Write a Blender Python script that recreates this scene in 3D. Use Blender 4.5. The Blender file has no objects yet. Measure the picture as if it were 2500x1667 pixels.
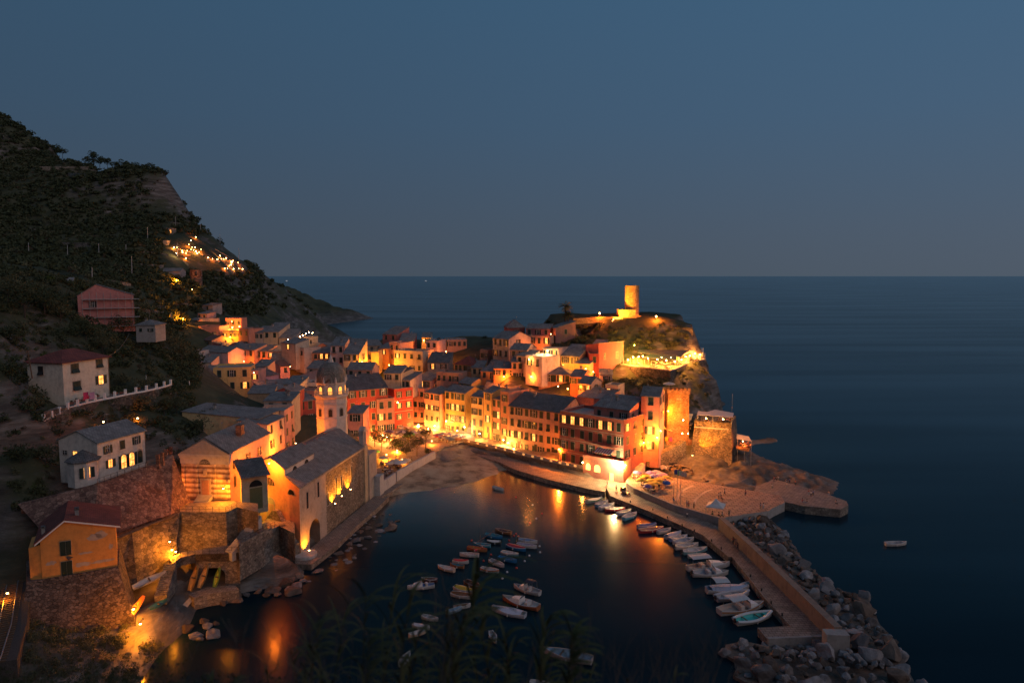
import bpy, math, random
import numpy as np
from mathutils import Vector, noise as mn
random.seed(7)
rng = np.random.default_rng(7)
S = bpy.context.scene
COL = S.collection
R = math.radians
# ------------------------------------------------------------------ camera
F = 1736.0; TH = R(5.31); CZ = 60.0
cam = bpy.data.cameras.new("camera"); camo = bpy.data.objects.new("camera", cam); COL.objects.link(camo)
camo.location = (0, 0, CZ); camo.rotation_euler = (R(90) - TH, 0, 0)
cam.lens = 36 * F / 2500; cam.sensor_width = 36; cam.clip_start = .3; cam.clip_end = 60000; cam.dof.use_dof = True; cam.dof.focus_distance = 190; cam.dof.aperture_fstop = 1.1
S.camera = camo
FW = np.array([0, math.cos(TH), -math.sin(TH)]); UP = np.array([0, math.sin(TH), math.cos(TH)])
def ray(px, py): return FW + np.array([(px - 1250) / F, 0, 0]) - UP * ((py - 833.5) / F)
def atz(px, py, z):
    r = ray(px, py); t = (z - CZ) / r[2]; return (r[0] * t, r[1] * t, z)
def aty(px, py, y):
    r = ray(px, py); t = y / r[1]; return (r[0] * t, y, CZ + r[2] * t)
CR = {'C': (450, 740, 4.125), 'M': (900, 780, 4.238), 'R': (1200, 740, 3.823), 'K': (1450, 820, 4.1275), 'X': (1300, 670, 5.227),
      'B': (400, 900, 3.136), 'L': (0, 800, 3.484), 'O': (0, 1200, 3.358), 'H': (900, 1050, 3.92), 'Q': (1400, 1120, 3.36),
      'S': (900, 1250, 3.76), 'N': (0, 260, 2.45), 'P': (880, 1020, 7.84), 'D': (470, 780, 7.84), 'T': (1480, 840, 7.84),
      'U': (1500, 1040, 7.84), 'E': (350, 560, 6.533), 'W': (1650, 1300, 3.618), 's': (0, 0, 1.0)}
def cr(k, x, y): a, b, s = CR[k]; return (a + x / s, b + y / s)
def gz(k, x, y, z): return atz(*cr(k, x, y), z)
def gy(k, x, y, Y): return aty(*cr(k, x, y), Y)
def proj(p):
    d = np.array(p) - np.array([0, 0, CZ]); w = d @ FW
    return (1250 + F * d[0] / w, 833.5 - F * (d @ UP) / w, w)
# ------------------------------------------------------------------ mesh builder
class MB:
    def __init__(s): s.v = []; s.f = []; s.m = []
    def quad(s, a, b, c, d, m=0):
        n = len(s.v); s.v += [tuple(a), tuple(b), tuple(c), tuple(d)]; s.f.append((n, n+1, n+2, n+3)); s.m.append(m)
    def poly(s, pts, m=0):
        n = len(s.v); s.v += [tuple(p) for p in pts]; s.f.append(tuple(range(n, n+len(pts)))); s.m.append(m)
    def prism(s, pts, z0, z1, m=0, mt=None):
        """pts: plan polygon (ccw); z0,z1 numbers"""
        a = 0
        for i in range(len(pts)): a += pts[i][0]*pts[(i+1) % len(pts)][1] - pts[(i+1) % len(pts)][0]*pts[i][1]
        if a < 0: pts = pts[::-1]
        n = len(s.v); k = len(pts)
        s.v += [(p[0], p[1], z0) for p in pts] + [(p[0], p[1], z1) for p in pts]
        s.f.append(tuple(range(n+k-1, n-1, -1))); s.m.append(m)
        s.f.append(tuple(range(n+k, n+2*k))); s.m.append(m if mt is None else mt)
        for i in range(k):
            j = (i+1) % k; s.f.append((n+i, n+j, n+k+j, n+k+i)); s.m.append(m)
    def hexa(s, p, m=0):
        """8 corners: bottom ccw 0-3, top 4-7"""
        n = len(s.v); s.v += [tuple(q) for q in p]
        for f in ((3, 2, 1, 0), (4, 5, 6, 7), (0, 1, 5, 4), (1, 2, 6, 5), (2, 3, 7, 6), (3, 0, 4, 7)):
            s.f.append(tuple(n+i for i in f)); s.m.append(m)
    def box(s, x0, y0, z0, x1, y1, z1, m=0):
        s.hexa([(x0,y0,z0),(x1,y0,z0),(x1,y1,z0),(x0,y1,z0),(x0,y0,z1),(x1,y0,z1),(x1,y1,z1),(x0,y1,z1)], m)
    def tube(s, p0, p1, r0, r1=None, n=8, m=0, cap=True):
        r1 = r0 if r1 is None else r1
        p0 = Vector(p0); p1 = Vector(p1); d = (p1-p0)
        if d.length < 1e-6: return
        d.normalize(); a = d.orthogonal().normalized(); b = d.cross(a)
        k = len(s.v)
        for i in range(n):
            t = 2*math.pi*i/n; c = a*math.cos(t)+b*math.sin(t); s.v.append(tuple(p0+c*r0))
        for i in range(n):
            t = 2*math.pi*i/n; c = a*math.cos(t)+b*math.sin(t); s.v.append(tuple(p1+c*r1))
        for i in range(n):
            j = (i+1) % n; s.f.append((k+i, k+j, k+n+j, k+n+i)); s.m.append(m)
        if cap:
            s.f.append(tuple(range(k+n-1, k-1, -1))); s.m.append(m); s.f.append(tuple(range(k+n, k+2*n))); s.m.append(m)
    def lathe(s, prof, n=16, c=(0, 0, 0), m=0, rot=0, sx=1, sy=1):
        k = len(s.v); q = len(prof)
        for r, z in prof:
            for i in range(n):
                t = 2*math.pi*i/n+rot; s.v.append((c[0]+sx*r*math.cos(t), c[1]+sy*r*math.sin(t), c[2]+z))
        for a in range(q-1):
            for i in range(n):
                j = (i+1) % n; s.f.append((k+a*n+i, k+a*n+j, k+(a+1)*n+j, k+(a+1)*n+i)); s.m.append(m)
        s.f.append(tuple(range(k+n-1, k-1, -1))); s.m.append(m)
        s.f.append(tuple(range(k+(q-1)*n, k+q*n))); s.m.append(m)
    def build(s, name, mats, parent=None, loc=(0, 0, 0), rz=0, smooth=False):
        me = s.mesh(name, mats, smooth); o = bpy.data.objects.new(name, me); COL.objects.link(o)
        o.parent = parent; o.location = loc; o.rotation_euler = (0, 0, rz); return o
    def mesh(s, name, mats, smooth=False):
        me = bpy.data.meshes.new(name); me.from_pydata(s.v, [], s.f)
        for m in (mats if isinstance(mats, (list, tuple)) else [mats]): me.materials.append(m)
        if len(me.polygons) == len(s.m): me.polygons.foreach_set('material_index', s.m)
        if smooth: me.polygons.foreach_set('use_smooth', [True]*len(me.polygons))
        me.update(); return me
def npmesh(name, V, Fq, mat, nper=4, smooth=False):
    """fast mesh from arrays; Fq (n,nper)"""
    me = bpy.data.meshes.new(name); V = np.asarray(V, np.float32); Fq = np.asarray(Fq, np.int32)
    me.vertices.add(len(V)); me.vertices.foreach_set('co', V.ravel())
    me.loops.add(Fq.size); me.loops.foreach_set('vertex_index', Fq.ravel())
    me.polygons.add(len(Fq)); me.polygons.foreach_set('loop_start', np.arange(0, Fq.size, nper, dtype=np.int32))
    me.polygons.foreach_set('loop_total', np.full(len(Fq), nper, np.int32))
    if smooth: me.polygons.foreach_set('use_smooth', np.ones(len(Fq), bool))
    me.update(calc_edges=True)
    for m in (mat if isinstance(mat, (list, tuple)) else [mat]): me.materials.append(m)
    return me
def link(name, me, parent=None, loc=(0, 0, 0), rz=0, sc=None):
    o = bpy.data.objects.new(name, me); COL.objects.link(o); o.parent = parent; o.location = loc; o.rotation_euler = (0, 0, rz)
    if sc is not None: o.scale = (sc, sc, sc) if isinstance(sc, (int, float)) else sc
    return o
def tag(o, label=None, cat=None, group=None, kind=None):
    if label: o['label'] = label
    if cat: o['category'] = cat
    if group: o['group'] = group
    if kind: o['kind'] = kind
    return o
def thing(name, label, cat, loc=(0, 0, 0), rz=0, group=None):
    o = bpy.data.objects.new(name, None); COL.objects.link(o); o.location = loc; o.rotation_euler = (0, 0, rz)
    o.empty_display_size = .5
    return tag(o, label, cat, group)
def kids(o): return KIDS.get(o.name, [])
KIDS = {}
def copy_tree(o, parent=None, children=None):
    c = o.copy(); COL.objects.link(c)
    if parent is not None: c.parent = parent
    for ch in (children if children is not None else [x for x in o.children]): copy_tree(ch, c)
    return c
# ------------------------------------------------------------------ materials
MC = {}
def newmat(name):
    m = bpy.data.materials.new(name); m.use_nodes = True; nt = m.node_tree; b = nt.nodes['Principled BSDF']
    return m, nt, b
def nd(nt, t, **k):
    n = nt.nodes.new(t)
    for a, v in k.items():
        if a.startswith('i_'): n.inputs[a[2:].replace('_', ' ')].default_value = v
        else: setattr(n, a, v)
    return n
def ramp(nt, stops):
    r = nt.nodes.new('ShaderNodeValToRGB'); e = r.color_ramp.elements
    while len(e) < len(stops): e.new(.5)
    for i, (p, c) in enumerate(stops): e[i].position = p; e[i].color = (*c, 1) if len(c) == 3 else c
    return r
def flat(name, c, rough=.6, metal=0, var=.12, scale=3.0):
    key = ('flat', name)
    if key in MC: return MC[key]
    m, nt, b = newmat(name); L = nt.links
    tc = nd(nt, 'ShaderNodeTexCoord'); n = nd(nt, 'ShaderNodeTexNoise', i_Scale=scale, i_Detail=5.0)
    L.new(tc.outputs['Object'], n.inputs['Vector'])
    r = ramp(nt, [(.3, [x*(1-var) for x in c]), (.7, [min(1, x*(1+var)) for x in c])])
    L.new(n.outputs['Fac'], r.inputs['Fac']); L.new(r.outputs['Color'], b.inputs['Base Color'])
    b.inputs['Roughness'].default_value = rough; b.inputs['Metallic'].default_value = metal
    MC[key] = m; return m
def plaster(c, stain=.35):
    key = ('pl', tuple(c))
    if key in MC: return MC[key]
    m, nt, b = newmat('plaster'); L = nt.links
    tc = nd(nt, 'ShaderNodeTexCoord'); mp = nd(nt, 'ShaderNodeMapping'); mp.inputs['Scale'].default_value = (1, 1, .6)
    L.new(tc.outputs['Object'], mp.inputs['Vector'])
    n1 = nd(nt, 'ShaderNodeTexNoise', i_Scale=.55, i_Detail=9.0, i_Roughness=.65); L.new(mp.outputs[0], n1.inputs['Vector'])
    n2 = nd(nt, 'ShaderNodeTexNoise', i_Scale=1.4, i_Detail=6.0, i_Roughness=.7); L.new(tc.outputs['Object'], n2.inputs['Vector'])
    d = [x*(1-stain)*.9+.03 for x in c]
    r = ramp(nt, [(.32, d), (.47, c), (.75, [min(1, x*1.12+.01) for x in c])]); L.new(n1.outputs['Fac'], r.inputs['Fac'])
    r2 = ramp(nt, [(.3, (.72, .70, .68)), (.55, (1, 1, 1))]); L.new(n2.outputs['Fac'], r2.inputs['Fac'])
    mx = nd(nt, 'ShaderNodeMixRGB', blend_type='MULTIPLY'); mx.inputs[0].default_value = .75
    L.new(r.outputs[0], mx.inputs[1]); L.new(r2.outputs[0], mx.inputs[2]); L.new(mx.outputs[0], b.inputs['Base Color'])
    bp = nd(nt, 'ShaderNodeBump', i_Strength=.4, i_Distance=.05); L.new(n2.outputs['Fac'], bp.inputs['Height']); L.new(bp.outputs[0], b.inputs['Normal'])
    b.inputs['Roughness'].default_value = .9; MC[key] = m; return m
def stone(name, c1, c2, scale=1.6, bump=.6, dist=.12, mortar=None, squash=1.4):
    key = ('st', name)
    if key in MC: return MC[key]
    m, nt, b = newmat(name); L = nt.links
    tc = nd(nt, 'ShaderNodeTexCoord'); mp = nd(nt, 'ShaderNodeMapping'); mp.inputs['Scale'].default_value = (1, 1, squash)
    L.new(tc.outputs['Object'], mp.inputs['Vector'])
    v = nd(nt, 'ShaderNodeTexVoronoi', i_Scale=scale); L.new(mp.outputs[0], v.inputs['Vector'])
    e = nd(nt, 'ShaderNodeTexVoronoi', i_Scale=scale, feature='DISTANCE_TO_EDGE'); L.new(mp.outputs[0], e.inputs['Vector'])
    n = nd(nt, 'ShaderNodeTexNoise', i_Scale=.35, i_Detail=8.0, i_Roughness=.7); L.new(tc.outputs['Object'], n.inputs['Vector'])
    sep = nd(nt, 'ShaderNodeSeparateColor'); L.new(v.outputs['Color'], sep.inputs[0])
    r = ramp(nt, [(0, c1), (1, c2)]); L.new(sep.outputs[0], r.inputs['Fac'])
    rn = ramp(nt, [(.3, (.45, .42, .4)), (.65, (1.1, 1.1, 1.1))]); L.new(n.outputs['Fac'], rn.inputs['Fac'])
    mx = nd(nt, 'ShaderNodeMixRGB', blend_type='MULTIPLY'); mx.inputs[0].default_value = 1; L.new(r.outputs[0], mx.inputs[1]); L.new(rn.outputs[0], mx.inputs[2])
    re = ramp(nt, [(0, (.35, .33, .3)), (.09, (1, 1, 1))]); L.new(e.outputs['Distance'], re.inputs['Fac'])
    m2 = nd(nt, 'ShaderNodeMixRGB', blend_type='MULTIPLY'); m2.inputs[0].default_value = .9; L.new(mx.outputs[0], m2.inputs[1]); L.new(re.outputs[0], m2.inputs[2])
    L.new(m2.outputs[0], b.inputs['Base Color'])
    mh = nd(nt, 'ShaderNodeMath', operation='MULTIPLY_ADD'); L.new(sep.outputs[1], mh.inputs[0]); mh.inputs[1].default_value = .5; L.new(re.outputs[0], mh.inputs[2])
    bp = nd(nt, 'ShaderNodeBump', i_Strength=bump, i_Distance=dist); L.new(mh.outputs[0], bp.inputs['Height']); L.new(bp.outputs[0], b.inputs['Normal'])
    b.inputs['Roughness'].default_value = .92; MC[key] = m; return m
def slate(name, c1, c2, sc=1.0):
    key = ('sl', name)
    if key in MC: return MC[key]
    m, nt, b = newmat(name); L = nt.links
    tc = nd(nt, 'ShaderNodeTexCoord')
    br = nd(nt, 'ShaderNodeTexBrick', i_Scale=sc, i_Mortar_Size=.03, i_Row_Height=.42, i_Brick_Width=.6)
    L.new(tc.outputs['Object'], br.inputs['Vector'])
    br.inputs['Color1'].default_value = (*c1, 1); br.inputs['Color2'].default_value = (*c2, 1); br.inputs['Mortar'].default_value = (*[x*.35 for x in c1], 1)
    n = nd(nt, 'ShaderNodeTexNoise', i_Scale=.5, i_Detail=9.0, i_Roughness=.75); L.new(tc.outputs['Object'], n.inputs['Vector'])
    rn = ramp(nt, [(.33, (.5, .49, .46)), (.6, (1, 1, 1)), (.75, (1.25, 1.22, 1.15))]); L.new(n.outputs['Fac'], rn.inputs['Fac'])
    mx = nd(nt, 'ShaderNodeMixRGB', blend_type='MULTIPLY'); mx.inputs[0].default_value = 1; L.new(br.outputs['Color'], mx.inputs[1]); L.new(rn.outputs[0], mx.inputs[2])
    L.new(mx.outputs[0], b.inputs['Base Color'])
    bp = nd(nt, 'ShaderNodeBump', i_Strength=.6, i_Distance=.06); L.new(br.outputs['Fac'], bp.inputs['Height']); bp.invert = True
    L.new(bp.outputs[0], b.inputs['Normal']); b.inputs['Roughness'].default_value = .75; MC[key] = m; return m
def emit(name, c, s):
    key = ('em', name)
    if key in MC: return MC[key]
    m, nt, b = newmat(name); b.inputs['Base Color'].default_value = (*c, 1)
    b.inputs['Emission Color'].default_value = (*c, 1); b.inputs['Emission Strength'].default_value = s; MC[key] = m; return m
def leafmat(name, c1, c2, sc=.6):
    key = ('lf', name)
    if key in MC: return MC[key]
    m, nt, b = newmat(name); L = nt.links
    tc = nd(nt, 'ShaderNodeTexCoord'); n = nd(nt, 'ShaderNodeTexNoise', i_Scale=sc, i_Detail=6.0, i_Roughness=.7); L.new(tc.outputs['Object'], n.inputs['Vector'])
    r = ramp(nt, [(.3, c1), (.68, c2)]); L.new(n.outputs['Fac'], r.inputs['Fac']); L.new(r.outputs[0], b.inputs['Base Color'])
    b.inputs['Roughness'].default_value = .8; b.inputs['Specular IOR Level'].default_value = .2; MC[key] = m; return m
SLATE = slate('slate_tiles', (.22, .20, .185), (.31, .28, .26)); SLATE2 = slate('dark_slate', (.125, .112, .108), (.18, .16, .152))
REDTILE = slate('red_tiles', (.20, .045, .03), (.28, .065, .04)); BROWNT = slate('brown_tiles', (.17, .10, .075), (.23, .13, .10))
STONE = stone('grey_masonry', (.15, .125, .105), (.36, .30, .24)); STONED = stone('dark_masonry', (.07, .055, .045), (.22, .17, .13), 1.3)
STONER = stone('reddish_masonry', (.16, .07, .05), (.40, .22, .15), 1.5); STONEB = stone('bastion_masonry', (.12, .10, .07), (.42, .33, .22), 2.4, 1.0, .25)
CONC = plaster((.30, .28, .26)); CONCL = plaster((.42, .40, .38)); PAVE = slate('paving', (.26, .20, .16), (.33, .26, .21), .6)
METAL = flat('dark_metal', (.05, .05, .05), .5, .6); METALL = flat('galvanised_metal', (.35, .35, .36), .45, .7)
WOOD = flat('weathered_wood', (.12, .07, .04), .8); GREENSH = flat('green_shutter', (.008, .026, .020), .6); BROWNSH = flat('dark_shutter', (.018, .013, .011), .6)
WHITEP = flat('white_paint', (.75, .73, .70), .5, 0, .08); GLASSD, _n, _b = newmat('dark_glass'); _b.inputs['Base Color'].default_value = (.015, .018, .02, 1); _b.inputs['Roughness'].default_value = .12
def litglass():
    m, nt, b = newmat('lit_window'); L = nt.links; tc = nd(nt, 'ShaderNodeTexCoord'); oi = nd(nt, 'ShaderNodeObjectInfo')
    va = nd(nt, 'ShaderNodeVectorMath', operation='ADD'); L.new(tc.outputs['Object'], va.inputs[0]); L.new(oi.outputs['Location'], va.inputs[1])
    n = nd(nt, 'ShaderNodeTexNoise', i_Scale=1.6, i_Detail=3.0); L.new(va.outputs[0], n.inputs['Vector'])
    r = ramp(nt, [(.3, (.7, .14, .015)), (.55, (1, .38, .07)), (.75, (1, .58, .2))]); L.new(n.outputs['Fac'], r.inputs['Fac'])
    L.new(r.outputs[0], b.inputs['Emission Color']); b.inputs['Emission Strength'].default_value = 2.4; b.inputs['Base Color'].default_value = (.2, .1, .05, 1); return m
LIT = litglass(); BULB = emit('lamp_bulb', (1, .55, .18), 30); BULBW = emit('white_bulb', (1, .8, .5), 30); GREENB = emit('green_bulb', (.7, 1, .2), 20)
# ------------------------------------------------------------------ world: dusk sky
W = bpy.data.worlds.new("World"); S.world = W; W.use_nodes = True; wt = W.node_tree; wl = wt.links
bg = wt.nodes['Background']; tc = nd(wt, 'ShaderNodeTexCoord'); sp = nd(wt, 'ShaderNodeSeparateXYZ'); wl.new(tc.outputs['Generated'], sp.inputs[0])
sky = nd(wt, 'ShaderNodeTexSky'); sky.sky_type = 'NISHITA'; sky.sun_disc = False; sky.sun_elevation = R(1.5); sky.sun_rotation = R(75); sky.air_density = 1.0; sky.dust_density = 1.5; sky.ozone_density = 3
cr_ = ramp(wt, [(.0, (.064, .086, .116)), (.06, (.061, .088, .128)), (.20, (.050, .095, .157)), (.5, (.037, .103, .188)), (1.0, (.030, .075, .15))])
wl.new(sp.outputs['Z'], cr_.inputs['Fac'])
# afterglow brighter towards +X
mxx = nd(wt, 'ShaderNodeMapRange'); mxx.inputs['From Min'].default_value = -.6; mxx.inputs['From Max'].default_value = .95; mxx.inputs['To Min'].default_value = .80; mxx.inputs['To Max'].default_value = 1.30
wl.new(sp.outputs['X'], mxx.inputs['Value'])
ml = nd(wt, 'ShaderNodeVectorMath', operation='SCALE'); wl.new(cr_.outputs[0], ml.inputs[0]); wl.new(mxx.outputs[0], ml.inputs['Scale'])
sc2 = nd(wt, 'ShaderNodeVectorMath', operation='SCALE'); wl.new(sky.outputs[0], sc2.inputs[0]); sc2.inputs['Scale'].default_value = .004
ad = nd(wt, 'ShaderNodeVectorMath', operation='ADD'); wl.new(ml.outputs[0], ad.inputs[0]); wl.new(sc2.outputs[0], ad.inputs[1])
wl.new(ad.outputs[0], bg.inputs['Color']); bg.inputs['Strength'].default_value = 1.0
sun = bpy.data.lights.new('afterglow_sun', 'SUN'); sun.energy = .55; sun.angle = R(50); sun.color = (1.0, .72, .62)
suno = bpy.data.objects.new('afterglow_sun', sun); COL.objects.link(suno)
suno.rotation_euler = Vector((-.62, .62, -.48)).to_track_quat('-Z', 'Y').to_euler()
S.view_settings.view_transform = 'Standard'; S.view_settings.look = 'None'; S.view_settings.exposure = 0; S.view_settings.gamma = 1
S.cycles.max_bounces = 5; S.cycles.sample_clamp_indirect = 3; S.cycles.use_light_tree = True
# ------------------------------------------------------------------ sea
def watermat():
    m, nt, b = newmat('sea_water'); L = nt.links; tc = nd(nt, 'ShaderNodeTexCoord'); out = nt.nodes['Material Output']; nt.nodes.remove(b)
    n = nd(nt, 'ShaderNodeTexNoise', i_Scale=.9, i_Detail=3.0, i_Roughness=.5); L.new(tc.outputs['Object'], n.inputs['Vector'])
    n3 = nd(nt, 'ShaderNodeTexNoise', i_Scale=.010, i_Detail=5.0); mp = nd(nt, 'ShaderNodeMapping'); mp.inputs['Scale'].default_value = (.25, 2.0, 1)
    L.new(tc.outputs['Object'], mp.inputs['Vector']); L.new(mp.outputs[0], n3.inputs['Vector'])
    bp = nd(nt, 'ShaderNodeBump', i_Strength=.16, i_Distance=.12); L.new(n.outputs['Fac'], bp.inputs['Height'])
    d = nd(nt, 'ShaderNodeBsdfDiffuse'); r = ramp(nt, [(.35, (.002, .011, .018)), (.7, (.006, .026, .040))]); L.new(n3.outputs['Fac'], r.inputs['Fac']); L.new(r.outputs[0], d.inputs['Color'])
    g1 = nd(nt, 'ShaderNodeBsdfGlossy'); g1.inputs['Roughness'].default_value = .165; g2 = nd(nt, 'ShaderNodeBsdfGlossy'); g2.inputs['Roughness'].default_value = .26
    for g in (g1, g2): g.inputs['Color'].default_value = (.80, .92, .95, 1); L.new(bp.outputs[0], g.inputs['Normal'])
    mg = nd(nt, 'ShaderNodeMixShader'); mg.inputs[0].default_value = .3; L.new(g1.outputs[0], mg.inputs[1]); L.new(g2.outputs[0], mg.inputs[2])
    f = nd(nt, 'ShaderNodeFresnel', i_IOR=1.33); mu = nd(nt, 'ShaderNodeMath', operation='MULTIPLY'); L.new(f.outputs[0], mu.inputs[0])
    r4 = nd(nt, 'ShaderNodeMapRange'); r4.inputs['To Min'].default_value = 1.0; r4.inputs['To Max'].default_value = 1.28; r4.inputs['From Min'].default_value = .35; r4.inputs['From Max'].default_value = .65; L.new(n3.outputs['Fac'], r4.inputs['Value']); ge = nd(nt, 'ShaderNodeNewGeometry'); sy = nd(nt, 'ShaderNodeSeparateXYZ'); L.new(ge.outputs['Position'], sy.inputs[0]); m6 = nd(nt, 'ShaderNodeMath', operation='DIVIDE'); m6.inputs[1].default_value = 500; L.new(sy.outputs['Y'], m6.inputs[0]); ra = ramp(nt, [(.2, (.22,)*3), (.30, (.42,)*3), (.37, (1.7,)*3), (.47, (1.5,)*3), (.75, (.58,)*3)]); rs = ramp(nt, [(.2, (.28,)*3), (.32, (.42,)*3), (.45, (.52,)*3), (.75, (.58,)*3)]); L.new(m6.outputs[0], ra.inputs['Fac']); L.new(m6.outputs[0], rs.inputs['Fac']); xm = nd(nt, 'ShaderNodeMapRange'); xm.inputs['From Min'].default_value = 42; xm.inputs['From Max'].default_value = 68; L.new(sy.outputs['X'], xm.inputs['Value']); ry = nd(nt, 'ShaderNodeMixRGB'); L.new(xm.outputs[0], ry.inputs[0]); L.new(ra.outputs[0], ry.inputs[1]); L.new(rs.outputs[0], ry.inputs[2]); gt = ramp(nt, [(.42, (1, .95, .80)), (.7, (.80, .92, .95))]); L.new(m6.outputs[0], gt.inputs['Fac']); gc = nd(nt, 'ShaderNodeMixRGB'); L.new(xm.outputs[0], gc.inputs[0]); L.new(gt.outputs[0], gc.inputs[1]); gc.inputs[2].default_value = (.80, .92, .95, 1); L.new(gc.outputs[0], g1.inputs['Color']); L.new(gc.outputs[0], g2.inputs['Color']); m5 = nd(nt, 'ShaderNodeMath', operation='MULTIPLY'); L.new(r4.outputs[0], m5.inputs[0]); L.new(ry.outputs[0], m5.inputs[1]); L.new(m5.outputs[0], mu.inputs[1])  # stronger harbour reflections and their warm tint are put in by position
    mx = nd(nt, 'ShaderNodeMixShader'); L.new(mu.outputs[0], mx.inputs[0]); L.new(d.outputs[0], mx.inputs[1]); L.new(mg.outputs[0], mx.inputs[2]); L.new(mx.outputs[0], out.inputs['Surface']); return m
WATER = watermat()
mb = MB(); mb.quad((-40000, -200, 0), (40000, -200, 0), (40000, 45000, 0), (-40000, 45000, 0)); sea = mb.build('sea', WATER); tag(sea, kind='structure')
# ------------------------------------------------------------------ terrain
CP = []
def c(px, py, Y=None, z=None, dz=0):
    p = aty(px, py, Y) if Y else atz(px, py, z); CP.append((p[0], p[1], p[2]+dz)); return p
def w(x, y, z): CP.append((x, y, z))
# far hill ridge (silhouette) and what falls away behind it
RIDGE = [(0,280,700),(60,318,690),(130,352,680),(230,388,640),(330,398,600),(395,412,575),(412,450,570),(430,500,565),(455,538,565),(500,560,570),(545,602,585),(620,655,610),(680,703,640),(740,755,665),(790,802,685),(835,816,700)]
for px, py, Y in RIDGE:
    p = c(px, py, Y); w(p[0]*1.16, Y*1.12, p[2]-75 if p[2]-75 > -12 else -12)
for px, py, Y in [(0,400,620),(150,450,600),(0,500,530),(120,560,490),(250,500,545),(330,520,540),(380,480,555),(0,600,450),(150,650,400),(250,640,410),(330,600,450),
    (400,560,520),(450,620,480),(480,600,490),(550,650,500),(600,680,540),(520,640,490),(400,640,440),(480,700,430),(400,690,390),(330,700,350),(560,740,440),(640,740,510),(700,770,560),(640,780,460),(440,780,365),(380,740,350),
    (740,800,560),(790,838,None),(560,775,375),(490,795,358),(330,770,270),(230,795,222),(150,690,230),(100,650,300),(50,650,330),(0,660,300)]:
    if Y: c(px, py, Y)
for px, py in [(780,840),(830,832),(700,850)]: pass
[w(x, y, -6) for x in (72, 88) for y in (195, 215, 235, 255, 275, 295, 315, 340)]; [w(x, y, 1.6) for x, y in ((-47,262),(-38,274),(-30,264),(-22,257),(-12,249),(-50,248),(-40,256),(-29,272),(-20,264),(-57,246),(-46,272),(-34,280),(-14,256),(-50,236),(-40,240),(-4,246))]; w(-125, 285, 14); w(-110, 300, 14); w(-95, 262, 11); w(-85, 240, 10); w(-140, 320, 17); w(-150, 560, 0); w(-165, 690, -6); w(-120, 500, -8); w(-115, 620, -10); w(-130, 455, 5); w(-110, 420, -8)
w(-600, 700, 170); w(-600, 400, 120); w(-420, 400, 95); w(-500, 900, 150)
# near hillside on the left
for px, py, Y in [(0,700,185),(60,720,188),(0,800,162),(100,800,182),(0,900,146),(60,880,165),(300,880,188),(260,960,160),(200,980,153),(400,900,198),(410,925,178),(440,960,176),(470,965,190),(500,1000,176),(400,1000,166),(330,985,156),(100,1010,146),(0,1020,140),(0,1100,131),(60,1090,135),
    (290,1060,146),(440,1080,152),(120,1160,132),(0,1190,126),(60,1210,124),(480,1080,156),(370,800,245),(450,840,262),(470,900,235),(530,932,238),(592,968,235)]: c(px, py, Y)
# village floor
for px, py, Y in [(1150,965,262),(1000,950,285),(800,1010,228),(860,1030,228),(700,1000,222),(590,968,240),(600,860,330),(700,860,335),(800,865,330),(900,880,325),(1000,880,315),(1100,880,305),(1200,860,300),(1300,860,290),(1250,915,262),(1400,930,250),(1350,840,300)]: c(px, py, Y)
for px, py in [(910,1110),(960,1080),(1000,1060),(1080,1062),(1020,1100),(1100,1075),(880,1180),(870,1210)]: c(px, py, z=2.0)
for px, py in [(1160,1085),(1230,1100),(1300,1118),(1380,1135),(1440,1150)]:
    p = c(px, py, z=3.0)
    w(p[0]+4, p[1]+14, 4.5)
for px, py in [(1090,1110),(1160,1130),(1250,1165),(1350,1195),(1450,1220),(1540,1240)]: c(px, py, z=-4)
for px, py in [(940,1250),(1050,1210),(1200,1190),(1000,1400),(1250,1400),(1500,1350),(1700,1500),(1200,1600),(850,1400),(760,1430),(700,1520),(1900,1300),(2200,1300),(2400,1500),(1500,1640),(600,1600)]: c(px, py, z=-5)
# behind village: sea
for x, y in [(-95,395),(-60,400),(-20,395),(20,385),(60,380),(100,360),(130,330),(130,290),(125,250),(120,210),(150,160)]: w(x, y, -6)
for x, y, z in [(-60,355,32),(-20,345,30),(20,330,32),(40,320,36),(-80,372,10),(-20,372,12),(30,360,14)]: w(x, y, z)
# church side ground
for px, py in [(1100,1062),(1060,1080),(1130,1072)]: c(px, py, z=2.4)
for px, py, z in [(735,1375,1),(800,1300,1),(880,1220,1),(690,1360,4),(640,1290,6),(590,1290,7),(560,1240,11),(500,1240,11),(450,1240,11)]: c(px, py, z=z)
for px, py, z in [(660,1180,9),(700,1130,9),(620,1120,12),(560,1150,13)]: CP.append((*aty(px, 900, {660:168,700:182,620:170,560:160}[px])[:2], z-2))
# cove: ground below the walls
for px, py, z in [(420,1370,5.5),(470,1420,2.2),(560,1440,1),(375,1465,4.4),(350,1540,2.6),(420,1600,-1),(330,1620,1),(560,1500,-3)]: c(px, py, z=z)
for px, py, z in [(300,1420,3.5),(300,1500,2.5),(320,1400,4)]: c(px, py, z=z-1)
w(-76, 118, 9); w(-68, 104, 4); w(-80, 108, 8.5)
# rail cutting
for px, py in [(30,1300),(10,1500),(-60,1600),(60,1300),(90,1560),(-80,1400)]: c(px, py, z=8.6)
w(-120, 135, 22); w(-118, 110, 22); w(-100, 90, 20); w(-110, 80, 20)
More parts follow.
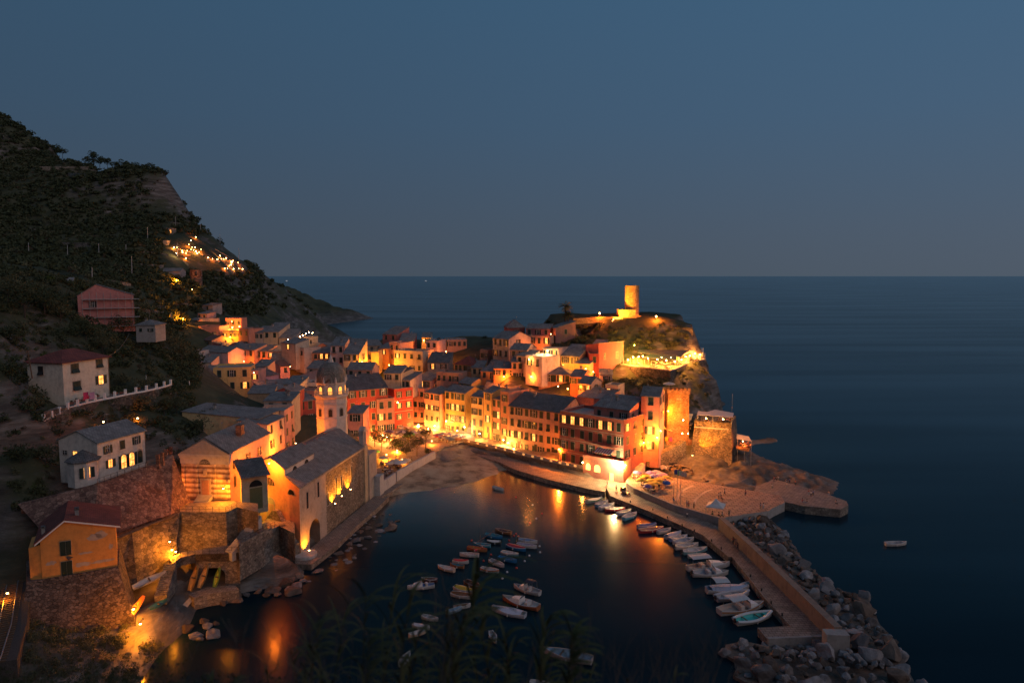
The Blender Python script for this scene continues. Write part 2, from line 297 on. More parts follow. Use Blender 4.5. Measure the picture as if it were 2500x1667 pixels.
# slope under the viewer
for x in (-160, -110, -60, -20, 20, 60, 110): w(x, -30, 78); w(x, 0, 57); w(x, 8, 50); w(x, 24, 30); w(x, 44, 6 if x > -50 else 13); w(x, 60, -4 if x > -50 else 9)
w(-75, 80, 8); w(-62, 84, 4); w(-50, 84, -3)
for x, y, zz in [(375,795,29.5),(480,750,30),(590,690,31.2),(720,650,31.6),(830,625,31.6),(960,600,31.6),(1100,570,31.6),(1240,545,31.6),(1370,515,31.6),(1455,490,31.6)]:
    p = gz('L', x, y, zz); w(p[0]-1.5, p[1]+1.5, zz-.8); w(p[0]+2.0, p[1]-3.5, zz-7.5)
for x, y, zz in [(540,640,31.3),(920,575,31.4),(700,560,31.4),(400,560,33)]: p = gz('L', x, y, zz); w(p[0]-2, p[1]+2, zz-.6)
CPa = np.array(CP)
def rbf_fit(P, lam=.4):
    n = len(P); D = np.hypot(P[:, None, 0]-P[None, :, 0], P[:, None, 1]-P[None, :, 1])
    A = np.zeros((n+3, n+3)); A[:n, :n] = -D; A[:n, :n] += np.eye(n)*-lam*0
    A[range(n), range(n)] += lam; A[:n, n] = 1; A[:n, n+1:] = P[:, :2]; A[n, :n] = 1; A[n+1:, :n] = P[:, :2].T
    return np.linalg.solve(A, np.r_[P[:, 2], 0, 0, 0])
def rbf_eval(P, Wt, X, Y):
    out = np.empty(X.size); x = X.ravel(); y = Y.ravel(); n = len(P)
    for i in range(0, x.size, 20000):
        D = np.hypot(x[i:i+20000, None]-P[None, :, 0], y[i:i+20000, None]-P[None, :, 1])
        out[i:i+20000] = -D @ Wt[:n] + Wt[n] + Wt[n+1]*x[i:i+20000] + Wt[n+2]*y[i:i+20000]
    return out.reshape(X.shape)
WT = rbf_fit(CPa)
def vnoise(X, Y, sc, seed=0, octs=4):
    """value noise, vectorised"""
    out = np.zeros_like(X, float); amp = 1.0; tot = 0
    for o in range(octs):
        r = np.random.default_rng(seed*31+o); T = r.random((64, 64)); x = X/sc; y = Y/sc; xi = np.floor(x).astype(int); yi = np.floor(y).astype(int); fx = x-xi; fy = y-yi
        fx = fx*fx*(3-2*fx); fy = fy*fy*(3-2*fy); g = lambda a, b: T[a % 64, b % 64]
        out += amp*((g(xi, yi)*(1-fx)+g(xi+1, yi)*fx)*(1-fy)+(g(xi, yi+1)*(1-fx)+g(xi+1, yi+1)*fx)*fy-.5); tot += amp; amp *= .5; sc /= 2.03
    return out/tot*2
def hraw(X, Y): return rbf_eval(CPa, WT, np.asarray(X, float), np.asarray(Y, float))
def hfun(X, Y):
    X = np.asarray(X, float); Y = np.asarray(Y, float); z = hraw(X, Y)
    far = np.clip((Y-320)/120, 0, 1)*np.clip(z/15, .15, 1)
    # ribs and terraces on the far hill
    n = vnoise(X, Y, 60, 3, 5); n2 = np.abs(vnoise(X+Y*.3, Y*.5, 26, 5, 4))
    z = z + far*(7*n - 9*n2 + 2)
    st = np.clip((260-Y)/60, 0, 1)*(X < -60)
    z = z + st*1.3*vnoise(X, Y, 14, 9, 4)
    return z
def rockmat():
    m, nt, b = newmat('hillside'); L = nt.links; tc = nd(nt, 'ShaderNodeTexCoord'); g = nd(nt, 'ShaderNodeNewGeometry')
    n = nd(nt, 'ShaderNodeTexNoise', i_Scale=.06, i_Detail=12.0, i_Roughness=.72); L.new(tc.outputs['Object'], n.inputs['Vector'])
    mp = nd(nt, 'ShaderNodeMapping'); mp.inputs['Rotation'].default_value = (.5, .6, .2); mp.inputs['Scale'].default_value = (.25, .25, 1.6); L.new(tc.outputs['Object'], mp.inputs['Vector'])
    n2 = nd(nt, 'ShaderNodeTexNoise', i_Scale=.35, i_Detail=9.0, i_Roughness=.7); L.new(mp.outputs[0], n2.inputs['Vector'])
    rock = ramp(nt, [(.3, (.04, .034, .03)), (.5, (.13, .108, .092)), (.72, (.30, .265, .235))]); L.new(n2.outputs['Fac'], rock.inputs['Fac'])
    veg = ramp(nt, [(.35, (.03, .036, .02)), (.7, (.10, .098, .055))]); L.new(n.outputs['Fac'], veg.inputs['Fac'])
    s = nd(nt, 'ShaderNodeSeparateXYZ'); L.new(g.outputs['Normal'], s.inputs[0])
    a = nd(nt, 'ShaderNodeMath', operation='ADD'); L.new(s.outputs[2], a.inputs[0]); L.new(n.outputs['Fac'], a.inputs[1])
    mr = nd(nt, 'ShaderNodeMapRange'); mr.inputs['From Min'].default_value = 1.12; mr.inputs['From Max'].default_value = 1.30; L.new(a.outputs[0], mr.inputs['Value'])
    pz = nd(nt, 'ShaderNodeSeparateXYZ'); L.new(g.outputs['Position'], pz.inputs[0])
    mz = nd(nt, 'ShaderNodeMapRange'); mz.inputs['From Min'].default_value = 3; mz.inputs['From Max'].default_value = 14; L.new(pz.outputs[2], mz.inputs['Value'])
    mm = nd(nt, 'ShaderNodeMath', operation='MULTIPLY'); L.new(mr.outputs[0], mm.inputs[0]); L.new(mz.outputs[0], mm.inputs[1])
    mx = nd(nt, 'ShaderNodeMixRGB'); L.new(mm.outputs[0], mx.inputs[0]); L.new(rock.outputs[0], mx.inputs[1]); L.new(veg.outputs[0], mx.inputs[2])
    L.new(mx.outputs[0], b.inputs['Base Color']); b.inputs['Roughness'].default_value = .95; b.inputs['Specular IOR Level'].default_value = .15
    bp = nd(nt, 'ShaderNodeBump', i_Strength=.8, i_Distance=.8); L.new(n2.outputs['Fac'], bp.inputs['Height']); L.new(bp.outputs[0], b.inputs['Normal']); return m
HILL = rockmat()
def grid(name, x0, x1, y0, y1, st, fn, mat, clip=-3.0):
    nx = int((x1-x0)/st)+1; ny = int((y1-y0)/st)+1
    X, Y = np.meshgrid(np.linspace(x0, x1, nx), np.linspace(y0, y1, ny)); Z = np.maximum(fn(X, Y), clip-.5)
    V = np.stack([X.ravel(), Y.ravel(), Z.ravel()], 1)
    i = np.arange(nx*ny).reshape(ny, nx); Fq = np.stack([i[:-1, :-1].ravel(), i[:-1, 1:].ravel(), i[1:, 1:].ravel(), i[1:, :-1].ravel()], 1)
    keep = Z.ravel()[Fq].max(1) > clip; Fq = Fq[keep]
    u, inv = np.unique(Fq, return_inverse=True); me = npmesh(name, V[u], inv.reshape(Fq.shape), mat, 4, True); return link(name, me)
# rear part (village floor and near slopes) and the far mountain: two grids meeting at y=330
tag(grid('terrain', -260, 150, -30, 330, 2.0, hfun, HILL), kind='structure')
tag(grid('hill', -640, 150, 330, 1000, 3.0, hfun, HILL), kind='structure')
# ------------------------------------------------------------------ castle rock: steep headland
def hit(k, x, y, y0=300, y1=800):
    px, py = cr(k, x, y); Ys = np.arange(y0, y1, 2.0); r = ray(px, py); t = Ys/r[1]; X = r[0]*t; Z = CZ+r[2]*t; d = hfun(X, Ys)-Z; i = np.argmax(d > 0) if (d > 0).any() else int(np.argmax(d)); return (X[i], Ys[i], Z[i])
RK = []
def rk(x, y, z): RK.append((x, y, z))
for px, py, Y in [(1345,790,300),(1400,783,300),(1480,780,298),(1560,785,295),(1640,785,292),(1685,790,292)]:
    p = aty(px, py, Y); rk(*p); rk(p[0]*1.03, Y+25, 42.5)
for px, py, Y in [(1350,850,285),(1420,850,282),(1500,850,282),(1560,862,281),(1620,862,281),(1680,858,284)]: rk(*aty(px, py, Y))
for px, py in [(1515,895),(1580,898),(1650,906)]:
    p = atz(px, py, 25.5); rk(*p); rk(p[0]-.6, p[1]-2.0, 21.0)
p = atz(1721,878,25.5); rk(*p); p=atz(1700,870,25.5); rk(*p)
for px, py, Y in [(1500,935,245),(1560,940,243),(1620,950,243),(1660,955,246),(1430,930,250),(1540,965,232)]: rk(*aty(px, py, Y))
for x, y, z in [(80,290,26),(84,335,36),(60,345,36),(40,335,36)]: rk(x, y, z)
for x, y, z in [(80,276,20),(82.5,276,3),(86,276,-5),(74,262,15),(80,262,4),(85,262,-4),(70,250,12),(80,251,4),(92,255,1.8),(97,258,.6),(101,259,-3),(66,238,10),(76,239,4),(86,238,-3),(69,228,8),(79,226,3),(87,226,-3),(83,290,4),(86,290,-5),(86,305,2),(88,320,4),(88,345,2),(75,362,2),(45,365,2),(100,290,-5),(98,268,-5),(95,245,-4),(102,320,-5),(95,360,-6),(60,380,-6),(30,380,-6),(110,300,-7)]: rk(x, y, z)
for x, y, z in [(30,300,30),(25,280,27),(30,260,20),(40,240,14),(55,225,8),(60,215,6)]: rk(x, y, z)
for x, y in [(24,180),(36,180),(48,180),(60,178),(70,178),(26,195),(38,192),(24,205),(50,190)]: rk(x, y, -6)
for x, y in [(32,212),(26,220),(44,212),(38,205)]: rk(x, y, 1)
for x, y, z in [(8,300,29),(6,330,24),(10,275,22),(6,240,6),(6,215,-5),(6,350,5),(12,185,-6),(14,200,-6),(18,300,31),(16,335,28),(4,370,-6)]: rk(x, y, z)
# sea shelf below bastion
for x, y, z in [(62,205,4),(70,200,4),(78,200,3),(84,206,2.5),(90,207,1.2),(98,204,-.5),(84,196,1.5),(96,198,-.5),(110,205,-4),(118,215,-5),(84,222,1.5),(90,226,-1.5),(95,220,-4),(96,240,-2.5),(84,190,1.2),(70,190,1.2),(60,196,2),(80,183,.3),(110,240,-6),(125,225,-6),(110,190,-4),(90,180,-4)]: rk(x, y, z)
RKa = np.array(RK); RW = rbf_fit(RKa, .15)
def rockh(X, Y):
    dx = 2.2*vnoise(X, Y, 9, 11, 4); dy = 2.2*vnoise(X+50, Y, 9, 12, 4); z = rbf_eval(RKa, RW, X+dx, Y+dy)
    lo = np.clip((z-.5)/2, .2, 1)*np.clip((41-z)/6, .15, 1)
    sh = np.clip((z-.2)/1.5, 0, 1)*np.clip((9-z)/4, 0, 1); st = np.floor((z+1.3*vnoise(X, Y, 6, 31, 4))*1.1)/1.1
    return z + lo*(1.6*vnoise(X, Y, 7, 14, 5) - 1.1*np.abs(vnoise(X, Y, 3.5, 15, 3))) + sh*(.7*(st-z)+1.3*np.abs(vnoise(X*.5+Y, Y*.6-X, 4, 33, 4))-.5)
tag(grid('headland', 4, 128, 178, 372, .8, rockh, HILL, -2), kind='structure')
def hz(x, y): return float(hfun(np.array([x]), np.array([y]))[0])
def rz_(x, y): return float(rockh(np.array([x]), np.array([y]))[0])
# ------------------------------------------------------------------ windows (shared meshes)
SURR = plaster((.33, .26, .21)); RAILM = flat('iron_rail', (.03, .03, .03), .5, .5)
def win_mesh(kind, sh, full):
    key = ('win', kind, sh, full)
    if key in MC: return MC[key]
    shm = {'g': GREENSH, 'b': BROWNSH}[sh]; m = MB(); W2, H2 = .5, .85
    for x0, x1, z0, z1 in ((-W2-.09, -W2, -H2, H2), (W2, W2+.09, -H2, H2), (-W2-.09, W2+.09, H2, H2+.1)): m.box(x0, -.05, z0, x1, .05, z1, 0)
    m.box(-W2-.14, -.12, -H2-.09, W2+.14, .05, -H2, 0)
    lit = kind.startswith('lit')
    m.box(-W2, -.015, -H2, W2, .05, H2, 1)
    if kind not in ('closed', 'flap'):
        for x in (-W2, -.03, W2-.06): m.box(x, -.03, -H2, x+.06, -.012, H2, 2)
        m.box(-W2+.06, -.029, .25, -.03, -.013, .30, 2); m.box(.03, -.029, .25, W2-.06, -.013, .30, 2)
    if full: shut_into(m, kind, 3)
    me = m.mesh('window', [SURR, LIT if lit else GLASSD, WOOD if lit else WHITEP, shm]); MC[key] = me; return me
def shut_leaf(m, x0, x1, z0, z1, y, mi, tilt=0):
    m.hexa([(x0, y-tilt, z0), (x1, y-tilt, z0), (x1, y+.045-tilt, z0), (x0, y+.045-tilt, z0), (x0, y, z1), (x1, y, z1), (x1, y+.045, z1), (x0, y+.045, z1)], mi)
def shut_into(m, kind, mi, side=None):
    W2, H2 = .5, .85
    for s in ((-1, 1) if side is None else (side,)):
        if kind == 'closed': shut_leaf(m, *((-W2, -.012) if s < 0 else (.012, W2)), -H2, H2, -.1, mi)
        elif kind == 'flap':
            a = (-W2, -.012) if s < 0 else (.012, W2); shut_leaf(m, *a, -.1, H2, -.1, mi); shut_leaf(m, *a, -H2, -.13, -.1, mi, .38)
        elif kind in ('open', 'lit'):
            a = (-W2*2-.1, -W2-.1) if s < 0 else (W2+.1, W2*2+.1); shut_leaf(m, *a, -H2, H2, -.12, mi)
def shut_mesh(kind, sh, side):
    key = ('shut', kind, sh, side)
    if key in MC: return MC[key]
    m = MB(); shut_into(m, kind, 0, side)
    for i in range(8):   # louvre slats stand a little proud
        z = -.75+i*.21
        if kind == 'flap' and z < -.05: continue
        a = {'closed': ((-.46, -.05), (.05, .46)), 'flap': ((-.46, -.05), (.05, .46))}.get(kind, ((-1.06, -.64), (.64, 1.06)))[0 if side < 0 else 1]
        y = -.1 if kind in ('closed', 'flap') else -.12
        m.box(a[0], y-.02, z, a[1], y+.01, z+.09, 0)
    me = m.mesh('shutter', {'g': GREENSH, 'b': BROWNSH}[sh]); MC[key] = me; return me
def add_window(root, x, y, z, rz, kind, sh='g', w=1.0, h=1.7, sub=True):
    o = link('window', win_mesh(kind, sh, not sub), root, (x, y, z), rz, (w, 1, h/1.7))
    if sub and kind in ('closed', 'flap', 'open', 'lit'):
        for s in (-1, 1): link('shutter', shut_mesh(kind, sh, s), o)
    return o
def chimney(roof, x, y, z, s=1.0):
    m = MB(); m.box(x-.3*s, y-.3*s, z-.8, x+.3*s, y+.3*s, z+1.0*s, 0); m.box(x-.42*s, y-.42*s, z+1.0*s, x+.42*s, y+.42*s, z+1.12*s, 1)
    for a in (-.25, .2): m.box(x+a*s, y-.22*s, z+1.12*s, x+a*s+.06, y+.22*s, z+1.35*s, 0)
    m.box(x-.36*s, y-.36*s, z+1.35*s, x+.36*s, y+.36*s, z+1.42*s, 1)
    m.build('chimney', [CONC, SLATE2], roof)
PAL = dict(pink=(.56, .27, .20), peach=(.62, .38, .23), ochre=(.50, .32, .10), red=(.42, .07, .05), cream=(.58, .47, .32), white=(.66, .61, .53), maroon=(.22, .06, .055),
           brown=(.27, .18, .13), lilac=(.45, .27, .30), orange=(.60, .25, .09), grey=(.33, .30, .28), yellow=(.60, .42, .16), rose=(.50, .20, .17), beige=(.46, .37, .28))
ROOFS = {'s': SLATE, 'd': SLATE2, 'r': REDTILE, 'b': BROWNT}
NHOUSE = 0; HOUSES = {}
def poly_slab(m, pts, t, mi=0):
    """pts: top polygon (4, ccw from above)"""
    a, b, c_, d = pts; lo = [(p[0], p[1], p[2]-t) for p in pts]
    m.hexa(lo+list(pts), mi)
def house(k, Y, ax, ay, bx, by, h, dep, roof, rise, col, rows, cols, label, yaw=0, zb=None, lit=(), op=(), side=None, scols=2, srows=None, rm='s', fh=3.5, sh='g', chim=1, apex=.5,
          band=False, name='house', ww=1.15, wh=1.95, rnd=.25, cat='house', top=1.5, wallmat=None, bal=(), par=.8, wins=True, doors=0, wd=None, terrace=None, ov=.35, group=None):
    global NHOUSE
    NHOUSE += 1; r = random.Random(NHOUSE*13+5)
    A = gy(k, ax, ay, Y)
    if by is not None:
        B = gz(k, bx, by, A[2]); d = (B[0]-A[0], B[1]-A[1]); W_ = math.hypot(*d); yw = math.atan2(d[1], d[0])
    else:
        yw = R(yaw); q = ray(*cr(k, bx, ay)); kk = q[0]/q[1]  # x = kk*y
        # A.x + u cos = kk (A.y + u sin)
        W_ = (kk*A[1]-A[0])/(math.cos(yw)-kk*math.sin(yw)); 
    if wd: W_ = wd
    if zb is not None: h = A[2]-zb
    vis = h
    root = thing(name, label, cat, (A[0], A[1], A[2]-h), yw, group)
    wm = wallmat or plaster(PAL[col] if isinstance(col, str) else col)
    w, d = W_, dep; m = MB(); rmt = ROOFS[rm]; rb = MB(); t = .16
    if roof == "f":
        m.box(0, 0, -2, w, d, h, 0)
        for x0, y0, x1, y1 in ((0, 0, w, .22), (0, .22, .22, d-.22), (w-.22, .22, w, d-.22), (0, d-.22, w, d)): m.box(x0, y0, h, x1, y1, h+par, 0)
        rb.box(.23, .23, h, w-.23, d-.23, h+.05)
        rb.box(-.06, -.06, h+par, w+.06, .28, h+par+.06); rb.box(w-.28, .28, h+par, w+.06, d, h+par+.06); rb.box(-.06, .28, h+par, .28, d, h+par+.06)
        rz_top = lambda x, y: h
    elif roof == 'h':
        m.box(0, 0, -2, w, d, h, 0); i = min(w, d)/2; o_ = ov
        if w >= d: r1, r2 = (i, d/2), (w-i, d/2)
        else: r1, r2 = (w/2, i), (w/2, d-i)
        P = [(-o_, -o_, h), (w+o_, -o_, h), (w+o_, d+o_, h), (-o_, d+o_, h)]; T1 = (*r1, h+rise); T2 = (*r2, h+rise)
        rb.prism([(-o_, -o_), (w+o_, -o_), (w+o_, d+o_), (-o_, d+o_)], h-.12, h)
        if w >= d: fs = [(P[0], P[1], T2, T1), (P[1], P[2], T2), (P[2], P[3], T1, T2), (P[3], P[0], T1)]
        else: fs = [(P[0], P[1], T1), (P[1], P[2], T2, T1), (P[2], P[3], T2), (P[3], P[0], T1, T2)]
        for f in fs: rb.poly([(p[0], p[1], p[2]+.003) for p in f])
        rz_top = lambda x, y, i=i: h+rise*min(1, min(x/i, (w-x)/i, y/i, (d-y)/i))
    else:
        if roof == 'g': prof = [(0, 0), (d*apex, rise), (d, 0)]; ax_ = 'y'
        elif roof == 'p': prof = [(0, 0), (w*apex, rise), (w, 0)]; ax_ = 'x'
        elif roof == 's': prof = [(0, 0), (d, rise)]; ax_ = 'y'
        elif roof == 'sb': prof = [(0, rise), (d, 0)]; ax_ = 'y'
        elif roof == 'sr': prof = [(0, 0), (w, rise)]; ax_ = 'x'
        elif roof == 'sl': prof = [(0, rise), (w, 0)]; ax_ = 'x'
        fn = lambda q: np.interp(q, [a for a, _ in prof], [b for _, b in prof])
        L_ = [(a, h+b) for a, b in prof]
        if ax_ == 'y':
            for x, rev in ((0, True), (w, False)):
                pts = [(x, 0, -2), (x, d, -2)] + [(x, a, z) for a, z in L_[::-1]]; m.poly(pts[::-1] if rev else pts)
            m.quad((0, 0, -2), (w, 0, -2), (w, 0, L_[0][1]), (0, 0, L_[0][1])); m.quad((w, d, -2), (0, d, -2), (0, d, L_[-1][1]), (w, d, L_[-1][1]))
        else:
            for y, rev in ((0, False), (d, True)):
                pts = [(0, y, -2), (w, y, -2)] + [(a, y, z) for a, z in L_[::-1]]; m.poly(pts[::-1] if rev else pts)
            m.quad((0, d, -2), (0, 0, -2), (0, 0, L_[0][1]), (0, d, L_[0][1])); m.quad((w, 0, -2), (w, d, -2), (w, d, L_[-1][1]), (w, 0, L_[-1][1]))
        for (a0, b0), (a1, b1) in zip(prof[:-1], prof[1:]):
            sl = (b1-b0)/(a1-a0); e0 = ov if a0 == 0 else 0; e1 = ov if abs(a1-(d if ax_ == 'y' else w)) < 1e-6 else 0
            z0 = h+b0-sl*e0+t; z1 = h+b1+sl*e1+t; p0 = a0-e0; p1 = a1+e1
            if ax_ == 'y': poly_slab(rb, [(-ov*.6, p0, z0), (w+ov*.6, p0, z0), (w+ov*.6, p1, z1), (-ov*.6, p1, z1)], t-.004)
            else: poly_slab(rb, [(p0, -ov*.6, z0), (p1, -ov*.6, z1), (p1, d+ov*.6, z1), (p0, d+ov*.6, z0)], t-.004)
        rz_top = lambda x, y: h+t+float(fn(y if ax_ == 'y' else x))
    m.build('wall', wm, root); ro = rb.build('roof', rmt if roof != 'f' else CONC, root)
    for i in range(chim):
        x = r.uniform(.15, .85)*w; y = r.uniform(.3, .8)*d; chimney(ro, x, y, rz_top(x, y), r.uniform(.7, 1.1))
    if Y < 330 and roof != 'f' and r.random() < .45:
        x = r.uniform(.2, .8)*w; y = r.uniform(.4, .8)*d; z = rz_top(x, y); a = MB(); a.tube((x, y, z-.2), (x, y, z+2.2), .025, n=5)
        for q in range(5): a.tube((x-.35+.03*q, y+(q-2)*.22, z+2.05), (x+.35-.03*q, y+(q-2)*.22, z+2.05), .015, n=4)
        a.tube((x, y-.5, z+2.05), (x, y+.5, z+2.05), .018, n=4); a.build('antenna', METALL, ro)
    sub = Y < 262
    kinds = ['closed', 'closed', 'flap', 'flap', 'open', 'open', 'closed']
    if wins:
        for rr in range(rows):
            zc = h-top-rr*fh
            for cc in range(cols):
                xx = w*(cc+.5)/cols + r.uniform(-.15, .15); i = rr*cols+cc; kd = r.choice(kinds)
                if i in op: kd = 'open'
                if i in lit: kd = 'lit'
                add_window(root, xx, 0, zc, 0, kd, sh, ww*r.uniform(.92, 1.05), wh*r.uniform(.94, 1.04), sub)
                if i in bal:
                    b_ = MB(); b_.box(xx-1.1, -.95, zc-wh/2-.3, xx+1.1, 0, zc-wh/2-.15, 0)
                    for q in range(12): b_.tube((xx-1.05+q*.19, -.9, zc-wh/2-.15), (xx-1.05+q*.19, -.9, zc-wh/2+.75), .02, n=4, m=1)
                    b_.box(xx-1.1, -.93, zc-wh/2+.75, xx+1.1, -.87, zc-wh/2+.8, 1); b_.build('balcony', [CONC, RAILM], root)
        if side:
            for rr in range(srows or rows):
                zc = h-top-rr*fh
                for cc in range(scols):
                    yy = d*(cc+.5)/scols+r.uniform(-.3, .3); kd = r.choice(kinds)
                    if r.random() < .1: kd = 'lit'
                    if side == 'r': add_window(root, w, yy, zc, R(90), kd, sh, ww*.95, wh*.9, sub)
                    else: add_window(root, 0, yy, zc, R(-90), kd, sh, ww*.95, wh*.9, sub)
        for q in range(doors):
            b_ = MB(); xx = w*(q+.62)/doors; b_.box(xx-.65, -.06, -.0, xx+.65, .05, 2.5, 0); b_.box(xx-.5, -.09, 0, xx+.5, -.05, 2.3, 1); b_.build('door', [SURR, BROWNSH], root)
    if band:
        for rr in range(rows):
            z = h-top-rr*fh-fh*.5-.25
            if z > 2: b_ = MB(); b_.box(.02, -.07, z, w-.02, 0, z+.18); b_.build('string_course', SURR, root)
    if h > 6 and roof != 'f':
        g_ = MB(); g_.box(w-.12, -.1, -.5, w-.02, -.003, h-.1); g_.build('drainpipe', flat('copper_pipe', (.16, .12, .10), .5, .4), root)
    HOUSES[label] = (root, w, d, h, rz_top); return root, w, d, h
# ------------------------------------------------------------------ quay-front row
FR = dict(fh=3.9, wh=2.3, ww=1.3, band=False)
house('M', 234, 1450, 890, 1980, 965, 0, 12, 'g', 3.6, (.46,.30,.23), 4, 7, 'long beige-pink four-storey quay facade under the wide dark slate roof', zb=3, rm='d', lit=(14,15,17), op=(9,), doors=3, chim=2, **FR, apex=.75)
house('R', 214, 640, 1030, 1235, 1120, 0, 13, 'f', 0, (.30,.09,.07), 4, 7, 'dark red quay palace with roof terrace and setback top floor', zb=3, side='r', scols=3, srows=3, lit=(0,1,2,4,5), fh=3.9, wh=2.4, ww=1.4, chim=0, band=True, par=.9, doors=0)
house('R', 212, 955, 958, 1290, 1000, 4.2, 8.5, 's', 2.5, (.40,.17,.13), 1, 3, 'setback red penthouse with slate roof on top of the dark red palace', side='r', chim=1, fh=3.5, top=2.0)
house('R', 209, 1397, 862, 1572, 873, 0, 8, 'g', 2.2, (.50,.22,.16), 4, 1, 'tall narrow pink house with yellow-lit gable left of the battlemented turret', zb=5, side='r', scols=2, srows=2, fh=4.4, wh=2.4, ww=1.45, lit=(2,3), chim=1)
house('M', 247, 1190, 745, 1275, 762, 0, 9, 'g', 1.6, (.50,.30,.10), 5, 1, 'very narrow ochre house squeezed into the quay row', zb=3, **FR, lit=(2,), doors=1)
house('M', 244, 1275, 815, 1365, 832, 0, 9, 's', 1.2, (.52,.25,.19), 4, 2, 'narrow salmon house with laundry, left of the brown-pink tower house', zb=3, **FR, lit=(3,5), doors=1, chim=0)
house('M', 240, 1365, 762, 1450, 776, 0, 10, 'f', 0, (.42,.20,.14), 5, 1, 'brown-pink tower house with planted terrace left of the long beige facade', zb=3, **FR, lit=(3,), doors=1, chim=0)
house('M', 251, 1062, 790, 1190, 808, 0, 9, 'g', 1.5, (.58,.40,.19), 4, 2, 'pale yellow-pink house with arched door right of the ochre corner house', zb=3, **FR, doors=1, lit=(), chim=1)
house('M', 262, 790, 738, 1000, 765, 0, 10, 'g', 1.8, (.44,.28,.08), 4, 4, 'mustard ochre corner house above the striped red parasol', zb=3, side='r', scols=1, srows=2, fh=4.1, wh=2.3, ww=1.3, lit=(5,6,11), chim=0, bal=(9,))
house('M', 268, 575, 748, 735, 772, 0, 9, 'h', 2.2, (.62,.30,.20), 3, 3, 'peach pink corner house with glowing shop at its foot', zb=3, side='r', scols=1, srows=3, fh=4.1, wh=2.0, lit=(3,4), chim=0)
house('M', 276, 455, 727, 577, 735, 0, 9, 'f', 0, (.60,.27,.20), 3, 2, 'pink house between the red block and the peach corner house', zb=3, fh=4.1, wh=1.9, chim=0, lit=())
house('M', 263, 265, 742, 457, 718, 0, 10, 'f', 0, (.30,.035,.028), 4, 2, 'bright red block with corniced roof right of the red and grey wing', zb=3, fh=4.2, wh=2.0, chim=0, lit=(2,3), band=True)
house('M', 252, 82, 850, 266, 832, 0, 10, 'f', 0, (.36,.17,.13), 3, 2, 'flat-topped wing of faded red and grey plaster behind the dark parasols', zb=3, fh=4.2, wh=2.4, ww=1.4, chim=0, lit=(2,), side=None)
house('C', 247, 1640, 885, 2050, 850, 0, 16, 'g', 4.2, (.32,.055,.04), 4, 4, 'large red house with broad dormered slate roof behind the bell tower', zb=3, fh=4.2, wh=2.3, ww=1.35, chim=1, lit=(), rm='d', apex=.6, op=(1,))
house('C', 224, 1645, 1108, 1800, 1110, 0, 7, 's', 1.2, (.55,.27,.24), 2, 1, 'small pink house directly right of the bell tower', zb=3, fh=5, ww=1.5, wh=2, chim=0, op=(0,))
house('C', 218, 1105, 1000, 1320, 968, 0, 9, 's', 2.4, (.34,.06,.045), 3, 2, 'red house with hanging laundry left of the bell tower', zb=3.5, fh=4.3, wh=2.4, ww=1.4, chim=0, lit=(), op=(0,3))
# roofs behind the church
house('C', 166, 745, 1168, 880, None, 12, 19, 's', 1.4, (.50,.38,.20), 1, 2, 'big cream house with wide grey slate roof above the oratory', side='l', scols=2, srows=1, yaw=84, wd=11.5, top=2.2, chim=1, rnd=0)
house('B', 163, 790, 430, 922, 365, 0, 7, 's', .9, (.60,.48,.32), 4, 2, 'cream lamp-lit house with slate lean-to roof behind the street lamp', zb=4, fh=3.6, wh=1.9, ww=1.0, chim=0)
house('B', 178, 920, 345, 997, 295, 0, 7, 'f', 0, (.58,.36,.28), 4, 2, 'tall narrow pink house with roof garden beside the cream lamp-lit house', zb=4, fh=3.6, wh=1.8, chim=0)
house('C', 212, 890, 903, 1110, 903, 8, 10, 'p', 1.5, (.36,.07,.05), 0, 0, 'red gable end with pale trim behind the big cream house', chim=1, wins=False)
house('C', 222, 640, 912, 890, 905, 6, 10, 's', 1.0, (.42,.28,.17), 0, 0, 'low brown-walled house with slate roof left of the red gable end', wins=False, chim=0)
house('C', 200, 800, 985, 1080, 985, 9, 8, 's', 1.2, (.40,.35,.30), 1, 2, 'small slate-roofed house tucked between the big cream house and the red one', chim=2)
# yellow house and neighbours on the left slope
house('C', 258, 290, 672, 668, 662, 8.5, 12, 'f', 0, (.58,.40,.16), 2, 3, 'big yellow house with pergola roof terrace at the edge of the slope', fh=4.5, wh=2.4, ww=1.35, op=(1,), lit=(5,), side='r', scols=1, srows=1, chim=0)
house('C', 262, 668, 700, 745, None, 9, 8, 'f', 0, (.58,.30,.25), 1, 1, 'narrow pink-lit corner tower joined to the big yellow house', chim=0, lit=(0,))
house('C', 270, 750, 745, 955, None, 7, 10, 's', 2.2, (.50,.27,.33), 0, 0, 'lilac house with dark slate roof right of the big yellow house', wins=False, yaw=58, rm='d', chim=1)
house('C', 250, 800, 880, 1150, None, 6, 9, 's', 2.0, (.42,.37,.28), 0, 0, 'long low grey-cream house with slate roof in front of the lilac house', wins=False, yaw=42, chim=2)
house('C', 268, 1110, 742, 1370, 752, 8, 10, 'p', 3.2, (.42,.30,.30), 1, 1, 'mauve gable end with one small white window left of the dome', chim=0, apex=.9, ww=.8, wh=1.2)
house('C', 292, 965, 640, 1062, 632, 6, 13, 'g', 2.0, (.55,.33,.32), 1, 1, 'small pink house with dark red roof and orange-lit side wall', side='r', scols=1, rm='b', chim=0)
house('C', 305, 885, 572, 1165, 562, 6, 10, 'g', 2.4, (.50,.42,.24), 1, 2, 'long low slate-roofed house with yellow gable in the left village', chim=1, side='r', scols=1)
house('C', 318, 555, 466, 706, 474, 9, 8, 's', 2.0, (.60,.33,.22), 2, 2, 'leftmost house of the long pink balcony row', lit=(), fh=5, wh=2.4, ww=1.35)
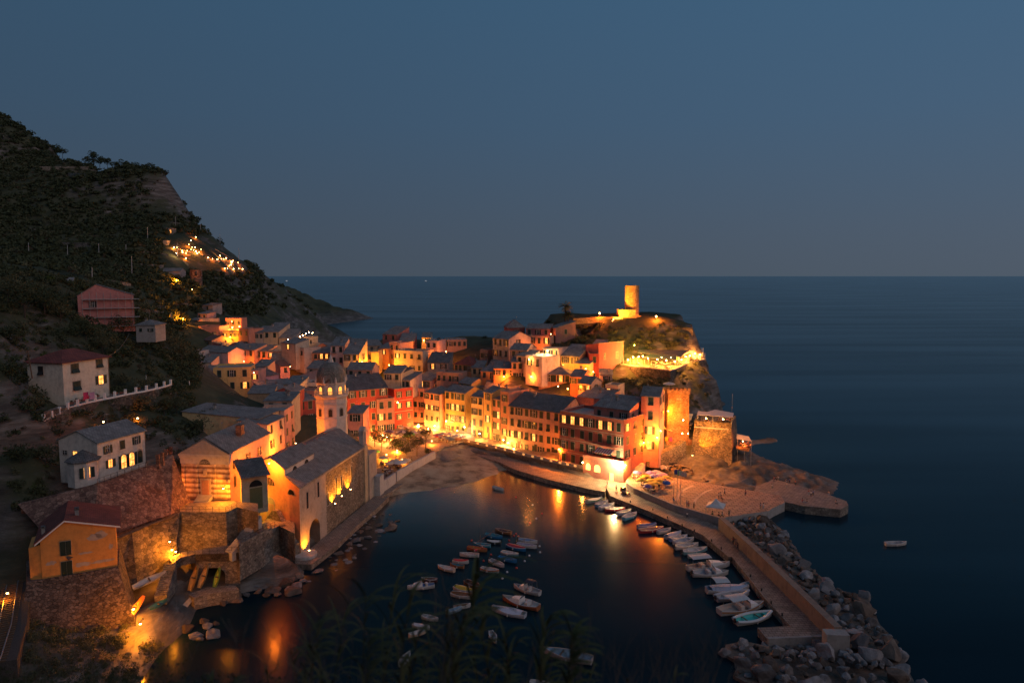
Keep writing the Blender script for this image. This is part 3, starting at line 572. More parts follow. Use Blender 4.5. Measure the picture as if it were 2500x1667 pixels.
house('C', 317, 706, 482, 832, 486, 9, 8, 's', 2.0, (.60,.30,.22), 2, 2, 'middle house of the long pink balcony row', fh=5, wh=2.4, ww=1.35, bal=(0,), chim=0)
house('C', 316, 832, 490, 975, 484, 9, 8, 's', 1.9, (.50,.30,.20), 2, 2, 'rightmost house of the long pink balcony row with dark balcony', lit=(0,1), fh=5, wh=1.6, ww=1.2, bal=(0,))
house('C', 322, 435, 472, 556, 476, 8, 8, 's', 2.2, (.52,.33,.20), 1, 2, 'house with bright doorway left of the long pink balcony row', lit=(0,), wh=2.4, chim=0)
house('C', 318, 160, 478, 440, 500, 7, 9, 'g', 2.0, (.62,.48,.45), 1, 1, 'long low pinkish-white house with slate roof near the far left', chim=1, ww=.7, wh=.8)
house('C', 300, 140, 600, 270, 600, 7, 9, 's', 2.4, (.45,.40,.36), 0, 0, 'grey slate-roofed shed house below the long pinkish-white house', wins=False, chim=1)
house('C', 278, 150, 715, 268, 715, 6, 9, 's', 2.2, (.36,.33,.30), 0, 0, 'small dark slate-roofed house left of the big yellow house', wins=False, chim=0)
house('C', 335, 280, 425, 455, 440, 6, 9, 'sl', 1.6, (.50,.18,.16), 1, 2, 'reddish house with patched slate roof and lit windows below', lit=(0,1), chim=1, wh=1.0)
house('C', 330, 420, 445, 600, None, 5, 9, 'p', 2.2, (.36,.12,.12), 0, 0, 'maroon gable end beside the patched slate roof', wins=False, chim=0)
house('C', 340, 190, 368, 275, 378, 8, 10, 'g', 2.0, (.60,.32,.20), 1, 1, 'orange house with brown roof at the left of the far village', rm='b', side='r', scols=1)
house('C', 350, 140, 246, 352, 250, 9, 8, 'f', 0, (.52,.26,.20), 1, 2, 'pink terrace house with two dark arched windows in the far village', chim=0, ww=1.1, wh=2.0, top=3)
house('C', 362, 150, 172, 355, 168, 5, 8, 'f', 0, (.46,.36,.28), 1, 4, 'topmost terrace house with a row of bright white-lit windows', lit=(1,2), ww=2.2, wh=2.2, chim=0, top=2)
house('C', 360, 415, 168, 572, 168, 6, 8, 'f', 0, (.62,.25,.16), 1, 3, 'orange-red lamp-lit house at the top right of the far village', chim=0, wh=1.8)
house('C', 364, 62, 168, 142, 172, 6, 7, 'g', 1.0, (.60,.28,.18), 1, 1, 'small orange-pink house next to the bright orange bank', chim=0)
house('C', 345, 385, 288, 545, 290, 10, 7, 'f', 0, (.56,.42,.18), 1, 3, 'yellow-lit house with roof terrace in the far village', chim=0, lit=(0,), wh=1.4)
house('C', 340, 545, 268, 648, 276, 14, 8, 'f', 0, (.45,.20,.15), 2, 2, 'brownish-pink terrace house left of the pale narrow house', fh=5, wh=2.2, chim=0)
house('C', 338, 700, 300, 796, 302, 12, 8, 's', 2.6, (.52,.42,.34), 2, 2, 'pale narrow house with dark shutters in the far village', fh=4.7, chim=0)
house('C', 345, 648, 335, 702, None, 9, 8, 's', 2.0, (.42,.28,.16), 1, 1, 'low ochre infill house between two taller far houses', fh=4.7, chim=0, rm='d')
house('C', 337, 796, 290, 948, 292, 14, 12, 's', 3.6, (.50,.40,.28), 2, 2, 'big cream square house with four windows in the far village', fh=5.6, wh=2.2, ww=1.4, chim=1)
house('C', 335, 955, 352, 1110, 352, 8, 10, 's', 3.4, (.40,.34,.28), 1, 1, 'low house with broad slate roof below the hill foot', chim=0, rm='s')
house('C', 322, 1120, 365, 1190, 368, 12, 11, 'f', 0, (.50,.42,.30), 1, 1, 'cream house with brightly lit party roof terrace below the hill', chim=0, side='r', scols=1)
house('C', 305, 975, 398, 1118, 412, 9, 7, 's', 1.6, (.56,.46,.34), 1, 1, 'cream square house with one red-lit window', lit=(0,), chim=0, ww=1.4)
house('C', 303, 1118, 458, 1205, 470, 8, 8, 'f', 0, (.58,.48,.38), 1, 2, 'cream annex with blue-lit terrace beside the red-lit window', chim=0)
house('C', 307, 1213, 448, 1292, 460, 8, 9, 'g', 2.0, (.62,.22,.10), 1, 1, 'orange house with slate roof in the middle of the left village', chim=0)
house('C', 300, 1292, 500, 1462, 500, 8, 10, 's', 3.2, (.42,.28,.18), 2, 3, 'dark timber-fronted house with two glowing windows under a large slate roof', lit=(1,2), fh=4.2, bal=(1,), chim=0)
house('C', 290, 1472, 430, 1605, 430, 16, 10, 's', 2.6, (.64,.46,.40), 3, 2, 'tall pinkish-white house left of the cream house with climbing roof', fh=4.4, wh=2.2, ww=1.1, bal=(0,))
house('C', 282, 1600, 512, 1757, 514, 11, 11, 's', 5.0, (.56,.44,.28), 2, 2, 'cream house with steep climbing slate roof and yellow-lit side wall', fh=5.2, wh=2.4, ww=1.2, side='r', scols=1, srows=1)
house('C', 300, 1815, 505, 1880, 508, 9, 9, 'f', 0, (.58,.38,.14), 1, 2, 'small yellow house in the lamp-lit hollow', chim=0)
house('C', 298, 1880, 512, 1957, 510, 9, 8, 'f', 0, (.62,.46,.14), 0, 0, 'blank yellow wall house in the lamp-lit hollow', wins=False, chim=1)
house('C', 310, 1955, 455, 2062, 458, 12, 9, 's', 1.6, (.60,.26,.10), 1, 1, 'orange tower-like house lit by the yellow lamp', chim=0, lit=(0,), ww=.8, wh=2)
house('C', 318, 1850, 430, 1990, 425, 6, 9, 's', 1.8, (.45,.33,.22), 1, 2, 'low brown house at the sea edge left of the pink-red summit house', chim=0)
# upper middle
house('M', 330, 145, 150, 292, 158, 9, 9, 's', 3.0, (.46,.16,.13), 1, 2, 'pink-red house with slate roof against the sea', yaw=0, chim=0)
house('M', 318, 320, 222, 470, 222, 7, 9, 's', 2.6, (.30,.07,.07), 1, 1, 'maroon house with single bright yellow window', lit=(0,), side='r', scols=1, chim=0)
house('M', 312, 212, 250, 322, 260, 11, 8, 'f', 0, (.52,.28,.24), 2, 2, 'pink house with white balcony left of the maroon house', fh=4, chim=0)
house('M', 300, 262, 335, 560, 350, 10, 9, 'f', 0, (.50,.40,.30), 2, 4, 'beige flat-roofed house with parapet in the upper village', fh=4.8, lit=(0,), wh=2, bal=(3,))
house('M', 318, 545, 185, 640, 185, 9, 7, 's', 1.5, (.60,.42,.24), 1, 2, 'yellow-lit wall house behind the square grey-pink house', chim=0, lit=(0,))
house('M', 306, 592, 228, 712, 232, 13, 9, 'f', 0, (.52,.38,.34), 2, 2, 'square grey-pink house with orange-lit right side', fh=5, side=None, chim=3, par=.5)
house('M', 312, 810, 218, 1016, 214, 11, 10, 'f', 0, (.30,.22,.17), 2, 4, 'old brown weathered house with orange-lit side wall', fh=5.5, side='r', scols=1, srows=1, chim=2, par=.4)
house('M', 290, 610, 445, 830, 448, 7, 9, 's', 3.2, (.34,.26,.22), 1, 2, 'dark slate-roofed house with small skylight left of the dark red roof', lit=(0,), chim=1, rm='d')
house('M', 286, 885, 458, 1062, 472, 8, 9, 'h', 3.0, (.40,.24,.14), 1, 4, 'brown house with dark red tiled hip roof in the centre', rm='r', wh=2.3, chim=1)
house('M', 280, 1062, 498, 1190, 500, 8, 8, 's', 1.8, (.44,.32,.18), 1, 2, 'ochre house with roof plants right of the dark red roof', chim=0, side='r', scols=1)
house('M', 275, 160, 560, 300, None, 5, 9, 's', 1.8, (.50,.40,.26), 1, 2, 'cream low house with dark slate roof above the red palace', chim=0, yaw=-35, rm='d')
house('M', 272, 310, 622, 430, 630, 5, 9, 's', 2.0, (.46,.34,.30), 1, 2, 'low house with white awning wall and slate roof above the red block', chim=0)
house('M', 281, 455, 618, 640, 635, 5, 9, 's', 1.8, (.52,.27,.22), 1, 3, 'pink penthouse with lit door on top of the pink piazza house', lit=(1,), chim=0, wh=2.2)
house('M', 279, 665, 655, 830, 672, 5, 9, 'g', 2.2, (.48,.28,.26), 1, 2, 'lilac-pink penthouse with slate gable above the peach corner house', chim=0, side='r', scols=1)
house('M', 268, 935, 650, 1060, 668, 6, 8, 'g', 1.6, (.44,.32,.12), 1, 2, 'ochre rooftop loggia house above the mustard corner house', chim=1, lit=())
house('M', 266, 1060, 700, 1190, 700, 5, 9, 's', 2.2, (.46,.33,.22), 1, 2, 'rooftop house with light slate roof above the pale yellow-pink house', chim=0)
house('M', 258, 1195, 740, 1330, 742, 4, 10, 's', 3.0, (.42,.28,.18), 0, 0, 'slate-roofed attic behind the very narrow ochre house', wins=False, chim=0)
house('M', 254, 1460, 762, 1752, None, 7, 10, 'p', 2.6, (.50,.25,.23), 1, 2, 'large pink gable with two small arched windows above the long beige facade', chim=1, yaw=46, apex=.45, ww=.8, wh=1.4, top=0.3, lit=(0,1))
house('M', 268, 1158, 532, 1512, 552, 7, 9, 's', 1.6, (.62,.25,.10), 1, 4, 'orange house with wide low slate roof in the centre of the village', chim=1, wh=2)
house('M', 300, 540, 500, 720, 505, 6, 7, 'f', 0, (.34,.25,.21), 1, 3, 'dim brown terrace house below the beige flat-roofed house', chim=0)
house('M', 276, 700, 560, 930, 575, 5, 7, 'f', 0, (.38,.22,.17), 1, 4, 'dim pink terrace house with awning below the dark red roof', chim=1)
# upper right
house('R', 300, 152, 228, 312, 226, 7, 10, 'h', 3.2, (.24,.07,.06), 1, 1, 'dark red hip-roofed house on the skyline by the palms', chim=0, yaw=0, ww=1, top=2)
house('R', 292, 345, 312, 545, 320, 10, 9, 'f', 0, (.56,.33,.20), 2, 3, 'peach house with one lit window below the skyline terrace', lit=(2,), fh=5, wh=2.4, par=.5, chim=0)
house('R', 296, 320, 235, 545, 240, 6, 5, 's', 1.5, (.32,.12,.12), 1, 3, 'dim maroon terrace pavilion on the skyline', chim=0)
house('R', 291, 598, 235, 785, None, 13, 8, 'sr', 2.6, (.34,.15,.12), 1, 1, 'dark pink house with sloping roof beside the castle bank', chim=0, yaw=15, ww=1.2, top=1.5)
house('R', 288, 12, 325, 160, 338, 18, 13, 'g', 2.6, (.52,.42,.31), 4, 3, 'tall cream-white house with balconies on the ridge', fh=4.4, wh=2.4, bal=(1,4), side='r', scols=1, srows=1, chim=0)
house('R', 270, 170, 432, 330, 440, 6, 9, 'g', 2.0, (.48,.30,.22), 1, 2, 'low house with slate roof and pink gable below the tall cream house', side='r', scols=1)
house('R', 263, 232, 490, 355, 498, 7, 8, 's', 1.4, (.50,.40,.34), 1, 2, 'small grey-white house with slate roof left of the white lit terrace house', chim=0)
house('R', 258, 318, 505, 470, 525, 8, 9, 'f', 0, (.64,.56,.48), 1, 2, 'white house with bright bulb-lit lower terrace', lit=(0,), wh=2.4, chim=0)
house('R', 266, 420, 520, 632, None, 10, 8, 'f', 0, (.58,.54,.50), 1, 2, 'white-walled terrace house lit by an awning lamp', chim=0, yaw=42, lit=(1,))
house('R', 268, 480, 425, 625, 430, 5, 6, 'f', 0, (.60,.50,.38), 1, 2, 'upper lit pavilion of the white terrace house', chim=0, lit=(0,1), par=.3)
house('R', 278, 632, 450, 775, None, 9, 6, 'sb', 1.6, (.55,.52,.50), 1, 1, 'white side wall house with dark blue-grey roof', rm='d', chim=0, yaw=42)
house('R', 268, 650, 490, 820, 500, 9, 10, 's', 3.4, (.58,.40,.20), 2, 2, 'yellow-lit house with slate roof left of the crimson house', fh=5, wh=2.4, ww=1.35)
house('R', 262, 770, 560, 912, 570, 6, 7, 's', 1.4, (.58,.38,.16), 0, 0, 'small yellow-lit lean-to against the crimson house', wins=False, chim=0)
house('R', 262, 915, 490, 1003, 490, 14, 8, 'f', 0, (.32,.05,.04), 2, 1, 'crimson tower corner with terrace railing', fh=6, wh=2.2, chim=0)
house('R', 264, 1000, 402, 1230, None, 18, 7, 'sb', 1.0, (.30,.06,.065), 2, 2, 'crimson-pink house with slate roof beside the glowing restaurant', fh=9, wh=2.3, chim=1, yaw=38, top=4)
house('R', 270, 935, 396, 1040, 400, 6, 7, 's', 1.6, (.34,.10,.09), 1, 1, 'crimson top floor with dark loggia', chim=0, ww=2, wh=2)
house('R', 254, 440, 658, 735, 668, 8, 9, 'h', 2.2, (.50,.28,.22), 1, 5, 'long pinkish house with slate hip roof and lit doorway', lit=(3,), wh=2.4, ww=1.35, bal=(2,))
house('R', 246, 735, 682, 852, None, 8, 8, 'g', 2.0, (.48,.15,.10), 1, 2, 'red-lit house with slate roof right of the long pinkish house', chim=1, yaw=-30)
house('R', 240, 812, 745, 926, 756, 8, 8, 'g', 2.0, (.50,.33,.25), 1, 2, 'small house with slate roof and whitewashed gable wall', lit=(1,), side='r', scols=1, chim=0)
house('R', 236, 1060, 780, 1180, 790, 6, 6, 'f', 0, (.44,.36,.30), 1, 2, 'little terrace house with white awning at the foot of the bank', chim=0, lit=(0,))
house('R', 232, 800, 870, 1060, 900, 6, 10, 's', 1.8, (.38,.20,.16), 0, 0, 'slate roof with skylights behind the setback penthouse', wins=False, chim=2)
for a_ in [('M',294,1152,330,1232,336,9,7,'f',0,(.26,.19,.15),2,2,'narrow dark brown house in the gap beside the tall cream-white house'),('C',236,1000,815,1165,None,6,8,'s',1.6,(.40,.35,.28),1,2,'low slate-roofed house left of the dome behind thin chimneys'),
 ('C',242,1172,820,1330,None,7,7,'f',0,(.50,.46,.42),1,3,'whitish roof-terrace house with tall brick flues left of the dome'),('C',228,1125,900,1312,None,8,6,'f',0,(.42,.22,.18),1,2,'dull pink terrace house just above the red house with laundry'),
 ('C',262,1640,668,1890,None,7,9,'g',2.2,(.40,.24,.20),1,3,'low reddish house with dark slate gable roof right of the dome top'),('C',270,2010,705,2180,None,7,9,'s',1.8,(.52,.42,.28),1,2,'cream low house under dark slate above the big dormered roof'),
 ('C',284,700,632,840,None,5,7,'s',1.6,(.36,.32,.26),1,1,'small grey house behind the lilac house'),('C',280,1235,655,1400,None,7,8,'s',2.0,(.38,.32,.30),1,2,'dim grey house with satellite-dish roof behind the dome'),
 ('R',264,20,610,215,None,8,8,'s',1.6,(.55,.24,.11),1,3,'orange low house at the foot of the tall cream-white house'),('M',274,1245,480,1385,None,6,7,'s',1.4,(.44,.32,.20),1,2,'small ochre house between dark red roof and orange house'),
 ('M',262,1478,440,1600,None,8,7,'s',1.4,(.40,.26,.20),2,2,'dim brown house left of the white bulb-lit house'),('R',250,1010,668,1130,None,6,6,'s',1.2,(.40,.33,.28),1,1,'little grey house with flat slate roof at the foot of the bank'),
 ('M',300,560,420,640,None,8,6,'s',1.4,(.46,.34,.28),1,1,'small house wedged right of the beige flat-roofed house'),('C',296,1400,660,1475,None,6,6,'s',1.2,(.46,.38,.30),1,1,'tiny cream house between the dark timber house and the tall pinkish one'),
 ('C',306,60,500,165,None,8,7,'f',0,(.50,.44,.40),1,2,'white stepped terrace house at the extreme left of the village'),('C',345,60,400,190,None,8,7,'f',0,(.42,.38,.36),1,2,'pale terrace house left of the orange house with brown roof')]: house(*a_, yaw=-6, chim=1)
# ------------------------------------------------------------------ quays, paths, beach
def slab(name, pts, z1, z0, mats, kind='structure', label=None, cat=None, mt=1):
    m = MB(); m.prism([(p[0], p[1]) for p in pts], z0, z1, 0, mt if isinstance(mats, list) else 0); o = m.build(name, mats)
    return tag(o, label, cat, None, kind)
QST = [STONE, PAVE]
def strip(pts, ztops, zbots, th, side=1):
    """wall along plan polyline; returns MB"""
    m = MB(); n = len(pts); off = []
    for i in range(n):
        a = pts[max(0, i-1)]; b = pts[min(n-1, i+1)]; d = Vector((b[0]-a[0], b[1]-a[1])).normalized(); off.append((pts[i][0]-d.y*th*side, pts[i][1]+d.x*th*side))
    for i in range(n-1):
        a, b, c_, d = pts[i], pts[i+1], off[i+1], off[i]
        if side < 0: a, b, c_, d = d, c_, b, a
        zb0, zb1 = (zbots[i], zbots[i+1]); zt0, zt1 = (ztops[i], ztops[i+1])
        m.hexa([(*a[:2], zb0), (*b[:2], zb1), (*c_[:2], zb1), (*d[:2], zb0), (*a[:2], zt0), (*b[:2], zt1), (*c_[:2], zt1), (*d[:2], zt0)])
    return m
UP_ = [gz('H', x, y, 3.0) for x, y in [(905,108),(1200,175),(1500,250),(1800,320),(2050,372)]]
back = [(p[0]+12, p[1]+15) for p in UP_]
slab('quay_promenade', UP_+back[::-1], 3.0, -2, QST)
LO = [gz('H', x, y, 1.3) for x, y in [(880,212),(1110,262),(1240,300),(1400,375),(1700,465),(2100,560),(2262,588)]]
inn = [(p[0], p[1]+.02) for p in UP_]
slab('lower_quay', LO + [gz('H', 2300, 480, 1.3), gz('H', 2060, 440, 1.3)] + [(p[0]-.03, p[1]-.02) for p in UP_[::-1]], 1.3, -2, QST)
wl_ = strip([(p[0], p[1]) for p in UP_], [4.0]*5, [1.3]*5, .5, 1); m_ = thing('quay_wall', 'long low parapet wall of the promenade with square lit openings', 'wall', (0, 0, 0)); wl_.build('parapet', CONC, m_)
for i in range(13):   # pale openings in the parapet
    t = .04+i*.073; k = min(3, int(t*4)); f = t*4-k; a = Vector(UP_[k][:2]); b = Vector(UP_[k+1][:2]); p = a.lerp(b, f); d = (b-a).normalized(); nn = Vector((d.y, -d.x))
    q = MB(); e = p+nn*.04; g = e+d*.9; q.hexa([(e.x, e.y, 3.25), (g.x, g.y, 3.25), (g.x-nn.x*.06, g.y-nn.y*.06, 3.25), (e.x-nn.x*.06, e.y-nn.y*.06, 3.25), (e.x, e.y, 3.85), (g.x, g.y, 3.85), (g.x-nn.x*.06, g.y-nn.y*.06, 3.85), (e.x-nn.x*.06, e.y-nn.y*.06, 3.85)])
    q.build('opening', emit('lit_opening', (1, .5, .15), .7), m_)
# piazza
PZ = [gz('H', x, y, 2.6) for x, y in [(130,520),(260,400),(640,215),(720,160),(905,118)]] + [(UP_[0][0]+14, UP_[0][1]+26), (-30, 285), (-62, 285), (-70, 215), gz('B', 1670, 700, 2.6)]
slab('piazza', PZ, 2.6, -1, QST)
PW = [gz('P', x, y, 4.2) for x, y in [(405,1230),(560,1130),(675,1050)]]; m = strip(PW, [4.2]*3, [0]*3, .6, 1); tag(m.build('harbour_wall', CONCL), 'short pale harbour wall section beside the lit church buttress', 'wall')
PW = [gz('P', x, y, 4.2) for x, y in [(700,1030),(1050,830),(1435,640)]]; m = strip(PW, [4.2]*3, [0]*3, .6, 1); tag(m.build('harbour_wall', CONCL), 'long pale harbour wall between the piazza and the beach', 'wall')
# church side walkway
WK = [gz('B', x, y, 1.2) for x, y in [(970,1492),(1130,1497),(1330,1340),(1500,1180),(1640,1060),(1725,975)]] + [gz('H', x, y, 1.2) for x, y in [(110,650),(330,512),(270,495),(130,570)]] + [gz('B', x, y, 1.2) for x, y in [(1580,1000),(1240,1280),(1050,1430)]]
slab('church_walkway', WK, 1.2, -2, QST)
# beach
BE = np.array([(*gz('H', x, y, z)[:2], z) for x, y, z in [(340,505,1.2),(640,330,1.6),(700,250,1.9),(800,215,2.2),(900,235,1.6),(1150,290,.8),(1250,330,.5),(1390,378,.02),(1250,420,.02),(1050,490,.02),(850,530,.02),(600,575,.02),(350,600,.02),(240,640,-.1),
    (400,660,-1),(700,620,-1),(900,600,-1),(1100,540,-1),(1300,450,-1),(1450,420,-1),(300,700,-1.2),(600,450,.9),(900,400,.9),(1200,370,.4),(1000,320,1.0),(660,160,2.4),(860,180,2.2)]]); BW = rbf_fit(BE, .1)
def sandmat():
    m, nt, b = newmat('beach_sand'); L = nt.links; tc = nd(nt, 'ShaderNodeTexCoord'); n = nd(nt, 'ShaderNodeTexNoise', i_Scale=.22, i_Detail=10.0, i_Roughness=.68); L.new(tc.outputs['Object'], n.inputs['Vector'])
    r = ramp(nt, [(.35, (.13, .09, .055)), (.47, (.32, .22, .13)), (.6, (.44, .33, .21))]); L.new(n.outputs['Fac'], r.inputs['Fac']); L.new(r.outputs[0], b.inputs['Base Color']); b.inputs['Roughness'].default_value = .85
    bp = nd(nt, 'ShaderNodeBump', i_Strength=.7, i_Distance=.3); L.new(n.outputs['Fac'], bp.inputs['Height']); L.new(bp.outputs[0], b.inputs['Normal']); return m
tag(grid('beach', -52, 12, 178, 250, .8, lambda X, Y: np.minimum(2.2, rbf_eval(BE, BW, X, Y)+.12*vnoise(X, Y, 5, 21, 4)), sandmat(), -1.2), kind='structure')
# ramp of paving down to the beach
rp = [gz('H', 700, 290, 1.75), gz('H', 770, 300, 1.75), gz('H', 880, 250, 1.95), gz('H', 800, 190, 2.5), gz('H', 690, 200, 2.5)]
m = MB(); m.poly(rp); m_o = m.build('boat_ramp', PAVE); tag(m_o, kind='structure')
# ------------------------------------------------------------------ mole: quay path, tall parapet, piazzale, pier
MQ = [gz('Q', x, y, 1.4) for x, y in [(262,215),(300,300),(440,358),(580,412),(720,472),(1060,622),(1270,800),(1300,800),(1400,925),(1560,1130),(1780,1368),(1510,1382),(1590,1476),(2060,1452),(2050,1380),(1830,1170),(1500,860),(1190,556),(1000,460),(700,350),(500,285),(440,225),(430,195),(420,150),(300,175)]]
slab('mole_path', MQ, 1.4, -3, [STONE, PAVE])
PLZ = [gz('Q', x, y, 2.3) for x, y in [(432,178),(440,214),(492,250),(830,395),(1192,490),(1290,470),(1600,425),(1640,400),(1735,355),(1700,300),(1480,262),(1040,190),(800,150),(620,120),(470,120)]]
slab('piazzale', PLZ, 2.3, -2, [CONC, slate('piazzale_paving', (.36, .23, .16), (.44, .28, .20), .35)])
PIER = [gz('Q', x, y, 2.1) for x, y in [(1480,264),(1735,352),(1900,385),(2190,412),(2255,380),(2240,345),(2050,275),(1800,205),(1640,165),(1500,225)]]
slab('pier', PIER, 2.1, -3, [STONE, PAVE])
def tallwall(pts, z1, z0, th, label, name='parapet_wall', side=1, mat=None):
    m = strip(pts, [z1]*len(pts), [z0]*len(pts), th, side); return tag(m.build(name, mat or CONC), label, 'wall')
a = [gz('Q', x, y, 3.0) for x, y in [(430,175),(436,196),(492,236),(830,380),(1192,480)]]
tallwall(a, 3.0, 1.2, .5, 'low concrete wall along the inner edge of the paved square', side=1)
a = [gz('Q', x, y, 4.2) for x, y in [(1192,478),(1500,760),(1830,1075),(2140,1378)]]
tallwall(a, 4.2, 1.0, 1.3, 'tall brown sea wall of the mole, seen along its whole length', 'sea_wall', 1, plaster((.23, .17, .13), .5))
a = [gz('Q', x, y, 4.2) for x, y in [(2040,1390),(2228,1396)]]
tallwall(a, 4.2, .5, 2.0, 'short end block closing the tall sea wall', 'sea_wall', -1)
m = MB(); e = [gz('Q', x, y, 1.8) for x, y in [(1590,1460),(2045,1440)]]; tallwall(e, 1.8, 0, .5, 'kerb wall at the near end of the mole', 'kerb_wall', -1)
# markings of the paved square: two pale arcs, a compass ring
WM = flat('pale_paving', (.50, .36, .26), .8)
def ribbon(name, pts, wd_, z):
    m = MB()
    L_ = []
    for i, p in enumerate(pts):
        a = pts[max(0, i-1)]; b = pts[min(len(pts)-1, i+1)]; d = Vector((b[0]-a[0], b[1]-a[1])).normalized(); L_.append(((p[0]-d.y*wd_/2, p[1]+d.x*wd_/2, z), (p[0]+d.y*wd_/2, p[1]-d.x*wd_/2, z)))
    for (a, b), (c_, d) in zip(L_[:-1], L_[1:]): m.quad(b, d, c_, a)
    return tag(m.build(name, WM), kind='structure')
ribbon('marking_arc', [gz('Q', x, y, 2.3) for x, y in [(845,340),(860,300),(895,262),(935,238),(985,216)]], .7, 2.304)
ribbon('marking_arc', [gz('Q', x, y, 2.3) for x, y in [(990,370),(1000,335),(1035,300),(1080,270),(1140,248)]], .7, 2.304)
ribbon('marking_arc', [gz('Q', x, y, 2.3) for x, y in [(690,275),(740,235),(780,205),(830,180)]], .6, 2.304)
cc = gz('Q', 955, 290, 2.3); ribbon('marking_ring', [(cc[0]+2.4*math.cos(t*math.pi/12), cc[1]+2.4*math.sin(t*math.pi/12), 0) for t in range(25)], .4, 2.304)
# ------------------------------------------------------------------ boulders
def boulder_mesh(seed, mat, n=2):
    import bmesh
    bm = bmesh.new(); bmesh.ops.create_icosphere(bm, subdivisions=n, radius=1); r = random.Random(seed); o = Vector((r.uniform(0, 99), r.uniform(0, 99), r.uniform(0, 99)))
    pl = [(Vector((r.gauss(0, 1), r.gauss(0, 1), r.gauss(0, 1))).normalized(), r.uniform(.42, .78)) for _ in range(15)]
    for v in bm.verts:
        for nn, dd in pl:
            t = v.co.dot(nn)
            if t > dd: v.co -= nn*(t-dd)*.98
        v.co *= 1+.22*mn.noise(v.co*1.7+o)
    me = bpy.data.meshes.new('boulder'); bm.to_mesh(me); bm.free(); me.materials.append(mat)
    me.polygons.foreach_set('use_smooth', [False]*len(me.polygons)); return me
def rockm(name, c1, c2, sc=.9):
    m, nt, b = newmat(name); L = nt.links; tc = nd(nt, 'ShaderNodeTexCoord'); n = nd(nt, 'ShaderNodeTexNoise', i_Scale=sc, i_Detail=12.0, i_Roughness=.75); L.new(tc.outputs['Object'], n.inputs['Vector'])
    oi = nd(nt, 'ShaderNodeObjectInfo'); r = ramp(nt, [(.3, c1), (.65, c2)]); L.new(n.outputs['Fac'], r.inputs['Fac'])
    hv = nd(nt, 'ShaderNodeMapRange'); hv.inputs['To Min'].default_value = .45; hv.inputs['To Max'].default_value = 1.35; L.new(oi.outputs['Random'], hv.inputs['Value'])
    s = nd(nt, 'ShaderNodeVectorMath', operation='SCALE'); L.new(r.outputs[0], s.inputs[0]); L.new(hv.outputs[0], s.inputs['Scale']); L.new(s.outputs[0], b.inputs['Base Color'])
    bp = nd(nt, 'ShaderNodeBump', i_Strength=.9, i_Distance=.3); L.new(n.outputs['Fac'], bp.inputs['Height']); L.new(bp.outputs[0], b.inputs['Normal']); b.inputs['Roughness'].default_value = .9; return m
RG = rockm('grey_rock', (.10, .088, .085), (.32, .29, .28)); RB_ = rockm('brown_rock', (.05, .036, .028), (.19, .135, .10))
BM_ = [boulder_mesh(i, RG, 3) for i in range(7)] + [boulder_mesh(20+i, RB_, 3) for i in range(3)]
def inpoly(p, poly):
    x, y = p; c_ = False; n = len(poly)
    for i in range(n):
        x1, y1 = poly[i][:2]; x2, y2 = poly[(i+1) % n][:2]
        if (y1 > y) != (y2 > y) and x < (x2-x1)*(y-y1)/(y2-y1)+x1: c_ = not c_
    return c_
BP = [gz(k, x, y, 1.0) for k, x, y in [('Q',1260,485),('Q',1420,440),('Q',1570,430),('Q',1640,500),('Q',1720,570),('Q',1800,680),('Q',1900,830),('Q',2040,950),('W',1400,470),('W',1690,540),('W',1740,640),('W',1800,780),('W',1920,900),('W',2010,1060),('W',2060,1200),('W',2130,1320),('s',2330,1700),('s',1900,1700),('s',1790,1640),('W',560,1120),('W',430,1040),('W',440,960),('W',600,930),('W',760,960),('W',860,985),('W',1300,950),('W',1480,850),('W',1380,740),('W',900,270),('W',540,-30)]]
xs = [p[0] for p in BP]; ys = [p[1] for p in BP]
def scatter(poly, rmin, rmax, n, rnd, tries=9000):
    out = []; xs = [p[0] for p in poly]; ys = [p[1] for p in poly]
    for _ in range(tries):
        x = rnd.uniform(min(xs), max(xs)); y = rnd.uniform(min(ys), max(ys)); q = rnd.random()**2*(rmax-rmin)+rmin
        if inpoly((x, y), poly) and all(math.hypot(x-a, y-b) > (q+c_)*.78 for a, b, c_ in out): out.append((x, y, q))
        if len(out) >= n: break
    return out
BOUL = []
def put_boulder(me, loc, sc, rot, lab, grp): BOUL.append((max(sc)/math.dist(loc, (0, 0, CZ)), me, loc, sc, rot, lab, grp))
r_ = random.Random(3); BL = scatter(BP, .55, 2.3, 300, r_, 16000)
def edge_dist(p, poly):
    best = 99
    for i in range(len(poly)):
        a = Vector(poly[i][:2]); b = Vector(poly[(i+1) % len(poly)][:2]); q = Vector(p); t = max(0, min(1, (q-a).dot(b-a)/max(1e-6, (b-a).length_squared))); best = min(best, (a.lerp(b, t)-q).length)
    return best
for x, y, q in BL:
    inner = min(edge_dist((x, y), BP), 6)/6
    put_boulder(r_.choice(BM_), (x, y, .25+1.9*inner*r_.uniform(.8, 1.15)), (q*r_.uniform(1, 1.35), q*r_.uniform(.9, 1.2), q*r_.uniform(.75, 1.05)), (r_.uniform(-.7, .7), r_.uniform(-.7, .7), r_.uniform(0, 6.3)), 'rough grey boulder in the rubble breakwater outside the sea wall', 'boulders of the breakwater')
m = MB(); core = [(p[0], p[1]) for p in BP]; cx = sum(p[0] for p in core)/len(core); cy = sum(p[1] for p in core)/len(core)
bx = MB(); bx.prism(core, -3, .5); tag(bx.build('breakwater_core', RB_), kind='structure')
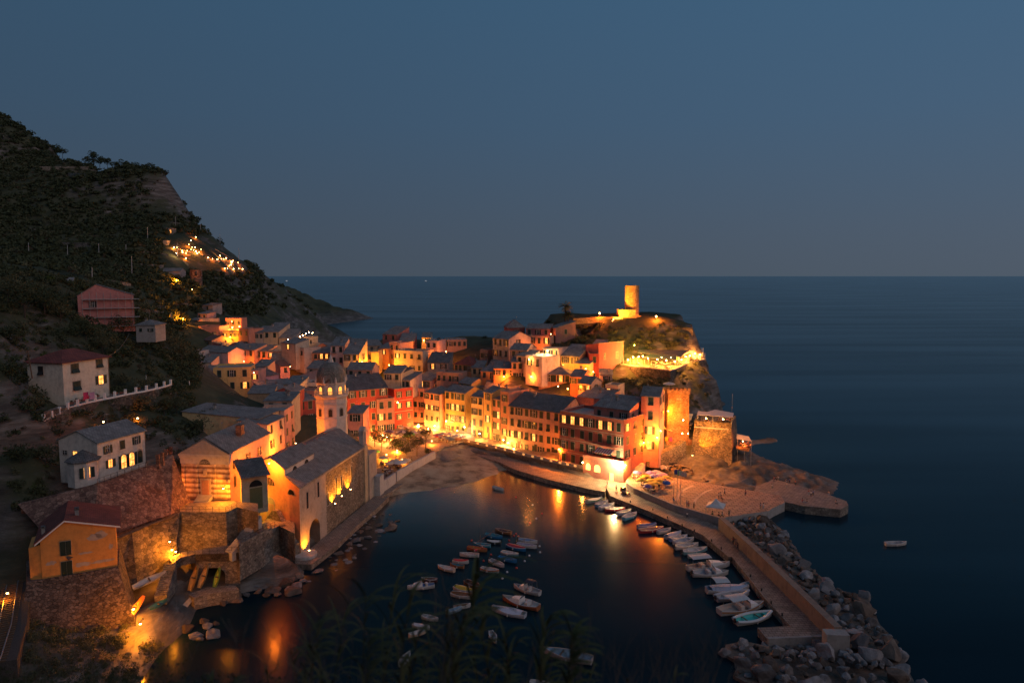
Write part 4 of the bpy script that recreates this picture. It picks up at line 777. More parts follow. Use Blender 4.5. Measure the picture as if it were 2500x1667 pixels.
# rocks along the church walkway and in the cove
r_ = random.Random(5); k_ = 0
for poly, n, z, lo, hi, lab, grp in (([gz(k, x, y, 0) for k, x, y in [('H',20,760),('H',150,780),('H',290,820),('H',250,960),('H',100,1000),('H',60,1100),('B',1600,1330),('B',1380,1520),('s',800,1400),('s',740,1430),('B',1180,1510),('B',1500,1210)]], 46, -.15, .6, 1.7, 'dark wet rock in the shallows beside the church walkway', 'rocks beside the church walkway'),
    ([gz(k, x, y, .3) for k, x, y in [('s',540,1445),('s',620,1405),('s',740,1395),('s',735,1440),('s',600,1470),('s',470,1480)]], 26, .3, .7, 1.9, 'brown boulder on the shore below the boat cave', 'boulders below the boat cave'),
    ([gz(k, x, y, .3) for k, x, y in [('O',1450,1100),('O',1800,1020),('O',1850,1150),('O',1600,1230),('O',1450,1180)]], 8, .2, .6, 1.6, 'boulder standing in the cove near the lit water', 'boulders in the cove'),
    ([gz(k, x, y, .8) for k, x, y in [('U',1650,1080),('U',2300,1180),('s',1900,1175),('s',1840,1150),('U',2300,900),('U',1900,860)]], 34, 1.2, .7, 2.2, 'brown rock on the slabs behind the paved square', 'rocks behind the paved square'),
    ([gz(k, x, y, .5) for k, x, y in [('U',700,950),('U',1000,800),('U',1250,830),('U',1600,1040),('U',1300,990)]], 22, 2.6, .6, 1.5, 'orange-lit rock at the foot of the stepped ramp', 'rocks at the foot of the stepped ramp')):
    for x, y, q in scatter(poly, lo, hi, n, r_, 3000):
        put_boulder(r_.choice(BM_[5:]), (x, y, z), (q*1.4, q*1.1, q*.6), (r_.uniform(-.3, .3), r_.uniform(-.3, .3), r_.uniform(0, 6)), lab, grp)
from mathutils import Matrix, Euler
BOUL.sort(key=lambda t: -t[0]); rest = MB()
for i, (_, me, loc, sc, rot, lab, grp) in enumerate(BOUL):
    if i < 296: o = link('boulder', me, None, loc, 0, sc); o.rotation_euler = rot; tag(o, lab, 'boulder', grp)
    else:
        M_ = Matrix.LocRotScale(Vector(loc), Euler(rot), Vector(sc)); k = len(rest.v); rest.v += [tuple(M_@v.co) for v in me.vertices]; rest.f += [tuple(k+j for j in p.vertices) for p in me.polygons]; rest.m += [0]*len(me.polygons)
tag(rest.build('small_rocks', RB_), 'small rocks filling the breakwater and the shore', None, None, 'stuff')
# ------------------------------------------------------------------ church
def arch_pts(x0, x1, z0, zs, n=8):
    """arch outline (x,z): straight to zs then semicircle"""
    cx = (x0+x1)/2; r = (x1-x0)/2; return [(x0, z0), (x1, z0)] + [(cx+r*math.cos(t*math.pi/n), zs+r*math.sin(t*math.pi/n)) for t in range(n+1)]
def extrude(m, pts2, O, U, N, th, mi=0):
    """pts2 (u,z) polygon on the plane at O spanned by U (plan dir) and z, front face along -N? extruded by th along N"""
    A = [(O[0]+U[0]*u, O[1]+U[1]*u, z) for u, z in pts2]; B = [(a[0]+N[0]*th, a[1]+N[1]*th, a[2]) for a in A]
    n = len(A); k = len(m.v); m.v += A+B; m.f.append(tuple(range(k+n-1, k-1, -1))); m.m.append(mi); m.f.append(tuple(range(k+n, k+2*n))); m.m.append(mi)
    for i in range(n): j = (i+1) % n; m.f.append((k+i, k+j, k+n+j, k+n+i)); m.m.append(mi)
A0 = Vector(aty(*cr('B', 1035, 915), 145)); ZE = A0.z; A1 = Vector(gz('B', 1530, 600, ZE)); LD = (A1-A0); LL = LD.length; LD.normalize()
BD = Vector((-.85, .53, 0)).normalized(); OUT = Vector((LD.y, -LD.x, 0))
def CH(s, t, z): p = A0+BD*s+LD*t; return (p.x, p.y, z)
church = thing('church', 'large grey-roofed harbour church with orange front and lit stone flank beside the water', 'church', (0, 0, 0))
PLC = plaster((.42, .33, .26), .4); PLO = plaster((.55, .27, .14), .3)
m = MB()
T1_ = 13.0
# long flank: plaster bay with the big ground arch, then rubble masonry
def flank(m, t0, t1, z0, z1): m.quad(CH(0, t0, z0), CH(0, t1, z0), CH(0, t1, z1), CH(0, t0, z1))
ar0, ar1, az = 4.2, 9.4, 4.2
flank(m, 0, ar0, 0, ZE); flank(m, ar1, T1_, 0, ZE)
pts = [(ar0, ZE), (ar0, az)] + [((ar0+ar1)/2-(ar1-ar0)/2*math.cos(q*math.pi/10), az+(ar1-ar0)/2*math.sin(q*math.pi/10)) for q in range(1, 10)] + [(ar1, az), (ar1, ZE)]
m.poly([CH(0, u, z) for u, z in pts][::-1])
for (u0, z0_), (u1, z1_) in zip([(ar0, 0)]+pts[1:-1], pts[1:-1]+[(ar1, 0)]): m.quad(CH(0, u0, z0_), CH(0, u1, z1_), CH(3.2, u1, z1_), CH(3.2, u0, z0_))
m.build('wall', PLC, church)
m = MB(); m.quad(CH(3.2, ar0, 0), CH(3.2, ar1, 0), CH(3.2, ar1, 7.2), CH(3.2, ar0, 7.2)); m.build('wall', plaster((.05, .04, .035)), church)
m = MB(); flank(m, T1_, LL, 0, ZE); m.build('wall', stone('church_rubble', (.16, .13, .10), (.42, .34, .25), 2.2, 1.0, .15), church)
# front (orange) wall with stepped gable and far end
fr = [(0, 0), (12.6, 0), (12.6, 19.4), (8.4, 20.9), (4.3, 19.2), (4.3, 17.6), (0, ZE)]
m = MB(); m.poly([CH(s, 0, z) for s, z in fr][::-1]); m.poly([CH(12.6, 0, 0), CH(12.6, LL, 0), CH(12.6, LL, 19.2), CH(12.6, 0, 19.2)][::-1]); m.quad(CH(0, LL, 0), CH(12.6, LL, 0), CH(12.6, LL, 19.2), CH(0, LL, ZE)); m.build('wall', PLO, church)
# clerestory wall + roofs
m = MB(); m.quad(CH(4.3, 0, 17.3), CH(4.3, T1_+1, 17.3), CH(4.3, T1_+1, 19.1), CH(4.3, 0, 19.1)); m.poly([CH(4.3, T1_+1, 16), CH(12.6, T1_+1, 16), CH(12.6, T1_+1, 19.3), CH(8.4, T1_+1, 20.8), CH(4.3, T1_+1, 19.1)]); m.build('clerestory', plaster((.55, .48, .42)), church)
def roofslab(name, c4, mat, t=.22):
    q = MB(); q.hexa([(p[0], p[1], p[2]-t) for p in c4]+[tuple(p) for p in c4]); return q.build(name, mat, church)
r1 = roofslab('roof', [CH(4.1, -.3, 19.25), CH(4.1, T1_+1.2, 19.25), CH(8.4, T1_+1.2, 21.1), CH(8.4, -.3, 21.1)], SLATE)
roofslab('roof', [CH(8.41, -.3, 21.1), CH(8.41, T1_+1.2, 21.1), CH(12.9, T1_+1.2, 19.6), CH(12.9, -.3, 19.6)], SLATE)
roofslab('roof', [CH(-.4, -.3, ZE+.2), CH(-.4, LL, ZE+.2), CH(4.29, LL, 17.95), CH(4.29, -.3, 17.95)], SLATE)
roofslab('roof', [CH(4.3, T1_+1.25, 17.95), CH(4.3, LL, 17.95), CH(8.8, LL, 19.9), CH(8.8, T1_+1.25, 19.9)], SLATE)
roofslab('roof', [CH(8.81, T1_+1.25, 19.9), CH(8.81, LL, 19.9), CH(12.9, LL, 18.6), CH(12.9, T1_+1.25, 18.6)], SLATE)
# eaves: corbel frieze under the roof of the flank
m = MB(); n_ = 60
for i in range(n_): t = i*LL/n_; a = CH(-.28, t, ZE-.45); b = CH(-.28, t+.3, ZE-.45); c2 = CH(0, t+.3, ZE-.45); d2 = CH(0, t, ZE-.45); m.hexa([a, b, c2, d2]+[(p[0], p[1], ZE-.02) for p in (a, b, c2, d2)])
m.build('cornice', CONCL, church)
def fl_win(name, t, z0, zs, w_, mat, frame=None, parent=church, depth=.06):
    if frame: q = MB(); extrude(q, arch_pts(t-w_/2-.2, t+w_/2+.2, z0-.15, zs), (*CH(0, 0, 0)[:2],), LD, OUT, depth*.5); f = q.build('window', frame, parent)
    else: f = parent
    q = MB(); extrude(q, arch_pts(t-w_/2, t+w_/2, z0, zs), (*CH(0, 0, 0)[:2],), LD, OUT, depth); q.build(name, mat, f)
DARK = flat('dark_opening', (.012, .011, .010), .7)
for t, z0, z1 in ((3.6, 10.2, 14.0), (9.0, 11.0, 14.6)):
    q = MB(); extrude(q, [(t-.55, z0), (t+.55, z0), (t+.55, z1), (t-.55, z1)], CH(0, 0, 0)[:2], LD, OUT, .05); f = q.build('window', SURR, church); q = MB(); extrude(q, [(t-.35, z0+.15), (t+.35, z0+.15), (t+.35, z1-.2), (t-.35, z1-.2)], CH(0, 0, 0)[:2], LD, OUT, .08); q.build('pane', GLASSD, f)
for t, z0, zs, w_ in ((13.9, 7.6, 10, 1.0), (18.7, 8.3, 12.4, .8), (21.6, 9.2, 11.8, .8), (28.0, 8.8, 12.6, .8), (28.3, 14, 15.2, .6), (24.5, 12.5, 13.4, .5)): fl_win('pane', t, z0, zs, w_, DARK, CONCL)
# lunette windows on the clerestory
for t in (4.5, 10.2): q = MB(); p = CH(4.3, 0, 0); extrude(q, [(t+.95*math.cos(a*math.pi/8), 17.75+.95*math.sin(a*math.pi/8)) for a in range(9)], p[:2], LD, OUT, .07); q.build('lunette', GLASSD, church)
# front details: lunettes and door
FO = Vector((-BD.y, BD.x, 0)); FO = FO if FO.y < 0 else -FO
def frontw(name, pts, mat, th, parent=church): q = MB(); extrude(q, pts, A0[:2], BD, FO, th); return q.build(name, mat, parent)
def lun(cx, z, r): return [(cx+r*math.cos(a*math.pi/10), z+r*math.sin(a*math.pi/10)) for a in range(11)]
f = frontw('lunette', lun(9.2, 15.0, 1.85), SURR, .05); frontw('pane', lun(9.2, 15.1, 1.6), GLASSD, .08, f)
for i in range(-2, 3): frontw('mullion', [(9.2+i*.55-.04, 15.1), (9.2+i*.55+.04, 15.1), (9.2+i*.55+.04, 15.1+math.sqrt(1.6**2-(i*.55)**2)), (9.2+i*.55-.04, 15.1+math.sqrt(1.6**2-(i*.55)**2))], SURR, .11, f)
f = frontw('lunette', lun(2.4, 14.0, 1.25), SURR, .05); frontw('pane', lun(2.4, 14.1, 1.0), GLASSD, .08, f)
f = frontw('door_surround', arch_pts(7.6, 10.4, 7.4, 11), SURR, .06); frontw('door', [(8.0, 7.4), (10, 7.4), (10, 10.9), (8.0, 10.9)], plaster((.45, .22, .15)), .1, f)
q = MB(); extrude(q, [(-.15, 2), (1.0, 1.2), (1.0, 5.3)] , A0[:2], BD, FO, .25)
# low stone buttress ring at the lit corner
q = MB(); p = CH(.6, .3, 0); q.lathe([(2.6, 1.2), (2.6, 1.75), (2.3, 1.8)], 20, (p[0]+1.2, p[1]-.6, 0)); tag(q.build('stone_bench', CONCL), 'round lit stone step at the harbour corner of the church', 'step')
# end buttress, small bell gable
e1 = Vector(CH(0, LL, 0)); q = MB()
def boxdir(q, O, U, N, u0, u1, n0, n1, z0, z1, mi=0):
    f = lambda u, n_, z: (O[0]+U[0]*u+N[0]*n_, O[1]+U[1]*u+N[1]*n_, z)
    q.hexa([f(u0, n0, z0), f(u0, n1, z0), f(u1, n1, z0), f(u1, n0, z0), f(u0, n0, z1), f(u0, n1, z1), f(u1, n1, z1), f(u1, n0, z1)] if (U[0]*N[1]-U[1]*N[0]) < 0 else [f(u0, n0, z0), f(u1, n0, z0), f(u1, n1, z0), f(u0, n1, z0), f(u0, n0, z1), f(u1, n0, z1), f(u1, n1, z1), f(u0, n1, z1)], mi)
boxdir(q, e1, LD, OUT, -.1, 2.1, -3, .25, 0, 16.2); q.build('pier', plaster((.50, .36, .22)), church)
q = MB(); boxdir(q, e1, LD, OUT, 2.1, 7.5, -3, .6, 0, 13.2); q.build('buttress', PLC, church)
q = MB(); boxdir(q, e1, LD, OUT, 5.5, 8.5, -1, 2.2, 0, 6.5); q.build('buttress', CONCL, church)
bg_ = thing('bell_gable', 'little arched bell gable on the end pier of the church', 'bell gable', (0, 0, 0))
q = MB(); boxdir(q, e1, LD, OUT, .0, .55, -1.2, 0, 16.2, 19.6); boxdir(q, e1, LD, OUT, 1.45, 2.0, -1.2, 0, 16.2, 19.6); boxdir(q, e1, LD, OUT, -.15, 2.15, -1.3, .1, 19.6, 20.0); extrude(q, [(-.2, 20.0), (2.2, 20.0), (1, 21.0)], (e1+OUT*.1)[:2], LD, -OUT, 1.4); q.build('gable', plaster((.5, .40, .34)), bg_)
q = MB(); c0 = e1+LD*1.0-OUT*.6; q.lathe([(.42, 0), (.34, .2), (.25, .6), (.1, .8)], 12, (c0.x, c0.y, 18.3)); q.build('bell', flat('bronze', (.12, .09, .04), .4, .8), bg_)
# ------------------------------------------------------------------ bell tower
def TZ(y): return 60-(y-672)*186/1736*1.0
TW = thing('bell_tower', 'tall octagonal bell tower with ribbed dome beside the church', 'tower', aty(810.5, 1000, 188)[:2]+(3,))
TC = (0, 0, 0); PT = plaster((.56, .48, .42), .2); o8 = R(22.5+8)
z = lambda py: aty(810, py, 184)[2]-3
q = MB(); q.lathe([(4.15, -3), (4.15, z(1023)-.2), (4.3, z(1023)-.2), (4.3, z(1023)+.1), (4.15, z(1023)+.1), (4.15, z(975)), (4.6, z(972)), (4.75, z(968)), (4.75, z(966))], 8, TC, 0, o8); q.build('shaft', PT, TW)
q = MB(); q.lathe([(3.8, z(966)), (3.8, z(941)), (4.1, z(939)), (4.15, z(936))], 8, TC, 0, o8); q.build('belfry', PT, TW)
q = MB(); zz = z(936); hh = z(888)-zz; q.lathe([(4.0*math.cos(a*math.pi/2/9)**.75, zz+hh*math.sin(a*math.pi/2/9)) for a in range(9)]+[(.5, zz+hh)], 16, TC, 0, o8)
dm = q.build('dome', slate('dome_tiles', (.20, .17, .14), (.27, .24, .20), 1.4), TW)
q = MB(); q.lathe([(.75, zz+hh-.1), (.6, zz+hh+.5), (.45, zz+hh+.9), (.5, zz+hh+1.0), (.2, zz+hh+1.5), (.08, zz+hh+1.9)], 8, TC); q.tube((0, 0, zz+hh+1.9), (0, 0, zz+hh+2.9), .05); q.tube((-.3, 0, zz+hh+2.6), (.3, 0, zz+hh+2.6), .04); q.build('lantern', PT, TW)
for i in range(8):
    a = o8+i*math.pi/4; q = MB(); x, y = 4.05*math.cos(a), 4.05*math.sin(a); q.lathe([(.28, zz-.05), (.28, zz+.7), (.12, zz+1.2), (.16, zz+1.3), (.03, zz+1.6)], 6, (x, y, 0)); q.build('pinnacle', PT, TW)
    q = MB(); b0 = (4.6*math.cos(a), 4.6*math.sin(a)); a2 = a+math.pi/4; b1 = (4.6*math.cos(a2), 4.6*math.sin(a2)); zb = z(966)
    for k in range(9): t = (k+.5)/9; q.tube((b0[0]+(b1[0]-b0[0])*t, b0[1]+(b1[1]-b0[1])*t, zb), (b0[0]+(b1[0]-b0[0])*t, b0[1]+(b1[1]-b0[1])*t, zb+.9), .07, n=5)
    q.tube((*b0, zb+.95), (*b1, zb+.95), .1, n=5); q.build('balustrade', PT, TW)
    mid = a+math.pi/8; ap = math.cos(math.pi/8)
    U = Vector((-math.sin(mid), math.cos(mid), 0)); N = Vector((math.cos(mid), math.sin(mid), 0))
    def tw(name, pts, r, th, mat, parent=TW): q = MB(); O = N*(r*ap-.02); extrude(q, pts, O[:2], U, N, th+.02); return q.build(name, mat, parent)
    f = tw('window', arch_pts(-.75, .75, z(964), z(950)), 3.8, .05, SURR); tw('opening', arch_pts(-.52, .52, z(964), z(951)), 3.8, .09, emit('belfry_glow', (1, .38, .06), 2.0), f)
    f = tw('window', arch_pts(-.7, .7, z(1019), z(1003)), 4.15, .05, SURR); tw('opening', arch_pts(-.45, .45, z(1018), z(1004)), 4.15, .09, DARK, f)
    q = MB()
    for k in range(6):
        O = N*(4.15*ap-.02); u = -1.35+k*.54; extrude(q, [(u-.1, z(992)), (u+.1, z(992)), (u+.27, z(986)), (u-.27, z(986))], O[:2], U, N, .12)
    q.build('arcade_frieze', PT, TW)
# ------------------------------------------------------------------ oratory with striped front
def stripemat():
    m, nt, b = newmat('striped_masonry'); L = nt.links; tc = nd(nt, 'ShaderNodeTexCoord'); s = nd(nt, 'ShaderNodeSeparateXYZ'); L.new(tc.outputs['Object'], s.inputs[0])
    mu = nd(nt, 'ShaderNodeMath', operation='MULTIPLY'); mu.inputs[1].default_value = .95; L.new(s.outputs[2], mu.inputs[0]); fr = nd(nt, 'ShaderNodeMath', operation='FRACT'); L.new(mu.outputs[0], fr.inputs[0])
    r = ramp(nt, [(.44, (.20, .12, .09)), (.5, (.46, .36, .30))]); L.new(fr.outputs[0], r.inputs['Fac'])
    n = nd(nt, 'ShaderNodeTexNoise', i_Scale=1.2, i_Detail=8.0); L.new(tc.outputs['Object'], n.inputs['Vector']); r2 = ramp(nt, [(.3, (.5, .48, .46)), (.65, (1.1, 1.1, 1.1))]); L.new(n.outputs['Fac'], r2.inputs['Fac'])
    mx = nd(nt, 'ShaderNodeMixRGB', blend_type='MULTIPLY'); mx.inputs[0].default_value = 1; L.new(r.outputs[0], mx.inputs[1]); L.new(r2.outputs[0], mx.inputs[2]); L.new(mx.outputs[0], b.inputs['Base Color']); b.inputs['Roughness'].default_value = .9; return m
ora, ow, od, oh = house('B', 143.6, 140, 632, 498, 642, 0, 18.5, 'p', 3.0, (.46,.32,.26), 0, 0, 'oratory with banded stone front and slate gable roof on the lit platform', zb=14.2, side=None, chim=0, wins=False, name='oratory', cat='chapel')
q = MB(); q.box(-.15, -.35, 0, ow+.15, -.02, 7.6, 0); q.build('striped_front', stripemat(), ora)
q = MB(); q.box(-.4, -.6, oh-1.2, ow+.4, .1, oh-.7); q.box(-.25, -.45, oh-2.4, ow+.25, -.02, oh-1.2); q.box(-.5, -.7, oh-.7, ow+.5, .2, oh-.35); q.build('entablature', CONCL, ora)
q = MB(); q.poly([(x, -.7, z) for x, z in ((-.5, oh-.35), (ow+.5, oh-.35), (ow/2, oh+2.7))]); q.build('pediment', CONC, ora)
f = MB(); O = Vector((ow/2, -.35, 0)); extrude(f, [(1.5*math.cos(a*math.pi/10), 7.2+1.4*math.sin(a*math.pi/10)) for a in range(11)], O[:2], Vector((1, 0, 0)), Vector((0, -1, 0)), .06); l_ = f.build('lunette', SURR, ora)
f = MB(); extrude(f, [(1.2*math.cos(a*math.pi/10), 7.3+1.1*math.sin(a*math.pi/10)) for a in range(11)], O[:2], Vector((1, 0, 0)), Vector((0, -1, 0)), .1); f.build('pane', GLASSD, l_)
f = MB(); f.box(ow/2-1.1, -.5, 0, ow/2+1.1, -.35, 4.3); s_ = f.build('door_surround', SURR, ora); f = MB(); f.box(ow/2-.75, -.58, .9, ow/2+.75, -.5, 4.0); f.build('door', plaster((.30, .15, .11)), s_)
f = MB(); extrude(f, arch_pts(-.4, .4, 4.9, 6.0), O[:2], Vector((1, 0, 0)), Vector((0, -1, 0)), .12); f.build('niche', SURR, ora)
for x in (.4, 3.1, ow-3.1, ow-.4): f = MB(); f.box(x-.25, -.5, 0, x+.25, -.3, oh-2.4); f.build('pilaster', stripemat() if 'strp' not in MC else MC['strp'], ora)
st = MB()
for i in range(6): st.box(ow/2-1.6, -.4-.34*(6-i), 0, ow/2+1.6, -.4, .15*(i+1)) if False else st.box(ow/2-1.5, -.6-.34*(6-i), -.05, ow/2+1.5, -.6-.34*(5-i), .16*(i+1))
st.build('front_steps', CONC, ora)
for yy in (2.5, 8.0, 13.5): add_window(ora, ow, yy, 6.8, R(90), 'plain' if False else 'open', 'b', .9, 1.7, True)
for yy in (2.0, 7.2, 12.6): add_window(ora, ow, yy, 3.2, R(90), 'closed', 'b', .8, 2.2, True)
f = MB(); f.box(ow-2.6, 8, oh+1.8, ow-1.3, 9.4, oh+3.9); f.build('stone_chimney', STONED, ora)
# green-lamp porch between oratory and church
po = thing('porch', 'dim passage with arched fanlight and green lamp between oratory and church', 'porch', (*gz('B', 600, 1090, 12.4)[:2], 12.4), R(35))
f = MB(); f.box(0, 0, -1, 5.2, 1.0, 7.2); f.build('wall', plaster((.34, .31, .22)), po)
f = MB(); f.hexa([(-.4, -1.6, 7.0), (5.4, -1.6, 7.0), (5.4, 4, 9.5), (-.4, 4, 9.5), (-.4, -1.6, 7.2), (5.4, -1.6, 7.2), (5.4, 4, 9.7), (-.4, 4, 9.7)]); f.build('roof', SLATE2, po)
f = MB(); f.box(1.6, -.12, 0, 4.1, 0, 4.4); f.build('door', flat('olive_door', (.09, .10, .04), .6), po)
f = MB(); extrude(f, [(2.85+1.3*math.cos(a*math.pi/10), 4.7+1.3*math.sin(a*math.pi/10)) for a in range(11)], (0, 0), Vector((1, 0, 0)), Vector((0, -1, 0)), .1); f.build('fanlight', GLASSD, po)
# ------------------------------------------------------------------ platforms, walls and steps of the cove
def wallpoly(name, top, ztop, bot, zbot, mat, label, th=.8, kind=None):
    """battered wall between a top polyline and a bottom polyline given as world points"""
    q = MB()
    for i in range(len(top)-1):
        a, b = top[i], top[i+1]; c2, d2 = bot[i+1], bot[i]
        q.quad(d2, c2, b, a)
        n_ = Vector((b[1]-a[1], -(b[0]-a[0]), 0)).normalized(); n_ = n_ if n_.y < 0 or (abs(n_.y) < .3 and n_.x > 0) else -n_; o_ = -n_*th
        q.quad(a, b, (b[0]+o_.x, b[1]+o_.y, b[2]), (a[0]+o_.x, a[1]+o_.y, a[2])); q.quad((a[0]+o_.x, a[1]+o_.y, a[2]), (b[0]+o_.x, b[1]+o_.y, b[2]), (b[0]+o_.x*1.2, b[1]+o_.y*1.2, zbot), (a[0]+o_.x*1.2, a[1]+o_.y*1.2, zbot))
    return tag(q.build(name, mat), label, 'wall', None, kind)
PF = [gz('B', x, y, 14.2) for x, y in [(120,1095),(475,1097),(560,1060),(720,1095)]] + [gz('B', 720, 1030, 14.2), gz('B', 520, 1010, 14.2), gz('B', 140, 1030, 14.2), gz('B', 20, 1100, 14.2)]
slab('oratory_platform', PF, 14.2, 2, [stone('platform_masonry', (.14, .11, .08), (.34, .27, .2), 1.8), PAVE])
q = strip([PF[0], PF[1], PF[2]], [14.7]*3, [14.2]*3, .3, 1)
# upper brownish retaining wall below the white villa
tp = [gz('L', x, y, zz) for x, y, zz in [(150,1500,20),(480,1420,21.5),(830,1330,22.6),(1240,1185,22.8),(1370,1150,22.6),(1470,1080,23.5)]]
bt = [gz('O', x, y, zz) for x, y, zz in [(560,560,15),(760,440,15.2),(975,335,15.6),(1250,230,15.2),(1400,190,14.8),(1560,80,14.6)]]
wallpoly('retaining_wall', tp, 0, bt, 8, STONER, 'big reddish stone retaining wall below the white villa with arched doors')
q = MB()
for i, (x, y) in enumerate([(1345,1108),(1382,1090),(1415,1062),(1455,1040)]): p = gz('L', x, y+35, 23.2); q.box(p[0]-.3, p[1]-.3, 22, p[0]+.3, p[1]+.3, 24.8)
tag(q.build('wall_merlons', STONER), 'row of small stone merlons on top of the reddish wall', 'merlons')
# path ledge with parapet, then lower wall down to the cove
pl = [gz('O', x, y, zz) for x, y, zz in [(940,370,14.6),(1200,262,14.4),(1470,172,14.2)]]
q = MB()
for a, b, c2, d2 in ((pl[0], pl[1], bt[3], bt[2]), (pl[1], pl[2], bt[4], bt[3])): q.quad(a, b, (c2[0], c2[1], b[2]), (d2[0], d2[1], a[2]))
tag(q.build('ledge_path', PAVE), kind='structure')
lw = [gz('O', x, y, zz) for x, y, zz in [(1010,640,7.5),(1180,680,5),(1330,600,6.5),(1420,560,7.6)]]
tp2 = [gz('O', 940, 372, 14.6), gz('O', 1080, 318, 14.5), gz('O', 1250, 250, 14.3), gz('O', 1475, 176, 14.2)]
bt2 = [gz('O', 1000, 830, 4), gz('O', 1130, 800, 4.5), gz('O', 1290, 640, 6.4), gz('O', 1440, 500, 8.0)]
wallpoly('retaining_wall', tp2, 0, bt2, 2, STONED, 'dark lower retaining wall between the ledge path and the stairs to the cove', .6)
q = strip([pl[0], pl[1], pl[2]], [15.3, 15.1, 14.9], [14.3, 14.2, 14.0], .35, 1); tag(q.build('parapet', STONER), 'reddish parapet of the ledge path leading to the oratory platform', 'wall')
# landing with boat cave arch
LAND = [gz('O', x, y, 8.0) for x, y in [(1420,590),(1480,540),(1600,515),(1960,497),(2010,470),(2200,440),(1850,470),(1500,500),(1400,530)]]
ln = [gz('O', x, y, 8.0) for x, y in [(1415,590),(1480,540),(1600,512),(1960,500),(2010,440),(1860,440),(1480,500),(1385,545)]]
slab('cove_landing', ln, 8.0, 6.4, [STONED, PAVE])
fa = [gz('O', x, y, 8.0) for x, y in [(1415,590),(1480,540),(1600,512)]]; fb = gz('O', 1960, 500, 8.0)
g0 = Vector(fa[2]); g1 = Vector(fb); U = (g1-g0); WL = U.length; U.normalize(); N = Vector((U.y, -U.x, 0)); N = N if N.y < 0 else -N
cv = thing('boat_cave', 'arched stone boat cave under the landing with upright boats inside', 'cave', (0, 0, 0))
x0, x1, zs = WL*.12, WL*.66, 3.9
q = MB(); pts = [(0, 0), (x0, 0), (x0, zs)] + [((x0+x1)/2-(x1-x0)/2*math.cos(k*math.pi/10), zs+1.4*math.sin(k*math.pi/10)) for k in range(1, 10)] + [(x1, zs), (x1, 0), (WL, 0), (WL, 8), (0, 8)]
q.poly([(g0.x+U.x*u, g0.y+U.y*u, z_) for u, z_ in pts])
ap = pts[1:13]
for (u0, z0_), (u1, z1_) in zip(pts[1:13], pts[2:14]):
    if u0 <= x1 and u1 <= x1: q.quad((g0.x+U.x*u0, g0.y+U.y*u0, z0_), (g0.x+U.x*u1, g0.y+U.y*u1, z1_), (g0.x+U.x*u1-N.x*4, g0.y+U.y*u1-N.y*4, z1_), (g0.x+U.x*u0-N.x*4, g0.y+U.y*u0-N.y*4, z0_))
q.build('arch_wall', STONE, cv)
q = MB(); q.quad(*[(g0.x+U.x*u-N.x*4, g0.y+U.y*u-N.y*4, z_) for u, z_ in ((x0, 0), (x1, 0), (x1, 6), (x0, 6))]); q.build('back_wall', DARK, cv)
slab('cove_ramp', [gz('O', x, y, 2.3) for x, y in [(1545,840),(1700,780),(1930,765),(1960,800),(1700,840),(1590,870)]], 2.3, 0, [STONE, PAVE])
sl_ = MB(); sl_.poly([gz('O', *p) for p in [(1560,860,2.0),(1620,840,2.2),(1500,990,.2),(1410,1010,.2)]]); tag(sl_.build('slipway', CONC), kind='structure')
# jagged outcrops flanking the cave
for i, (x, y, s_, lab) in enumerate([(1500,640,(3.4,2.6,5.0),'folded rock outcrop left of the boat cave'),(1900,620,(2.6,2.2,4.6),'folded dark rock right of the boat cave'),(1440,700,(2.6,2.2,3.4),'rock at the foot of the cove stairs')]):
    p = gz('O', x, y, 4.0); o = link('rock_outcrop', BM_[7+i % 3], None, (p[0], p[1]+1.5, 3.0), i*1.3, s_); tag(o, lab, 'rock')
# sloping concrete sea wall right of the cave up to the church
ct = [gz('B', x, y, zz) for x, y, zz in [(575,1350,8.2),(700,1290,8.2),(880,1200,8.4),(930,1195,8.4)]]; cb = [gz('B', x, y, 1.2) for x, y in [(600,1500),(760,1480),(925,1380),(960,1360)]]
wallpoly('sloping_sea_wall', ct, 0, cb, 0, stone('sea_wall_concrete', (.22, .19, .17), (.34, .30, .27), .25, .8, .3, squash=.3), 'grey streaked sloping sea wall between boat cave and church', 1)
slab('church_yard', [gz('B', x, y, 8.2) for x, y in [(575,1350),(880,1200),(1000,1260),(1000,1150),(830,1120),(720,1200),(640,1260),(560,1330)]], 8.2, 1, [STONE, PAVE])
# buttress with small dark arch at the church foot
q = MB(); b0 = Vector(CH(0.2, -.4, 0)); 
bt_ = thing('church_buttress', 'sloping stone buttress with a small dark arch at the foot of the orange church front', 'buttress', (0, 0, 0))
extrude(q, [(0, 1), (11.0, 1), (9.5, 7.5), (6.8, 10.3), (5.6, 10.2), (1.8, 5.5), (0, 4.2)], (A0+FO*.3)[:2], BD, FO, 1.1); q.build('body', STONE, bt_)
q = MB(); extrude(q, arch_pts(4.6, 6.0, 2.0, 4.2), (A0+FO*1.4)[:2], BD, FO, .06); q.build('niche', DARK, bt_)
